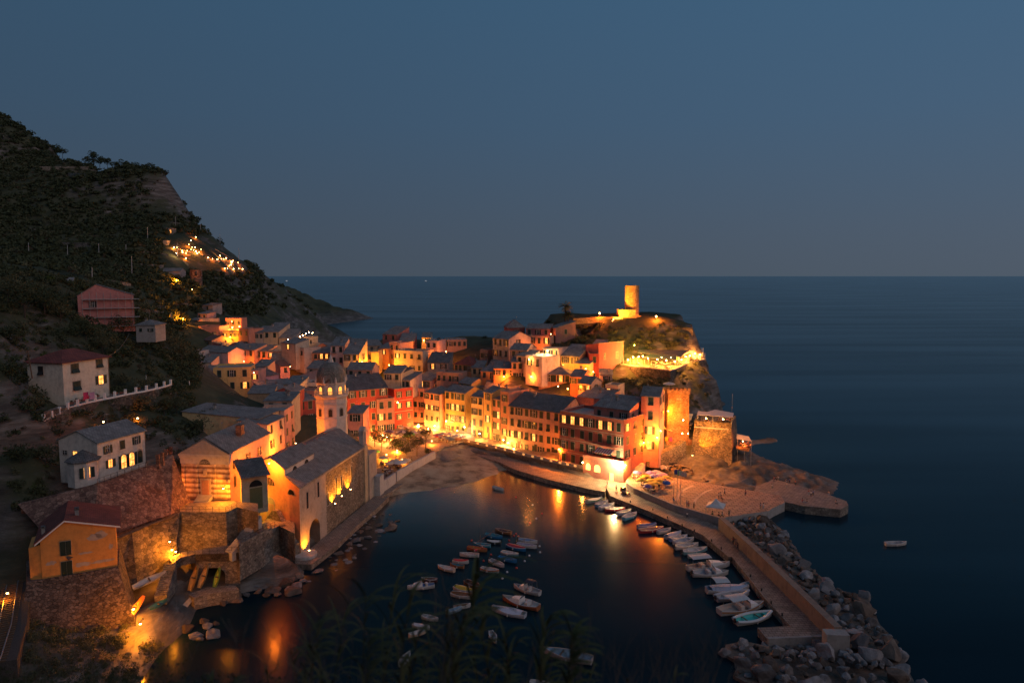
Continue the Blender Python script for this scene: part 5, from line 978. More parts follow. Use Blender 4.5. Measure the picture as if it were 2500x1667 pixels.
# stairs
def stair(name, p0, p1, w_, n, mat, label, side=1):
    """p0 bottom, p1 top (world), flight width w_"""
    a = Vector(p0); b = Vector(p1); d = Vector((b.x-a.x, b.y-a.y, 0)); L_ = d.length; d.normalize(); nn = Vector((-d.y, d.x, 0))*side; q = MB()
    for i in range(n):
        u0 = L_*i/n; u1 = L_*(i+1)/n; zt = a.z+(b.z-a.z)*(i+1)/n; P = [a+d*u0, a+d*u1, a+d*u1+nn*w_, a+d*u0+nn*w_]
        if side < 0: P = P[::-1]
        q.hexa([(v.x, v.y, a.z-1.5) for v in P]+[(v.x, v.y, zt) for v in P])
    return tag(q.build(name, mat), label, 'stairs')
stair('stairs', gz('O', 1265, 860, 4.5), gz('O', 1350, 590, 7.9), 2.0, 16, STONE, 'long stone stairs down from the landing to the cove', -1)
stair('stairs', gz('B', 470, 1395, 8.1), gz('B', 560, 1290, 10.0), 2.2, 12, CONCL, 'short bright stairs at the corner of the oratory platform', -1)
stair('stairs', gz('B', 610, 1240, 10.0), gz('B', 690, 1115, 12.4), 2.0, 18, CONCL, 'steep stairs below the green-lamp passage', -1)
slab('stair_landing', [gz('B', x, y, 10) for x, y in [(575,1345),(560,1290),(600,1230),(700,1200),(800,1170),(830,1210)]], 10.0, 3, [STONE, PAVE])
stair('stairs', gz('U', 640, 690, 4.6), gz('U', 1370, 290, 9.3), 2.2, 30, STONEB, 'long stepped ramp climbing along the stone wall towards the bastion', 1)
stair('stairs', gz('U', 300, 950, 2.4), gz('U', 440, 690, 4.4), 2.4, 12, CONCL, 'bright steps between the dark red palace and the parasols', -1)
# ------------------------------------------------------------------ left side villas
vh = dict(cat='villa', name='villa')
v1, w1, d1, h1 = house('L', 155, 530, 300, 918, 245, 0, 9.5, 'h', 2.4, (.60,.54,.44), 0, 0, 'two-storey white villa with red hip roof and green shutters on the left slope', zb=31.6, rm='r', chim=0, wins=False, ov=.6, **vh)
def vw(root, w, h, lst, face='f', d=0):
    for fx, fz, kind, ww_, hh_, sh_ in lst:
        if face == 'f': add_window(root, w*fx, 0, h*fz, 0, kind, sh_, ww_, hh_)
        elif face == 'l': add_window(root, 0, d*fx, h*fz, R(-90), kind, sh_, ww_, hh_)
vw(v1, w1, h1, [(.25, .83, 'flap', 2.0, 2.0, 'g'), (.79, .86, 'flap', 1.8, 1.9, 'g'), (.27, .40, 'flap', 2.0, 2.0, 'g'), (.81, .44, 'lit', 1.5, 2.0, 'g')])
vw(v1, w1, h1, [(.62, .80, 'flap', 1.3, 1.9, 'b')], 'l', d1)
v2, w2, d2, h2 = house('L', 129, 825, 980, 1232, 872, 0, 9.2, 'g', 1.9, (.62,.54,.46), 0, 0, 'white villa with grey gable roof and three arched doors above the reddish wall', zb=23, chim=0, wins=False, **vh)
vw(v2, w2, h2, [(.2, .72, 'open', .9, 1.5, 'g'), (.5, .74, 'closed', 1.1, 1.6, 'g'), (.80, .76, 'open', .9, 1.5, 'g'), (.24, .27, 'lit', 1.0, 1.5, 'g')])
for fx, lit_ in ((.51, 1), (.68, 1), (.86, 0)):
    q = MB(); extrude(q, arch_pts(w2*fx-.75, w2*fx+.75, 0, 2.1), (0, 0), Vector((1, 0, 0)), Vector((0, -1, 0)), .06); f = q.build('arched_door', SURR, v2)
    q = MB(); extrude(q, arch_pts(w2*fx-.55, w2*fx+.55, .05, 2.0), (0, 0), Vector((1, 0, 0)), Vector((0, -1, 0)), .1); q.build('door_leaf', LIT if lit_ else GREENSH, f)
    if lit_:
        for s_ in (-1, 1): q = MB(); q.box(w2*fx+s_*.98-.22, -.16, 0, w2*fx+s_*.98+.22, -.1, 2.5); q.build('shutter', GREENSH, f)
        q = MB(); q.box(w2*fx-.04, -.13, .05, w2*fx+.04, -.1, 2.5); q.box(w2*fx-.5, -.13, 1.0, w2*fx+.5, -.1, 1.08); q.build('glazing_bar', WOOD, f)
for fx, k in ((.58, 'litplain'), (.85, 'plain')): add_window(v2, 0, d2*fx, h2*.62, R(-90), k, 'g', 1.1, .8)
# bay at the left end
bay = thing('bay_annex', 'polygonal white annex with slate pyramid roof and lit window beside the white villa', 'annex', gz('L', 700, 1305, 22.8), R(20))
q = MB(); q.lathe([(2.6, -1), (2.6, 3.6)], 8, (0, 1.6, 0), 0, R(22.5)); q.build('wall', plaster((.58, .52, .46)), bay); q = MB(); q.lathe([(3.0, 3.6), (3.0, 3.75), (.05, 5.5)], 8, (0, 1.6, 0), 0, R(22.5)); q.build('roof', SLATE2, bay)
add_window(bay, .95, -.62, 1.7, R(22), 'lit', 'g', 1.1, 1.9)
# orange house by the railway
oh_ = thing('orange_house', 'orange house with dark red roof and two big green shuttered windows by the railway', 'house', aty(*cr('O', 330, 450), 108.3)[:2]+(12.4,), R(29)); W_, D_ = 10.4, 10.0
def ohz(x): return float(np.interp(x, [0, 3.4, W_], [6.3, 8.9, 6.9]))
ORP = plaster((.60, .27, .07), .25)
q = MB(); pr = [(0, 6.3), (3.4, 8.9), (W_, 6.9)]
for y, rev in ((0, 0), (D_, 1)): P = [(0, y, -1), (W_, y, -1)]+[(x, y, z_) for x, z_ in pr[::-1]]; q.poly(P[::-1] if rev else P)
q.quad((0, D_, -1), (0, 0, -1), (0, 0, 6.3), (0, D_, 6.3)); q.quad((W_, 0, -1), (W_, D_, -1), (W_, D_, 6.9), (W_, 0, 6.9)); q.build('wall', ORP, oh_)
q = MB(); q.hexa([(-.8, -.6, 5.75), (3.4, -.6, 8.95), (3.4, D_+.4, 8.95), (-.8, D_+.4, 5.75), (-.8, -.6, 5.95), (3.4, -.6, 9.15), (3.4, D_+.4, 9.15), (-.8, D_+.4, 5.95)]); q.hexa([(3.4, -.6, 8.95), (W_+.8, -.6, 6.65), (W_+.8, D_+.4, 6.65), (3.4, D_+.4, 8.95), (3.4, -.6, 9.15), (W_+.8, -.6, 6.85), (W_+.8, D_+.4, 6.85), (3.4, D_+.4, 9.15)]); rf = q.build('roof', REDTILE, oh_)
chimney(rf, 5.0, 2.6, 8.7, .9); chimney(rf, .4, 1.4, 6.9, .8)
q = MB(); q.hexa([(-.7, -.62, 5.55), (3.4, -.62, 8.75), (3.4, -.5, 8.75), (-.7, -.5, 5.55), (-.7, -.62, 5.8), (3.4, -.62, 9.0), (3.4, -.5, 9.0), (-.7, -.5, 5.8)]); q.hexa([(3.4, -.62, 8.75), (W_+.7, -.62, 6.5), (W_+.7, -.5, 6.5), (3.4, -.5, 8.75), (3.4, -.62, 9.0), (W_+.7, -.62, 6.75), (W_+.7, -.5, 6.75), (3.4, -.5, 9.0)]); q.build('bargeboard', WHITEP, oh_)
for zc in (4.3, 1.0): q = MB(); q.box(2.55, -.06, zc-1.2, 4.15, .0, zc+1.2); f = q.build('window', plaster((.45, .36, .28)), oh_); \
    [(lambda k: (k.box(2.6 if s_ < 0 else 3.37, -.12, zc-1.15, 3.33 if s_ < 0 else 4.1, -.061, zc+1.15), k.build('shutter', GREENSH, f)))(MB()) for s_ in (-1, 1)]
# worn plaster patches: thin irregular flakes
pr_ = random.Random(8)
for cx, cz, rw, rh in ((7.4, 5.4, 1.5, .6), (8.3, 5.6, .9, .7), (5.9, 3.0, 1.2, .25), (1.2, 2.2, .8, .4), (5.6, 1.2, 1.3, .4), (8.2, 1.2, 1.8, .3), (9.6, 3.4, .35, .5)):
    q = MB(); q.poly([(cx+rw*math.cos(a*math.pi/9)*pr_.uniform(.55, 1.15), -.012, cz+rh*math.sin(a*math.pi/9)*pr_.uniform(.5, 1.2)) for a in range(18)]); q.build('bare_plaster', plaster((.42, .33, .27)), oh_)
q = MB(); q.hexa([(-1.6, .6, -1), (-.02, .1, -1), (-.02, 6, -1), (-1.6, 6, -1), (-1.6, .6, 5.0), (-.02, .1, 5.4), (-.02, 6, 5.4), (-1.6, 6, 5.0)]); q.build('side_wing', ORP, oh_)
# its tall stone base
c_ = [Vector((x, y)) for x, y in ((-2.0, -.25), (W_+.1, -.25), (W_+.4, D_), (-3, D_))]; rot = lambda v: (oh_.location.x+v.x*math.cos(R(29))-v.y*math.sin(R(29)), oh_.location.y+v.x*math.sin(R(29))+v.y*math.cos(R(29)))
q = MB(); tpz = [rot(v) for v in c_]; btz = [rot(Vector(x)) for x in ((-4.2, -6.5), (W_+3.2, -4.8), (W_+3, D_), (-4, D_))]
q.hexa([(*p, -1) for p in btz]+[(*p, 12.3) for p in tpz]); tag(q.build('retaining_wall', stone('base_masonry', (.08, .055, .045), (.26, .18, .14), 1.9, .9, .15)), 'tall battered stone base carrying the orange house', 'wall')
# railway
RB0 = Vector(gz('O', 40, 1100, 10)); RB1 = Vector(gz('O', 150, 500, 10)); RB2 = Vector(gz('O', 215, 285, 10)); RBm = Vector(gz('O', -60, 1400, 10))
def offs(a, b, k): d = (b-a); d.z = 0; d.normalize(); return Vector((d.y, -d.x, 0))*k
q = MB(); P = [RBm, RB0, RB1, RB2, RB2+(RB2-RB1).normalized()*22]; 
L_ = [(p+offs(P[max(0, i-1)], P[min(4, i+1)], -6.0), p+offs(P[max(0, i-1)], P[min(4, i+1)], 2.6)) for i, p in enumerate(P)]
for (a, b), (c2, d2) in zip(L_[:-1], L_[1:]): q.hexa([(*a[:2], 7), (*b[:2], 7), (*d2[:2], 7), (*c2[:2], 7), (*a[:2], 9.8), (*b[:2], 9.8), (*d2[:2], 9.8), (*c2[:2], 9.8)])
tag(q.build('railway_bed', rockm('ballast', (.03, .025, .022), (.11, .09, .08), 6)), kind='structure')
tr = thing('railway_track', 'railway track with lit rails running into the tunnel left of the orange house', 'track', (0, 0, 0))
for kk in (-.75, .75):
    q = MB()
    for a, b in zip(P[:-1], P[1:]): o_ = offs(a, b, kk); q.tube((a+o_)+Vector((0, 0, .12)), (b+o_)+Vector((0, 0, .12)), .09, n=6)
    q.build('rail', METALL, tr)
q = MB()
for a, b in zip(P[:-1], P[1:]):
    n_ = int((b-a).length/.75); d = (b-a).normalized(); nn = offs(a, b, 1)
    for i in range(n_): p = a+(b-a)*(i/n_); A_ = p-nn*1.4; B_ = p+nn*1.4; q.hexa([(*A_[:2], 9.8), (*B_[:2], 9.8), (*(B_+d*.28)[:2], 9.8), (*(A_+d*.28)[:2], 9.8), (*A_[:2], 9.99), (*B_[:2], 9.99), (*(B_+d*.28)[:2], 9.99), (*(A_+d*.28)[:2], 9.99)])
q.build('sleepers', WOOD, tr)
tn = thing('tunnel_portal', 'dark stone railway tunnel mouth behind the orange house', 'tunnel', (RB2.x, RB2.y, 9.8), math.atan2((RB2-RB1).y, (RB2-RB1).x)-R(90))
q = MB(); pts = [(-9, 0), (-7.6, 0), (-7.6, 2.6)] + [(-2.7-4.9*math.cos(k*math.pi/10), 2.6+3.4*math.sin(k*math.pi/10)) for k in range(1, 10)] + [(2.2, 2.6), (2.2, 0), (5, 0), (5, 8.0), (-9, 8.0)]
extrude(q, pts, (0, 0), Vector((1, 0, 0)), Vector((0, 1, 0)), 1.0); q.build('portal_wall', STONED, tn)
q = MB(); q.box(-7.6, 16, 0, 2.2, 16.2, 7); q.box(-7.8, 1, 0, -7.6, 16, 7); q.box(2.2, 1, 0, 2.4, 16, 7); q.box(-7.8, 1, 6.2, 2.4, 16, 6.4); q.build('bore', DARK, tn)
# pink house with scaffolding, hut beside it
pk, pw, pd, ph = house('N', 210, 462, 1132, 800, 1128, 9, 12, 'p', 3.2, (.48,.19,.17), 0, 0, 'pink gabled house wrapped in scaffolding above the left slope', zb=45, chim=0, wins=False, apex=.33, rm='d', yaw=5, par=0)
add_window(pk, 3.8, 0, ph-2.6, 0, 'open', 'b', .9, 1.7)
sc = thing('scaffolding', 'metal scaffolding with plank decks in front of the pink gabled house', 'scaffolding', (pk.location.x, pk.location.y, pk.location.z), pk.rotation_euler.z)
for i in range(8): q = MB(); x = 1.2+i*(pw-.6)/7.6; q.tube((x, -.3, -1), (x, -.3, ph+1), .05, n=5); q.tube((x, -1.4, -1), (x, -1.4, ph+1), .05, n=5); q.build('standard', METALL, sc)
for k in range(4): q = MB(); q.box(1.2, -1.45, ph-1.2-k*2.7, pw+1.4, -.25, ph-1.05-k*2.7); q.build('deck', METALL, sc)
house('N', 205, 812, 1306, 928, 1306, 3, 6, 'h', 1.4, (.30,.28,.26), 1, 2, 'low white hut with slate roof right of the scaffolded pink house', chim=1, ww=.8, wh=1)
house('N', 250, 352, 1070, 430, None, 4, 6, 's', 2.5, (.3,.25,.2), 0, 0, 'ruined slate-roofed shed behind the scaffolded pink house', chim=0, wins=False, yaw=25)
house('N', hit('N', 1010, 1005)[1], 953, 985, 1075, 985, 5, 8, 'g', 1.8, (.42,.30,.26), 1, 1, 'stone cottage with slate roof left of the round clock tower', chim=0, wins=False)
house('N', hit('N', 1000, 752)[1], 965, 735, 1030, 735, 4, 6, 'f', 0, (.3,.22,.17), 1, 3, 'tiny terrace hut high on the far hill with lit windows', lit=(1,2), chim=0)
house('N', hit('N', 988, 835)[1], 975, 808, 1000, 808, 6, 4, 'f', 0, (.32,.27,.22), 0, 0, 'small square stone hut on the far hillside', wins=False, chim=0)
house('E', hit('E', 1000, 1290)[1], 935, 1210, 1105, 1215, 5, 6, 's', 1, (.40,.30,.26), 1, 1, 'old stone hut above the topmost terrace houses', chim=0, rm='d')
house('E', 368, 860, 1345, 1010, 1350, 5, 6, 's', 1, (.42,.25,.22), 1, 2, 'dull pink hut with blue-grey terrace above the far village', chim=0)
# crenellated round tower on the far hill
_h = hit('s', 480, 702); ft = thing('watch_tower', 'round brown stone tower with open top arches on the far hillside', 'tower', (_h[0], _h[1], _h[2]-.5)); ft.scale = (_h[1]/400,)*3
q = MB(); q.lathe([(3.3, -4), (3.1, 7)], 20); q.build('shaft', STONER, ft)
q = MB()
for i in range(8): a = i*math.pi/4; q.hexa([((2.7 if j in (2, 3) else 3.25)*math.cos(a+(.25 if j in (1, 2) else -.25)), (2.7 if j in (2, 3) else 3.25)*math.sin(a+(.25 if j in (1, 2) else -.25)), zz) for zz in (7, 9.6) for j in range(4)])
q.lathe([(3.3, 9.6), (3.3, 10.3)], 20); q.build('crown', STONER, ft)
q = MB(); q.box(-.5, -3.35, 2.2, .5, -3, 4.2); q.build('opening', DARK, ft)
# terrace wall and balustrade under the white villa with the red roof
bp_ = [gz('L', x, y, zz) for x, y, zz in [(375,795,29.5),(480,750,30),(590,690,31.2),(720,650,31.6),(830,625,31.6),(960,600,31.6),(1100,570,31.6),(1240,545,31.6),(1370,515,31.6),(1455,490,31.6)]]
bo = [(p[0]+.6, p[1]-1.2, p[2]-(3.5 if i < 3 else 6.5)) for i, p in enumerate(bp_)]
wallpoly('terrace_wall', bp_, 0, bo, 24, STONED, 'dark stone terrace wall under the villa with the red roof', .6)
bs = thing('balustrade', 'white posts and rail along the garden terrace of the red-roofed villa', 'balustrade', (0, 0, 0))
q = MB()
for a, b in zip(bp_[:-1], bp_[1:]): q.hexa([(a[0], a[1], a[2]), (b[0], b[1], b[2]), (b[0]-.3, b[1]+.3, b[2]), (a[0]-.3, a[1]+.3, a[2]), (a[0], a[1], a[2]+.35), (b[0], b[1], b[2]+.35), (b[0]-.3, b[1]+.3, b[2]+.35), (a[0]-.3, a[1]+.3, a[2]+.35)])
q.build('base_rail', WHITEP, bs)
for i in range(15):
    t = i/14*(len(bp_)-1-1e-6); k = int(t); p = Vector(bp_[k]).lerp(Vector(bp_[k+1]), t-k); q = MB(); q.box(p.x-.38, p.y-.1, p.z, p.x+.08, p.y+.36, p.z+1.5); q.build('post', WHITEP, bs)
slab('villa_terrace', [(p[0], p[1]) for p in bp_]+[(bp_[-1][0]-8, bp_[-1][1]+3), (bp_[5][0]-8, bp_[5][1]+6), (bp_[2][0]-4, bp_[2][1]+5)], 31.5, 26, [STONED, PAVE])
# ------------------------------------------------------------------ boats
def cloth(c_, r=.7): return flat('cloth_%.2f_%.2f_%.2f' % tuple(c_), c_, r, 0, .1)
def paint(c_, r=.35): return flat('paint_%.2f_%.2f_%.2f' % tuple(c_), c_, r, 0, .06)
def boat_shell(L, B, H, bow=1.7, tr=.55, rise=.35):
    """outer hull + inner lining; bow at +x"""
    n = 15; out = []; inn = []
    for i in range(n):
        t = i/(n-1); x = -L/2+L*t; w_ = (tr+(1-tr)*math.sin(min(1, t/.45)*math.pi/2)) if t < .45 else max(0, 1-((t-.45)/.55)**bow)
        w_ *= B/2; sh = H+rise*H*(abs(t-.4)/.6)**2; kz = -.28*H+(.9*H*max(0, (t-.85)/.15)**2)
        out.append([(x, w_, sh), (x, w_*.97, sh*.6), (x, w_*.8, .12*H), (x, w_*.35, kz), (x, 0, kz-.05)])
        g = max(0, w_-.09); fl = .18*H; inn.append([(x*.985, g, sh), (x*.985, g*.9, sh*.6), (x*.985, g*.72, fl+.1), (x*.985, 0, fl)])
    return out, inn
def build_boat(kind, k, a, b, colh, coli, label, name='rowing_boat', cover=None, z=0.0, stripe=None, canopy=None, mast=False, motor=False, group='boats moored in the harbour', cabin=None, Bf=.36, tube=False, rim=None, w_len=None):
    p = Vector(gz(k, a[0], a[1], .35)); q_ = Vector(gz(k, b[0], b[1], .35)); L = (q_-p).length; ctr = (p+q_)/2; rz = math.atan2((q_-p).y, (q_-p).x)
    if w_len: L = w_len
    L = max(3.2, min(9.5, L)); B = L*Bf; H = .42+.045*L
    r = thing(name, label, 'boat', (ctr.x, ctr.y, z), rz, group); r.rotation_euler = (random.Random(label).uniform(-.04, .04), random.Random(label+'a').uniform(-.03, .03), rz)
    out, inn = boat_shell(L, B, H); hm = paint(colh); im = paint(coli, .6)
    m = MB()
    for S_ in (1, -1):
        for i in range(len(out)-1):
            for j in range(4):
                P = [out[i][j], out[i+1][j], out[i+1][j+1], out[i][j+1]]; P = [(x, y*S_, z_) for x, y, z_ in P]
                m.quad(*(P if S_ > 0 else P[::-1]), 1 if (j == 0 and stripe) else 0)
    o0 = out[0]; m.poly([(x, y, z_) for x, y, z_ in o0]+[(x, -y, z_) for x, y, z_ in o0[::-1]]); m.build('hull', [hm, paint(stripe) if stripe else hm], r, smooth=False)
    m = MB()
    for S_ in (1, -1):
        for i in range(len(inn)-1):
            for j in range(3):
                P = [inn[i][j], inn[i+1][j], inn[i+1][j+1], inn[i][j+1]]; P = [(x, y*S_, z_) for x, y, z_ in P]; m.quad(*(P[::-1] if S_ > 0 else P))
    i0 = inn[0]; m.poly(([(x, y, z_) for x, y, z_ in i0]+[(x, -y, z_) for x, y, z_ in i0[::-1]])[::-1]); m.build('lining', im, r)
    m = MB()
    for S_ in (1, -1):
        for i in range(len(out)-1):
            a_, b_, c2, d2 = out[i][0], out[i+1][0], inn[i+1][0], inn[i][0]
            if tube: m.tube((a_[0], a_[1]*S_, a_[2]), (b_[0], b_[1]*S_, b_[2]), .24, .24, 8)
            else: m.hexa([(x, y*S_, z_-.05) for x, y, z_ in (a_, b_, c2, d2)]+[(x, y*S_*1.01, z_+.04) for x, y, z_ in (a_, b_, c2, d2)] if S_ < 0 else [(x, y*S_, z_-.05) for x, y, z_ in (d2, c2, b_, a_)]+[(x, y*S_*1.01, z_+.04) for x, y, z_ in (d2, c2, b_, a_)])
    m.build('gunwale', paint(rim or (.6, .58, .55)), r)
    if cover is None and not cabin:
        for t in (-.22, .12): m = MB(); w_ = B*.42; m.box(L*t-.13, -w_, H*.72, L*t+.13, w_, H*.8); m.build('thwart', WOOD if coli[0] < .3 else im, r)
        m = MB(); m.hexa([(L*.28, -B*.33, H*.95), (L*.46, -.05, H*1.15), (L*.46, .05, H*1.15), (L*.28, B*.33, H*.95)]+[(L*.28, -B*.33, H), (L*.46, -.05, H*1.2), (L*.46, .05, H*1.2), (L*.28, B*.33, H)]); m.build('foredeck', im, r)
    if cover:
        m = MB(); n = len(out); top = [(x*.93, y*.97, z_+.03) for x, y, z_ in (o[0] for o in out)]
        for S_ in (1, -1):
            for i in range(1, n-1):
                a_, b_ = top[i], top[i+1]; P = [(a_[0], a_[1]*S_, a_[2]), (b_[0], b_[1]*S_, b_[2]), (b_[0], 0, b_[2]+.22), (a_[0], 0, a_[2]+.22)]; m.quad(*(P if S_ < 0 else P[::-1]))
        m.build('cover', cloth(cover), r)
    if cabin:
        m = MB(); x0, x1 = cabin; w0, w1 = B*.36, B*.2
        m.hexa([(L*x0, -w0, H*.5), (L*x1, -w1, H*.8), (L*x1, w1, H*.8), (L*x0, w0, H*.5), (L*x0, -w0*.9, H+.75), (L*(x1-.1), -w1, H+.45), (L*(x1-.1), w1, H+.45), (L*x0, w0*.9, H+.75)]); m.build('cabin', WHITEP, r)
        m = MB(); m.hexa([(L*x0-.04, -w0*.8, H+.75), (L*x0+.04, -w0*.8, H+.75), (L*x0+.04, w0*.8, H+.75), (L*x0-.04, w0*.8, H+.75), (L*x0-.35, -w0*.7, H+1.25), (L*x0-.3, -w0*.7, H+1.25), (L*x0-.3, w0*.7, H+1.25), (L*x0-.35, w0*.7, H+1.25)]); m.build('windscreen', GLASSD, r)
        m = MB(); m.box(L*(x0-.2), -w0*.8, H*.5, L*(x0-.12), w0*.8, H+.4); m.build('seat', cloth((.5, .48, .45)), r)
    if canopy:
        c_, x0, x1, hh = canopy; m = MB(); w_ = B*.42
        for x in (x0, x1):
            for s_ in (-1, 1): m.tube((L*x, s_*w_, H), (L*x, s_*w_*.9, H+hh), .03, n=5)
        f = m.build('canopy_frame', METALL, r); m = MB()
        ys = [-w_, -w_*.5, 0, w_*.5, w_]; zs = [H+hh, H+hh+.12, H+hh+.17, H+hh+.12, H+hh]
        for i in range(4): m.hexa([(L*x0, ys[i], zs[i]-.03), (L*x1, ys[i], zs[i]-.03), (L*x1, ys[i+1], zs[i+1]-.03), (L*x0, ys[i+1], zs[i+1]-.03), (L*x0, ys[i], zs[i]), (L*x1, ys[i], zs[i]), (L*x1, ys[i+1], zs[i+1]), (L*x0, ys[i+1], zs[i+1])])
        m.build('canopy', cloth(c_), r)
    if mast:
        m = MB(); m.tube((L*.1, 0, 0), (L*.1, 0, 5.2), .06, .03, 6); m.build('mast', WOOD, r); m = MB(); m.tube((L*.28, 0, H+.3), (-L*.95, .4, 4.6), .06, .03, 6); m.tube((L*.28, .1, H+.35), (-L*.9, .5, 4.55), .09, .05, 6); m.build('lateen_yard', cloth((.35, .2, .15)), r)
    if motor:
        m = MB(); m.box(-L/2-.35, -.16, .05, -L/2-.02, .16, .2); m.hexa([(-L/2-.4, -.18, H*.7), (-L/2, -.2, H*.7), (-L/2, .2, H*.7), (-L/2-.4, .18, H*.7), (-L/2-.3, -.13, H+.42), (-L/2-.02, -.16, H+.5), (-L/2-.02, .16, H+.5), (-L/2-.3, .13, H+.42)]); m.tube((-L/2-.2, 0, H*.7), (-L/2-.2, 0, -.3), .06); m.build('outboard_motor', flat('motor_black', (.03, .03, .035), .3), r)
    # mooring buoy rope omitted, fenders
    m = MB()
    for s_ in (-1, 1): m.tube((-.3, s_*B*.52, H*.8), (-.3, s_*B*.52, H*.25), .08, .08, 6)
    m.build('fender', WHITEP, r)
    return r
WH = (.5, .48, .46); BL = (.03, .16, .34); TQ = (.03, .22, .30); RD = (.42, .03, .03); WD = (.28, .12, .05); GY = (.35, .35, .36); CRM = (.6, .42, .3)
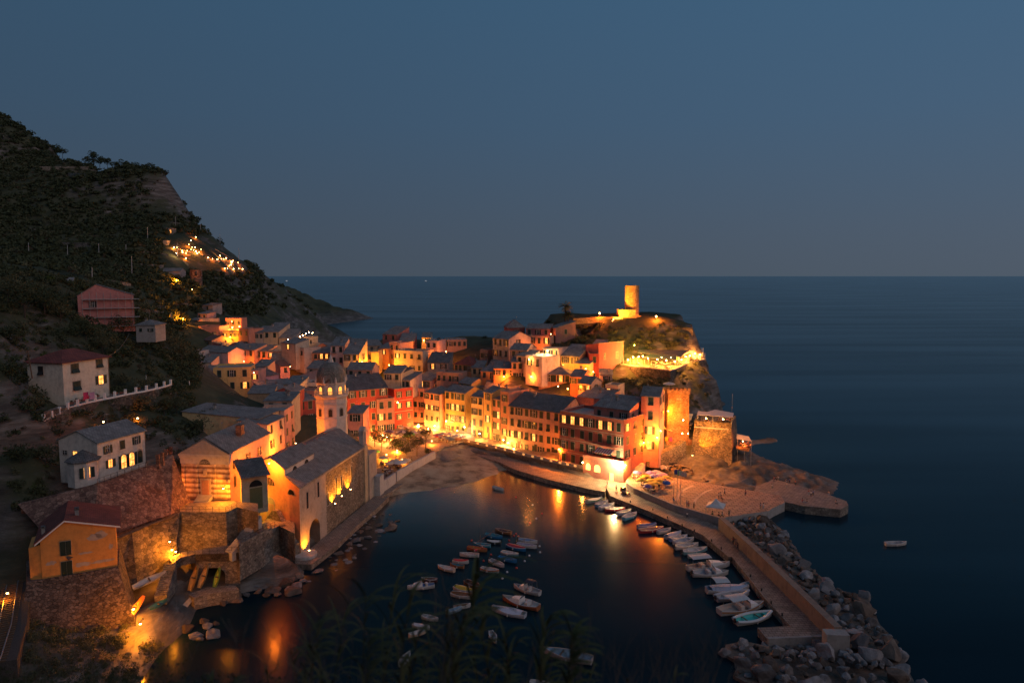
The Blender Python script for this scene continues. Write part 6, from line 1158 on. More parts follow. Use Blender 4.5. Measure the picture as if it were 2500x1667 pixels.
BT = [
 ('H',(1190,545),(1295,572),WH,GY,'lone white rowing boat just off the beach',{}),
 ('H',(1365,985),(1210,955),WD,(.08,.04,.05),'dark wooden boat with maroon inside, farthest of the moored cluster',dict(rim=(.45,.3,.2))),
 ('H',(1115,1000),(1280,1025),BL,TQ,'teal-blue open boat behind the sailing boat',dict(rim=TQ)),
 ('H',(1255,1072),(1140,1068),(.05,.05,.05),WH,'black-hulled boat with white cover between teal boat and sailing boat',dict(cover=(.55,.53,.5))),
 ('H',(1435,1050),(1615,1070),WH,(.2,.3,.45),'white boat with blue interior, upper one of the white pair',dict(motor=True)),
 ('H',(1420,1090),(1610,1120),WH,(.35,.33,.4),'white boat, lower one of the white pair at the right',dict(motor=True)),
 ('H',(1325,1100),(1505,1150),BL,RD,'blue boat with bright red cover',dict(cover=RD)),
 ('H',(1270,1165),(1435,1195),(.12,.3,.42),WH,'pale blue boat with whitish interior below the red-covered boat',dict(stripe=WH)),
 ('H',(1245,1215),(1420,1258),BL,(.03,.2,.42),'bright blue open boat below the pale blue one',dict(rim=BL)),
 ('H',(1160,1245),(1300,1302),WH,GY,'white boat with black seats left of the bright blue one',dict(motor=True)),
 ('H',(1075,1320),(1250,1355),WH,(.5,.45,.4),'white boat with orange rubbing strake, nearest of the middle cluster',dict(stripe=(.55,.15,.05),motor=False)),
 ('H',(1165,1108),(1005,1090),TQ,TQ,'teal sailing boat with long slanting lateen yard',dict(mast=True,name='sailing_boat')),
 ('H',(945,1125),(1135,1150),WD,(.4,.15,.04),'varnished orange-brown boat beneath the lateen yard',dict(rim=RD)),
 ('H',(1055,1195),(870,1188),WH,(.5,.4,.35),'white motorboat with raised stern frame left of the varnished boat',dict(canopy=(RD,-.42,-.3,.9),name='motorboat')),
 ('H',(805,1248),(960,1262),WH,RD,'white boat under a dark red cover',dict(cover=RD)),
 ('H',(900,1305),(790,1285),WD,TQ,'small orange-brown boat below the red-covered white boat',dict(rim=WD)),
 ('H',(820,1345),(660,1300),CRM,WH,'cream boat with orange waterline, leftmost of the middle cluster',dict(stripe=WH)),
 ('H',(630,1485),(370,1510),WH,(.1,.2,.4),'white motorboat with blue cockpit left of the reeds',dict(cabin=(-.05,.35),name='motorboat')),
 ('H',(640,1432),(520,1425),(.1,.03,.03),(.12,.05,.05),'dark red boat hidden behind the white motorboat',{}),
 ('H',(925,1445),(1085,1515),WD,(.1,.05,.04),'brown wooden boat with bright blue cover at its stern',dict(rim=(.4,.3,.25))),
 ('H',(820,1500),(1020,1555),(.5,.45,.4),(.35,.3,.03),'boat with mustard yellow tarpaulin behind the dead twigs',dict(cover=(.42,.32,.03))),
 ('H',(1640,1565),(1390,1490),WH,GY,'white motorboat with dark bimini top in the open harbour',dict(canopy=((.03,.03,.04),-.3,.0,1.6),name='motorboat',cabin=(.05,.3))),
 ('S',(1560,885),(1230,785),(.4,.12,.05),WH,'orange-red motorboat left of the reed tips',dict(cabin=(-.05,.3),name='motorboat')),
 ('S',(1440,950),(1130,885),(.5,.5,.55),WH,'pale grey covered motorboat alongside the orange-red one',dict(cover=(.5,.5,.56),name='motorboat')),
 ('S',(760,745),(980,785),WH,WD,'brown and white boat beneath the yellow tarpaulin boat',{}),
 ('S',(800,870),(920,855),WH,WD,'small white-tipped brown boat among the twigs',{}),
 ('S',(490,955),(640,985),WH,GY,'white dinghy left of the tall reeds',{}),
 ('S',(420,1040),(545,1060),WH,GY,'pale dinghy under the left reed plumes',dict(cover=(.5,.5,.52))),
 ('S',(380,1130),(520,1090),CRM,WH,'pinkish dinghy under the left reed plumes',{}),
 ('S',(720,920),(850,880),(.25,.35,.42),(.2,.25,.3),'grey-blue boat half hidden by the reeds',dict(cover=(.2,.3,.38))),
 ('S',(1120,1100),(1170,1190),WH,GY,'white boat seen through the centre reeds',{}),
 ('S',(2050,1370),(1600,1270),(.5,.4,.36),(.2,.28,.34),'large wooden-rimmed boat with blue seats at the bottom of the picture',dict(rim=(.55,.42,.36))),
 ('S',(1480,1560),(1700,1600),WH,WH,'white boat cut off by the bottom edge',{}),
 ('S',(290,1400),(380,1290),WH,GY,'white boat at the lower left behind dark twigs',{}),
 ('Q',(105,352),(240,328),WH,(.5,.5,.4),'white boat with green stripe, first along the mole',dict(stripe=(.1,.35,.1),cover=(.5,.5,.45))),
 ('Q',(185,385),(285,348),BL,WH,'blue boat second along the mole',dict(motor=False)),
 ('Q',(215,408),(335,372),WH,(.4,.4,.5),'white boat third along the mole',{}),
 ('Q',(258,415),(425,412),RD,WH,'red boat moored to the mole',dict(stripe=(.5,.05,.05))),
 ('Q',(360,455),(475,420),(.3,.35,.45),WH,'pale blue-grey boat right of the red one',{}),
 ('Q',(410,495),(520,445),(.15,.4,.5),WH,'light turquoise boat closing the first row on the mole',{}),
 ('Q',(525,558),(680,540),(.15,.2,.35),(.3,.25,.3),'dark blue covered boat, first of the second mole row',dict(cover=(.1,.15,.3))),
 ('Q',(540,595),(740,572),RD,(.4,.2,.15),'red and brown boat, second of the second mole row',{}),
 ('Q',(690,605),(800,575),WH,GY,'white boat tucked against the quay in the second mole row',{}),
 ('Q',(755,645),(885,605),WH,BL,'white and blue boat in the middle of the second mole row',dict(cover=(.45,.42,.45))),
 ('Q',(790,665),(935,632),(.2,.3,.5),WH,'blue boat in the middle of the second mole row',{}),
 ('Q',(825,695),(988,655),WH,(.3,.35,.4),'white boat with steering seat in the second mole row',{}),
 ('Q',(832,730),(1025,702),WH,(.4,.42,.42),'white boat with outboard in the second mole row',dict(motor=True)),
 ('Q',(895,768),(1098,740),(.2,.38,.42),WH,'turquoise-hulled boat ending the second mole row',dict(motor=True)),
 ('Q',(940,800),(1090,788),(.2,.3,.35),WH,'narrow blue boat beside the long white canopy',{}),
 ('Q',(905,905),(1310,868),WH,(.4,.3,.25),'big white motor launch with long white canopy and wheelhouse',dict(cabin=(.0,.38),canopy=(WH,-.42,.02,1.9),name='motor_launch',Bf=.3)),
 ('Q',(975,950),(1270,932),WH,GY,'white launch alongside the big canopied one',dict(motor=True,name='motor_launch',cabin=(.1,.35))),
 ('Q',(1090,1085),(1440,1062),WH,(.35,.4,.5),'white launch with bluish covers and pale sun roof',dict(canopy=(WH,-.35,-.02,1.7),name='motor_launch',cover=(.4,.43,.52))),
 ('Q',(1170,1150),(1440,1105),(.42,.42,.45),GY,'grey inflatable boat with blue stern',dict(tube=True,rim=(.45,.44,.47),name='inflatable_boat',motor=True)),
 ('Q',(1185,1262),(1570,1195),WH,(.55,.45,.38),'white launch with square canopy and wooden stern',dict(canopy=(WH,-.3,.08,1.8),name='motor_launch',cabin=(.12,.38),stripe=(.4,.2,.1))),
 ('Q',(1330,1340),(1625,1280),WH,(.05,.45,.40),'white inflatable boat with turquoise deck, nearest on the mole',dict(tube=True,rim=(.6,.62,.62),name='inflatable_boat',motor=True)),
 ('W',(1850,100),(2038,95),(.5,.45,.42),GY,'lone pale motorboat on the open sea outside the breakwater',dict(name='motorboat',group=None)),
 ('Q',(1380,1040),(1440,1020),(.5,.4,.05),WH,'little yellow-tipped tender next to the quay ladder',{}),
]
for k, a, b, ch, ci, lab, kw in BT:
    kw = dict(kw); g = kw.pop('group', 'boats moored in the harbour'); build_boat('b', k, a, b, ch, ci, lab, group=g, **kw)
# upright boats, canoe and rowing boat near the cave
for k, x, y, zz, L_, tilt, ch, lab in (('O',1600,760,2.4,4.6,1.15,(.55,.28,.08),'orange boat hull leaning upright at the cave mouth'),('O',1680,740,2.4,4.4,1.05,(.55,.32,.12),'second boat hull leaning upright in the cave'),('O',1790,740,2.4,3.6,1.2,(.35,.42,.06),'lime green kayak standing at the right of the cave'),('O',1230,745,5.2,5.6,.25,(.6,.55,.5),'long white canoe lying beside the cove stairs'),('O',1300,930,2.8,3.6,.1,(.04,.14,.2),'blue-grey upturned boat at the foot of the cove stairs'),('O',1125,1010,3.0,4.6,.9,(.6,.2,.06),'orange and red boat propped against the lit base wall')):
    p = gz(k, x, y, zz+.6); r = thing('beached_boat', lab, 'boat', (p[0], p[1], zz+.4+math.sin(tilt)*L_*.35), R(70)); out, inn = boat_shell(L_, L_*.27, .5); m = MB()
    for S_ in (1, -1):
        for i in range(len(out)-1):
            for j in range(4): P = [(x_, y_*S_, z_) for x_, y_, z_ in (out[i][j], out[i+1][j], out[i+1][j+1], out[i][j+1])]; m.quad(*(P if S_ > 0 else P[::-1]))
        for i in range(len(inn)-1):
            for j in range(3): P = [(x_, y_*S_, z_) for x_, y_, z_ in (inn[i][j], inn[i+1][j], inn[i+1][j+1], inn[i][j+1])]; m.quad(*(P[::-1] if S_ > 0 else P))
    m.build('hull', paint(ch), r); m = MB(); m.box(-.12, -L_*.12, .35, .12, L_*.12, .4); m.build('thwart', WOOD, r); r.rotation_euler = (.3, -tilt, R(60 if x > 1250 else 40))
# mooring buoys
r_ = random.Random(4)
for x, y in [(1570,715),(1660,797),(1605,845),(1543,888),(1410,992),(1433,1015),(1635,1110),(1640,1168),(1537,1200),(1493,1253),(1170,1190),(1100,1250),(1415,1318),(1325,1358),(1280,1418),(1410,640),(985,1055),(1345,1055),(1390,1010)]:
    p = gz('H', x, y, .05); m = MB(); c_ = r_.choice([(.6, .6, .6), (.5, .05, .03), (.5, .05, .03)]); m.lathe([(.02, -.2), (.2, -.1), (.24, .05), (.18, .2), (.03, .28)], 10); tag(m.build('mooring_buoy', paint(c_), None, p), 'small white mooring buoy floating in the harbour' if c_[1] > .3 else 'small red mooring buoy floating in the harbour', 'buoy', 'mooring buoys')
# ------------------------------------------------------------------ people (skin-modifier bodies, shared meshes)
def skin(name, V, E, Rr, mat, lv=1):
    me = bpy.data.meshes.new(name+'_src'); me.from_pydata(V, E, []); o = bpy.data.objects.new(name+'_src', me); COL.objects.link(o)
    o.modifiers.new('s', 'SKIN'); 
    for i, r in enumerate(Rr): me.skin_vertices[0].data[i].radius = (r, r)
    me.skin_vertices[0].data[0].use_root = True
    if lv: ss = o.modifiers.new('u', 'SUBSURF'); ss.levels = lv
    dg = bpy.context.evaluated_depsgraph_get(); e = o.evaluated_get(dg); out = bpy.data.meshes.new_from_object(e); out.name = name; out.materials.clear(); out.materials.append(mat)
    bpy.data.objects.remove(o); bpy.data.meshes.remove(me); return out
SKINM = flat('skin', (.45, .26, .18), .6); HAIRS = [flat('dark_hair', (.03, .02, .015), .6), flat('brown_hair', (.10, .055, .03), .6)]
def pose(kind):
    if kind == 'sit':
        hip = (0, 0, .5); J = [hip, (0, .02, .78), (0, .0, 1.02), (0, -.02, 1.12), (0, -.04, 1.26)]
        legs = [[(.1, -.02, .5), (.13, -.42, .5), (.13, -.46, .09), (.13, -.58, .05)], [(-.1, -.02, .5), (-.14, -.42, .52), (-.14, -.40, .09), (-.14, -.52, .05)]]
        arms = [[(.2, 0, .98), (.26, -.12, .74), (.16, -.34, .74)], [(-.2, 0, .98), (-.27, -.1, .76), (-.14, -.34, .80)]]
    else:
        s = .22 if kind == 'walk' else .04
        hip = (0, 0, .93); J = [hip, (0, .0, 1.18), (0, .0, 1.42), (0, -.01, 1.50), (0, -.03, 1.64)]
        legs = [[(.09, 0, .9), (.1, -s*.7, .5), (.11, -s+.02, .09), (.11, -s-.13, .04)], [(-.09, 0, .9), (-.1, s*.4, .5), (-.11, s+.08, .1), (-.11, s-.06, .04)]]
        arms = [[(.2, 0, 1.38), (.27, s*.4, 1.12), (.25, s*.2-.12, .88)], [(-.2, 0, 1.38), (-.27, -s*.4, 1.12), (-.25, -s-.1, .9)]]
    return J, legs, arms
def person_meshes(kind):
    J, legs, arms = pose(kind); V = list(J); E = [(0, 1), (1, 2), (2, 3), (3, 4)]; Rr = [.13, .12, .14, .055, .09]
    for l in legs: k = len(V); V += l; E += [(0, k), (k, k+1), (k+1, k+2), (k+2, k+3)]; Rr += [.085, .06, .04, .045]
    for a in arms: k = len(V); V += a; E += [(2, k), (k, k+1), (k+1, k+2)]; Rr += [.055, .042, .034]
    body = skin('person', V, E, Rr, SKINM)
    h = J[4]; m = MB(); m.lathe([(.03, -.14), (.085, -.10), (.105, -.02), (.105, .05), (.09, .11), (.05, .15), (.01, .16)], 12, (h[0], h[1]+.012, h[2]+.0)); hair = m.mesh('hair', HAIRS[0], True)
    # torso garment and legwear grown on the same skeleton, slightly larger
    V = [J[0], J[1], J[2]]+[arms[0][0], tuple(np.mean([arms[0][0], arms[0][1]], 0)), arms[1][0], tuple(np.mean([arms[1][0], arms[1][1]], 0))]; shirt = skin('shirt', V, [(0, 1), (1, 2), (2, 3), (3, 4), (2, 5), (5, 6)], [.15, .14, .155, .075, .062, .075, .062], WHITEP)
    V = [J[0]]; E = []; Rr = [.15]
    for l in legs: k = len(V); V += l[:3]; E += [(0, k), (k, k+1), (k+1, k+2)]; Rr += [.1, .075, .06]
    tr_ = skin('trousers', V, E, Rr, WHITEP); return body, hair, shirt, tr_
PM = {k: person_meshes(k) for k in ('sit', 'stand', 'walk')}
SHC = [('white', (.6, .58, .55)), ('red', (.45, .05, .04)), ('blue', (.06, .12, .35)), ('black', (.03, .03, .03)), ('pale', (.5, .42, .36)), ('green', (.08, .2, .1)), ('grey', (.25, .25, .26))]
_cm = {}
def colmesh(me, c_):
    key = (me.name, c_)
    if key not in _cm: k = me.copy(); k.materials[0] = cloth(c_); _cm[key] = k
    return _cm[key]
prs = random.Random(12)
def person(kind, p, rz, label, group=None, sc=1.0, shirt=None):
    body, hair, sh, tr_ = PM[kind]; o = link('person', body, None, p, rz, sc); tag(o, label, 'person', group)
    link('hair', hair, o); link('shirt', colmesh(sh, shirt or prs.choice(SHC)[1]), o); link('trousers', colmesh(tr_, prs.choice([(.03, .035, .06), (.2, .17, .13), (.03, .03, .03), (.3, .3, .32)])), o); return o
NM = {'white': (.6, .58, .55), 'red': (.45, .05, .04), 'blue': (.06, .12, .35), 'black': (.03, .03, .03), 'pale': (.5, .42, .36), 'grey': (.25, .25, .26), 'green': (.08, .2, .1)}
for x, y, zz, kd, col, where in [(350,265,1.4,'stand','grey','standing alone on the bright quay left of the parked cart'),(278,222,1.4,'walk','black','walking at the corner of the quay below the lit doorway'),(652,305,2.4,'sit','red','sitting on the low wall below the parasols'),(820,352,2.3,'sit','blue','crouching at the foot of the flagpoles'),(930,395,2.3,'stand','blue','standing in the square left of the white tent, leftmost of three'),(945,402,2.3,'stand','red','standing in the square left of the white tent, middle of three'),(988,408,2.3,'stand','black','standing in the square left of the white tent, rightmost of three'),
    (1190,330,2.3,'stand','white','standing at the curved wall behind the tent, left of a group'),(1203,322,2.3,'stand','grey','standing at the curved wall behind the tent, middle of a group'),(1213,338,2.3,'sit','red','sitting near the curved wall behind the tent'),(1240,298,2.3,'walk','blue','walking behind the curved wall'),(1411,305,2.3,'stand','red','standing on the path between square and pier'),(1533,415,2.3,'stand','blue','standing on the rounded end of the square, left of a pair'),(1556,415,2.3,'stand','white','standing on the rounded end of the square, right of a pair'),
    (1308,700,1.4,'walk','red','walking on the mole beside the tall wall, left of a group'),(1335,712,1.4,'walk','pale','walking on the mole beside the tall wall, middle of a group'),(1358,722,1.4,'walk','blue','walking on the mole beside the tall wall, right of a group'),(1345,750,1.4,'walk','black','walking ahead of the group on the mole'),(932,490,1.4,'walk','white','walking alone on the mole where the wall steps up'),(1878,365,2.1,'sit','red','sitting on the pier edge, left of a pair'),(1915,370,2.1,'sit','black','sitting on the pier edge, right of a pair'),
    (1928,300,2.1,'stand','red','standing in the middle of the pier, left of a group'),(1948,312,2.1,'stand','white','standing in the middle of the pier, centre of a group'),(1965,305,2.1,'stand','blue','standing in the middle of the pier, right of a group'),(2155,378,2.1,'sit','pale','sitting alone near the tip of the pier'),(2095,300,2.1,'sit','grey','sitting at the far edge of the pier'),(1645,190,3.0,'stand','red','in red on the rock ridge above the pier, leftmost'),(1662,188,3.0,'stand','black','in black on the rock ridge above the pier'),(1680,185,3.0,'stand','white','in white on the rock ridge above the pier'),(1746,205,2.6,'stand','black','on the rocks where the pier begins, left of a pair'),(1772,205,2.6,'stand','blue','on the rocks where the pier begins, right of a pair'),(1750,240,2.6,'stand','white','in white lower on the rocks beside the pier'),(1625,240,2.6,'sit','white','sitting on the dark rocks behind the square'),(1820,220,2.4,'stand','red','in red at the far side of the pier'),
    (1315,560,3.4,'sit','red','sitting on the boulders outside the sea wall'),(1190,478,2.3,'sit','red','sitting under the white tent, left'),(1220,478,2.3,'sit','white','sitting under the white tent, middle'),(1275,470,2.3,'stand','black','standing right of the white tent'),(1140,470,2.3,'sit','green','in yellow-green sitting at the left leg of the tent')]:
    p = gz('Q', x, y, zz); person(kd, (p[0], p[1], zz), prs.uniform(0, 6.3), 'person in %s %s' % (col, where) if 'in ' != where[:3] else 'person ' + where, 'people strolling on the mole and pier', 1.0, NM[col])
# ------------------------------------------------------------------ cafe tables, chairs, diners, parasols
tb = MB(); tb.lathe([(.45, .73), (.45, .76)], 12); tabm = tb.mesh('tabletop', cloth((.6, .55, .48))); tb = MB(); tb.tube((0, 0, 0), (0, 0, .73), .04); tb.lathe([(.25, 0), (.2, .04)], 10); tabl = tb.mesh('leg', METAL)
cbm = MB(); cbm.box(-.22, -.22, .42, .22, .22, .46); csm = cbm.mesh('seat', WOOD); cbm = MB(); cbm.box(-.22, .19, .46, .22, .23, .9); cbk = cbm.mesh('backrest', WOOD); cbm = MB(); [cbm.tube((a, b, 0), (a, b, .42), .02, n=4) for a in (-.2, .2) for b in (-.2, .2)]; cl_ = cbm.mesh('leg', METAL)
def dining(poly, z, n, name, minr=1.7, seed=0, ppl=3):
    r = random.Random(seed+77); pts = scatter([(p[0], p[1]) for p in poly], minr/1.56, minr/1.56, n, r, 1500)
    for x, y, _ in pts:
        t = thing('cafe_table', 'small round table %s' % name, 'table', (x, y, z), 0, 'tables '+name); link('tabletop', tabm, t); link('leg', tabl, t)
        a0 = r.uniform(0, 6.3)
        for i in range(r.choice([2, 2, ppl])):
            a = a0+i*2.1; px, py = x+.78*math.cos(a), y+.78*math.sin(a); rz = a-R(90)+math.pi*0
            ch = thing('chair', 'wooden chair %s' % name, 'chair', (px, py, z), rz, 'chairs '+name); link('seat', csm, ch); link('backrest', cbk, ch); link('leg', cl_, ch)
            person('sit', (px, py, z-.05), rz, 'person seated at a table %s' % name, 'diners '+name)
def parasol(k, x, y, z, r_, cols, label, tilt=0, h=2.5, n=8, group=None):
    p = gz(k, x, y, z+h-.25); t = thing('parasol', label, 'parasol', (p[0], p[1], z), random.Random(label).uniform(0, 3), group)
    m = MB(); m.tube((0, 0, 0), (0, 0, h+.15), .04, n=6); m.lathe([(.3, 0), (.28, .08)], 10); m.build('pole', METALL, t)
    m = MB(); prof = [(r_, h-.55), (r_*.72, h-.25), (r_*.4, h-.06), (.02, h+.08)]
    for i in range(n*2):
        a0 = 2*math.pi*i/(n*2); a1 = 2*math.pi*(i+1)/(n*2); s0 = 1 if i % 2 == 0 else .93; s1 = .93 if i % 2 == 0 else 1; mi = (i//2) % len(cols)
        for (ra, za), (rb, zb) in zip(prof[:-1], prof[1:]): m.quad((ra*s0*math.cos(a0), ra*s0*math.sin(a0), za), (ra*s1*math.cos(a1), ra*s1*math.sin(a1), za), (rb*s1*math.cos(a1), rb*s1*math.sin(a1), zb), (rb*s0*math.cos(a0), rb*s0*math.sin(a0), zb), mi)
    o = m.build('canopy', [cloth(c_) for c_ in cols], t); t.rotation_euler.x = tilt
    mod = o.modifiers.new('thick', 'SOLIDIFY'); mod.thickness = .03
    return t
CRE = (.6, .5, .34); W_ = (.6, .58, .54)
for x, y, r_, cs, lab in [(545,245,2.3,[(.10,.07,.12),(.10,.07,.12),(.3,.26,.3)],'big dark purple parasol at the left of the piazza'),(795,250,2.3,[(.08,.06,.12),(.5,.44,.42)],'big dark and cream parasol right of the purple one'),(835,170,2.3,[(.55,.25,.06),(.6,.5,.4)],'orange and cream parasol behind the big dark ones'),(1020,262,2.1,[(.6,.55,.25),(.5,.4,.4)],'pale yellow parasol right of the dark pair'),(1180,258,1.6,[(.28,.18,.22)],'small mauve parasol at the right end of the far row'),
    (380,298,1.3,[CRE],'cream parasol at the far left of the front row'),(500,325,1.5,[CRE,W_],'cream parasol second in the front row'),(610,315,1.4,[CRE],'cream parasol third in the front row'),(750,332,1.5,[CRE],'cream parasol left of the green ones'),(885,332,1.4,[(.12,.45,.10)],'bright green parasol in the front row'),(985,302,1.2,[(.12,.42,.10)],'smaller green parasol behind the bright green one'),
    (1470,330,2.0,[(.5,.05,.05),(.6,.4,.3)],'red and white striped parasol at the harbour edge'),(1650,365,1.5,[(.22,.25,.24)],'grey-green parasol right of the striped one'),(1570,290,1.5,[CRE],'cream parasol behind the striped one'),(1700,300,1.4,[W_,CRE],'whitish parasol in the right group, back left'),(1790,355,1.5,[CRE],'cream parasol in the middle of the right group'),(1850,325,1.4,[W_],'white parasol in the right group, back right'),(1960,352,1.3,[W_],'white parasol at the right end by the ochre corner'),(1740,400,1.4,[(.15,.2,.18)],'dark green-grey parasol low in the right group'),(1860,395,1.3,[(.5,.2,.06)],'small orange parasol low in the right group'),
    (320,632,1.0,[(.1,.4,.1)],'tiny green parasol beside the bell gable'),(450,745,1.6,[CRE],'cream parasol nearest the church buttress'),(560,850,1.5,[CRE],'cream parasol left of the bright one'),(765,840,2.0,[W_],'brightly lit white parasol near the harbour wall'),(870,795,1.7,[CRE],'cream parasol right of the bright one'),(660,800,1.6,[CRE],'yellowish parasol behind the bright one')]:
    parasol('P', x, y, 2.6, r_, cs, lab, group='parasols on the piazza')
YE = (.62, .38, .03); PU = (.22, .16, .42); LI = (.42, .26, .38)
for x, y, r_, cs, lab, ti in [(445,872,1.4,[PU],'small purple parasol at the steps',0),(690,872,1.5,[PU],'purple parasol at the back left of the quay cafe',0),(800,862,1.6,[LI],'lilac parasol at the back of the quay cafe',0),(760,930,1.4,[PU,LI],'purple and lilac parasol in the second row',0),(900,905,1.8,[LI],'pinkish lilac parasol at the back right',0),(600,955,1.6,[YE],'yellow parasol behind left',.1),(515,1010,1.5,[YE],'yellow parasol at the left of the quay cafe',0),(980,965,1.6,[YE],'tilted yellow parasol above the dark blue one',.35),(985,1040,1.2,[(.03,.08,.3)],'dark blue parasol at the right of the yellow group',.3),
    (720,1030,1.9,[YE,(.65,.42,.05)],'big yellow parasol in the centre of the quay cafe',.15),(850,1020,1.9,[YE,(.6,.3,.03)],'big orange-yellow parasol right of centre',.2),(700,1100,1.9,[(.62,.34,.03)],'large orange parasol at the front of the quay cafe',.2),(790,1075,1.7,[YE],'yellow parasol squeezed between the orange ones',.2),(635,1130,1.3,[(.12,.08,.28)],'dark violet parasol at the front edge',0)]:
    parasol('U', x, y, 2.3, r_, cs, lab, ti, group='parasols of the quay cafe')
parasol('T', 1205, 745, gy('T',1205,850,224)[2], 2.0, [(.6,.5,.42)], 'single round white parasol on the roof beside the battlemented turret')
dining([gz('P', x, y, 2.6) for x, y in [(350,330),(1250,300),(1190,470),(500,500),(320,480)]], 2.62, 20, 'under the parasols of the far piazza', seed=1)
dining([gz('P', x, y, 2.6) for x, y in [(1350,380),(1560,300),(2000,400),(1900,480),(1600,480)]], 2.62, 15, 'in the right-hand piazza cafe', seed=2)
dining([gz('P', x, y, 2.6) for x, y in [(420,860),(950,800),(1000,850),(700,1010),(450,1180)]], 2.62, 15, 'beside the pale harbour wall', seed=3)
dining([gz('U', x, y, 2.3) for x, y in [(260,1060),(420,960),(1000,1060),(1000,1150),(760,1290),(560,1240)]], 2.32, 15, 'in the quay cafe below the dark red palace', 1.6, seed=4)
# planter hedge round the quay cafe
pp = [gz('U', x, y, 2.3) for x, y in [(240,1050),(300,1130),(390,1215),(560,1275)]]
# ------------------------------------------------------------------ restaurants on the headland
def deck(name, pts, z, zb, label, mats=None): m = MB(); m.prism([(p[0], p[1]) for p in pts], zb, z, 0, 1); return m.build(name, mats or [STONED, PAVE])
TR = [gz('T', x, y, 26) for x, y in [(270,395),(1230,515),(1370,480),(1600,350),(1890,300)]]; TRb = [(TR[4][0]-2, TR[4][1]+10, 26), (TR[2][0]+2, TR[2][1]+22, 26), (TR[0][0]+6, TR[0][1]+14, 26)]
ter = thing('terrace_restaurant', 'brightly lit glazed terrace restaurant with slate roof on the headland', 'restaurant', (0, 0, 0))
m = MB(); m.prism([(p[0], p[1]) for p in TR+TRb], 17, 26, 0, 1); m.build('foundation', [STONED, WOOD], ter)
m = strip([(p[0], p[1]) for p in TR], [26.45]*5, [25.9]*5, .25, 1); m.build('ledge', plaster((.55, .45, .35)), ter)
m = MB()
for a, b in zip(TR[:-1], TR[1:]):
    a = Vector(a); b = Vector(b); n = max(2, int((b-a).length/1.6))
    for i in range(n+1): p = a.lerp(b, i/n); m.tube((p.x, p.y+.3, 26.4), (p.x, p.y+.3, 28.9), .045, n=5)
    m.tube((a.x, a.y+.3, 27.3), (b.x, b.y+.3, 27.3), .03, n=4)
m.build('posts', METALL, ter)
rp = [gz('T', x, y, 29.2) for x, y in [(700,258),(1370,303),(1665,130),(620,110),(500,180)]]
def sheet(pts, t, name, mat, par): q = MB(); n = len(pts); k = 0; q.v = [(p[0], p[1], p[2]-t) for p in pts]+[tuple(p) for p in pts]; q.f = [tuple(range(n-1, -1, -1)), tuple(range(n, 2*n))]+[(i, (i+1) % n, n+(i+1) % n, n+i) for i in range(n)]; q.m = [0]*len(q.f); return q.build(name, mat, par)
sheet([gz('T', 700, 258, 28.9), gz('T', 1370, 303, 28.9), gz('T', 1470, 215, 29.7), gz('T', 850, 180, 29.7)], .08, 'green_awning', cloth((.05, .09, .08)), ter)
sheet([gz('T', 600, 170, 29.9), gz('T', 850, 182, 29.8), gz('T', 1440, 225, 29.6), gz('T', 1665, 135, 29.6), gz('T', 1600, 115, 30.6), gz('T', 620, 105, 30.8)], .12, 'roof', SLATE2, ter)
m = MB(); p = gz('T', 590, 90, 30); m.lathe([(3.2, 0), (.05, 1.9)], 4, (p[0], p[1], 30.2), 0, R(45)); m.build('pavilion_roof', flat('dark_green_roof', (.04, .06, .05), .7), ter)
fl_ = thing('flag', 'green white and red flag hanging at the corner of the terrace restaurant', 'flag', gz('T', 1375, 300, 29))
for i, c_ in enumerate([(.05, .35, .08), (.6, .6, .58), (.5, .03, .03)]): q = MB(); q.hexa([(-.6+i*.6, 0, -.1-.15*i), (0+i*.6, .1, -.2-.15*i), (0+i*.6, .14, -.2-.15*i), (-.6+i*.6, .04, -.1-.15*i), (-.6+i*.6, 0, 1.2-.15*i), (0+i*.6, .1, 1.1-.15*i), (0+i*.6, .14, 1.1-.15*i), (-.6+i*.6, .04, 1.2-.15*i)]); q.build('stripe', cloth(c_), fl_)
q = MB(); q.tube((-.6, 0, -1), (-.6, 0, 1.4), .03); q.build('pole', METALL, fl_)
def inset(P, k=.12): cx = sum(p[0] for p in P)/len(P); cy = sum(p[1] for p in P)/len(P); return [(p[0]+(cx-p[0])*k, p[1]+(cy-p[1])*k) for p in P]
m = MB(); a_, b_ = Vector(TRb[2]), Vector(TRb[1]); m.hexa([(a_.x, a_.y, 26), (b_.x, b_.y, 26), (b_.x, b_.y+.3, 26), (a_.x, a_.y+.3, 26), (a_.x, a_.y, 29.4), (b_.x, b_.y, 29.4), (b_.x, b_.y+.3, 29.4), (a_.x, a_.y+.3, 29.4)]); m.build('back_wall', plaster((.6, .5, .36)), ter)  # cream back wall added to catch the ceiling lamp light
dining(inset(TR+TRb[1:]), 26.02, 22, 'in the terrace restaurant on the headland', 1.7, 5)
sl = thing('canvas_canopy', 'small white canvas canopy at the sea-cliff corner of the restaurant', 'canopy', (0, 0, 0)); sheet([gz('T', 1700, 50, 30), gz('T', 1860, 70, 30), gz('T', 1865, 150, 28.6), gz('T', 1740, 140, 28.6)], .05, 'cloth', cloth(W_), sl)
m = MB(); [m.tube(gz('T', x, y, 28.6), (gz('T', x, y, 28.6)[0], gz('T', x, y, 28.6)[1], 26), .05) for x, y in ((1865, 150), (1740, 140))]; m.build('post', METALL, sl)
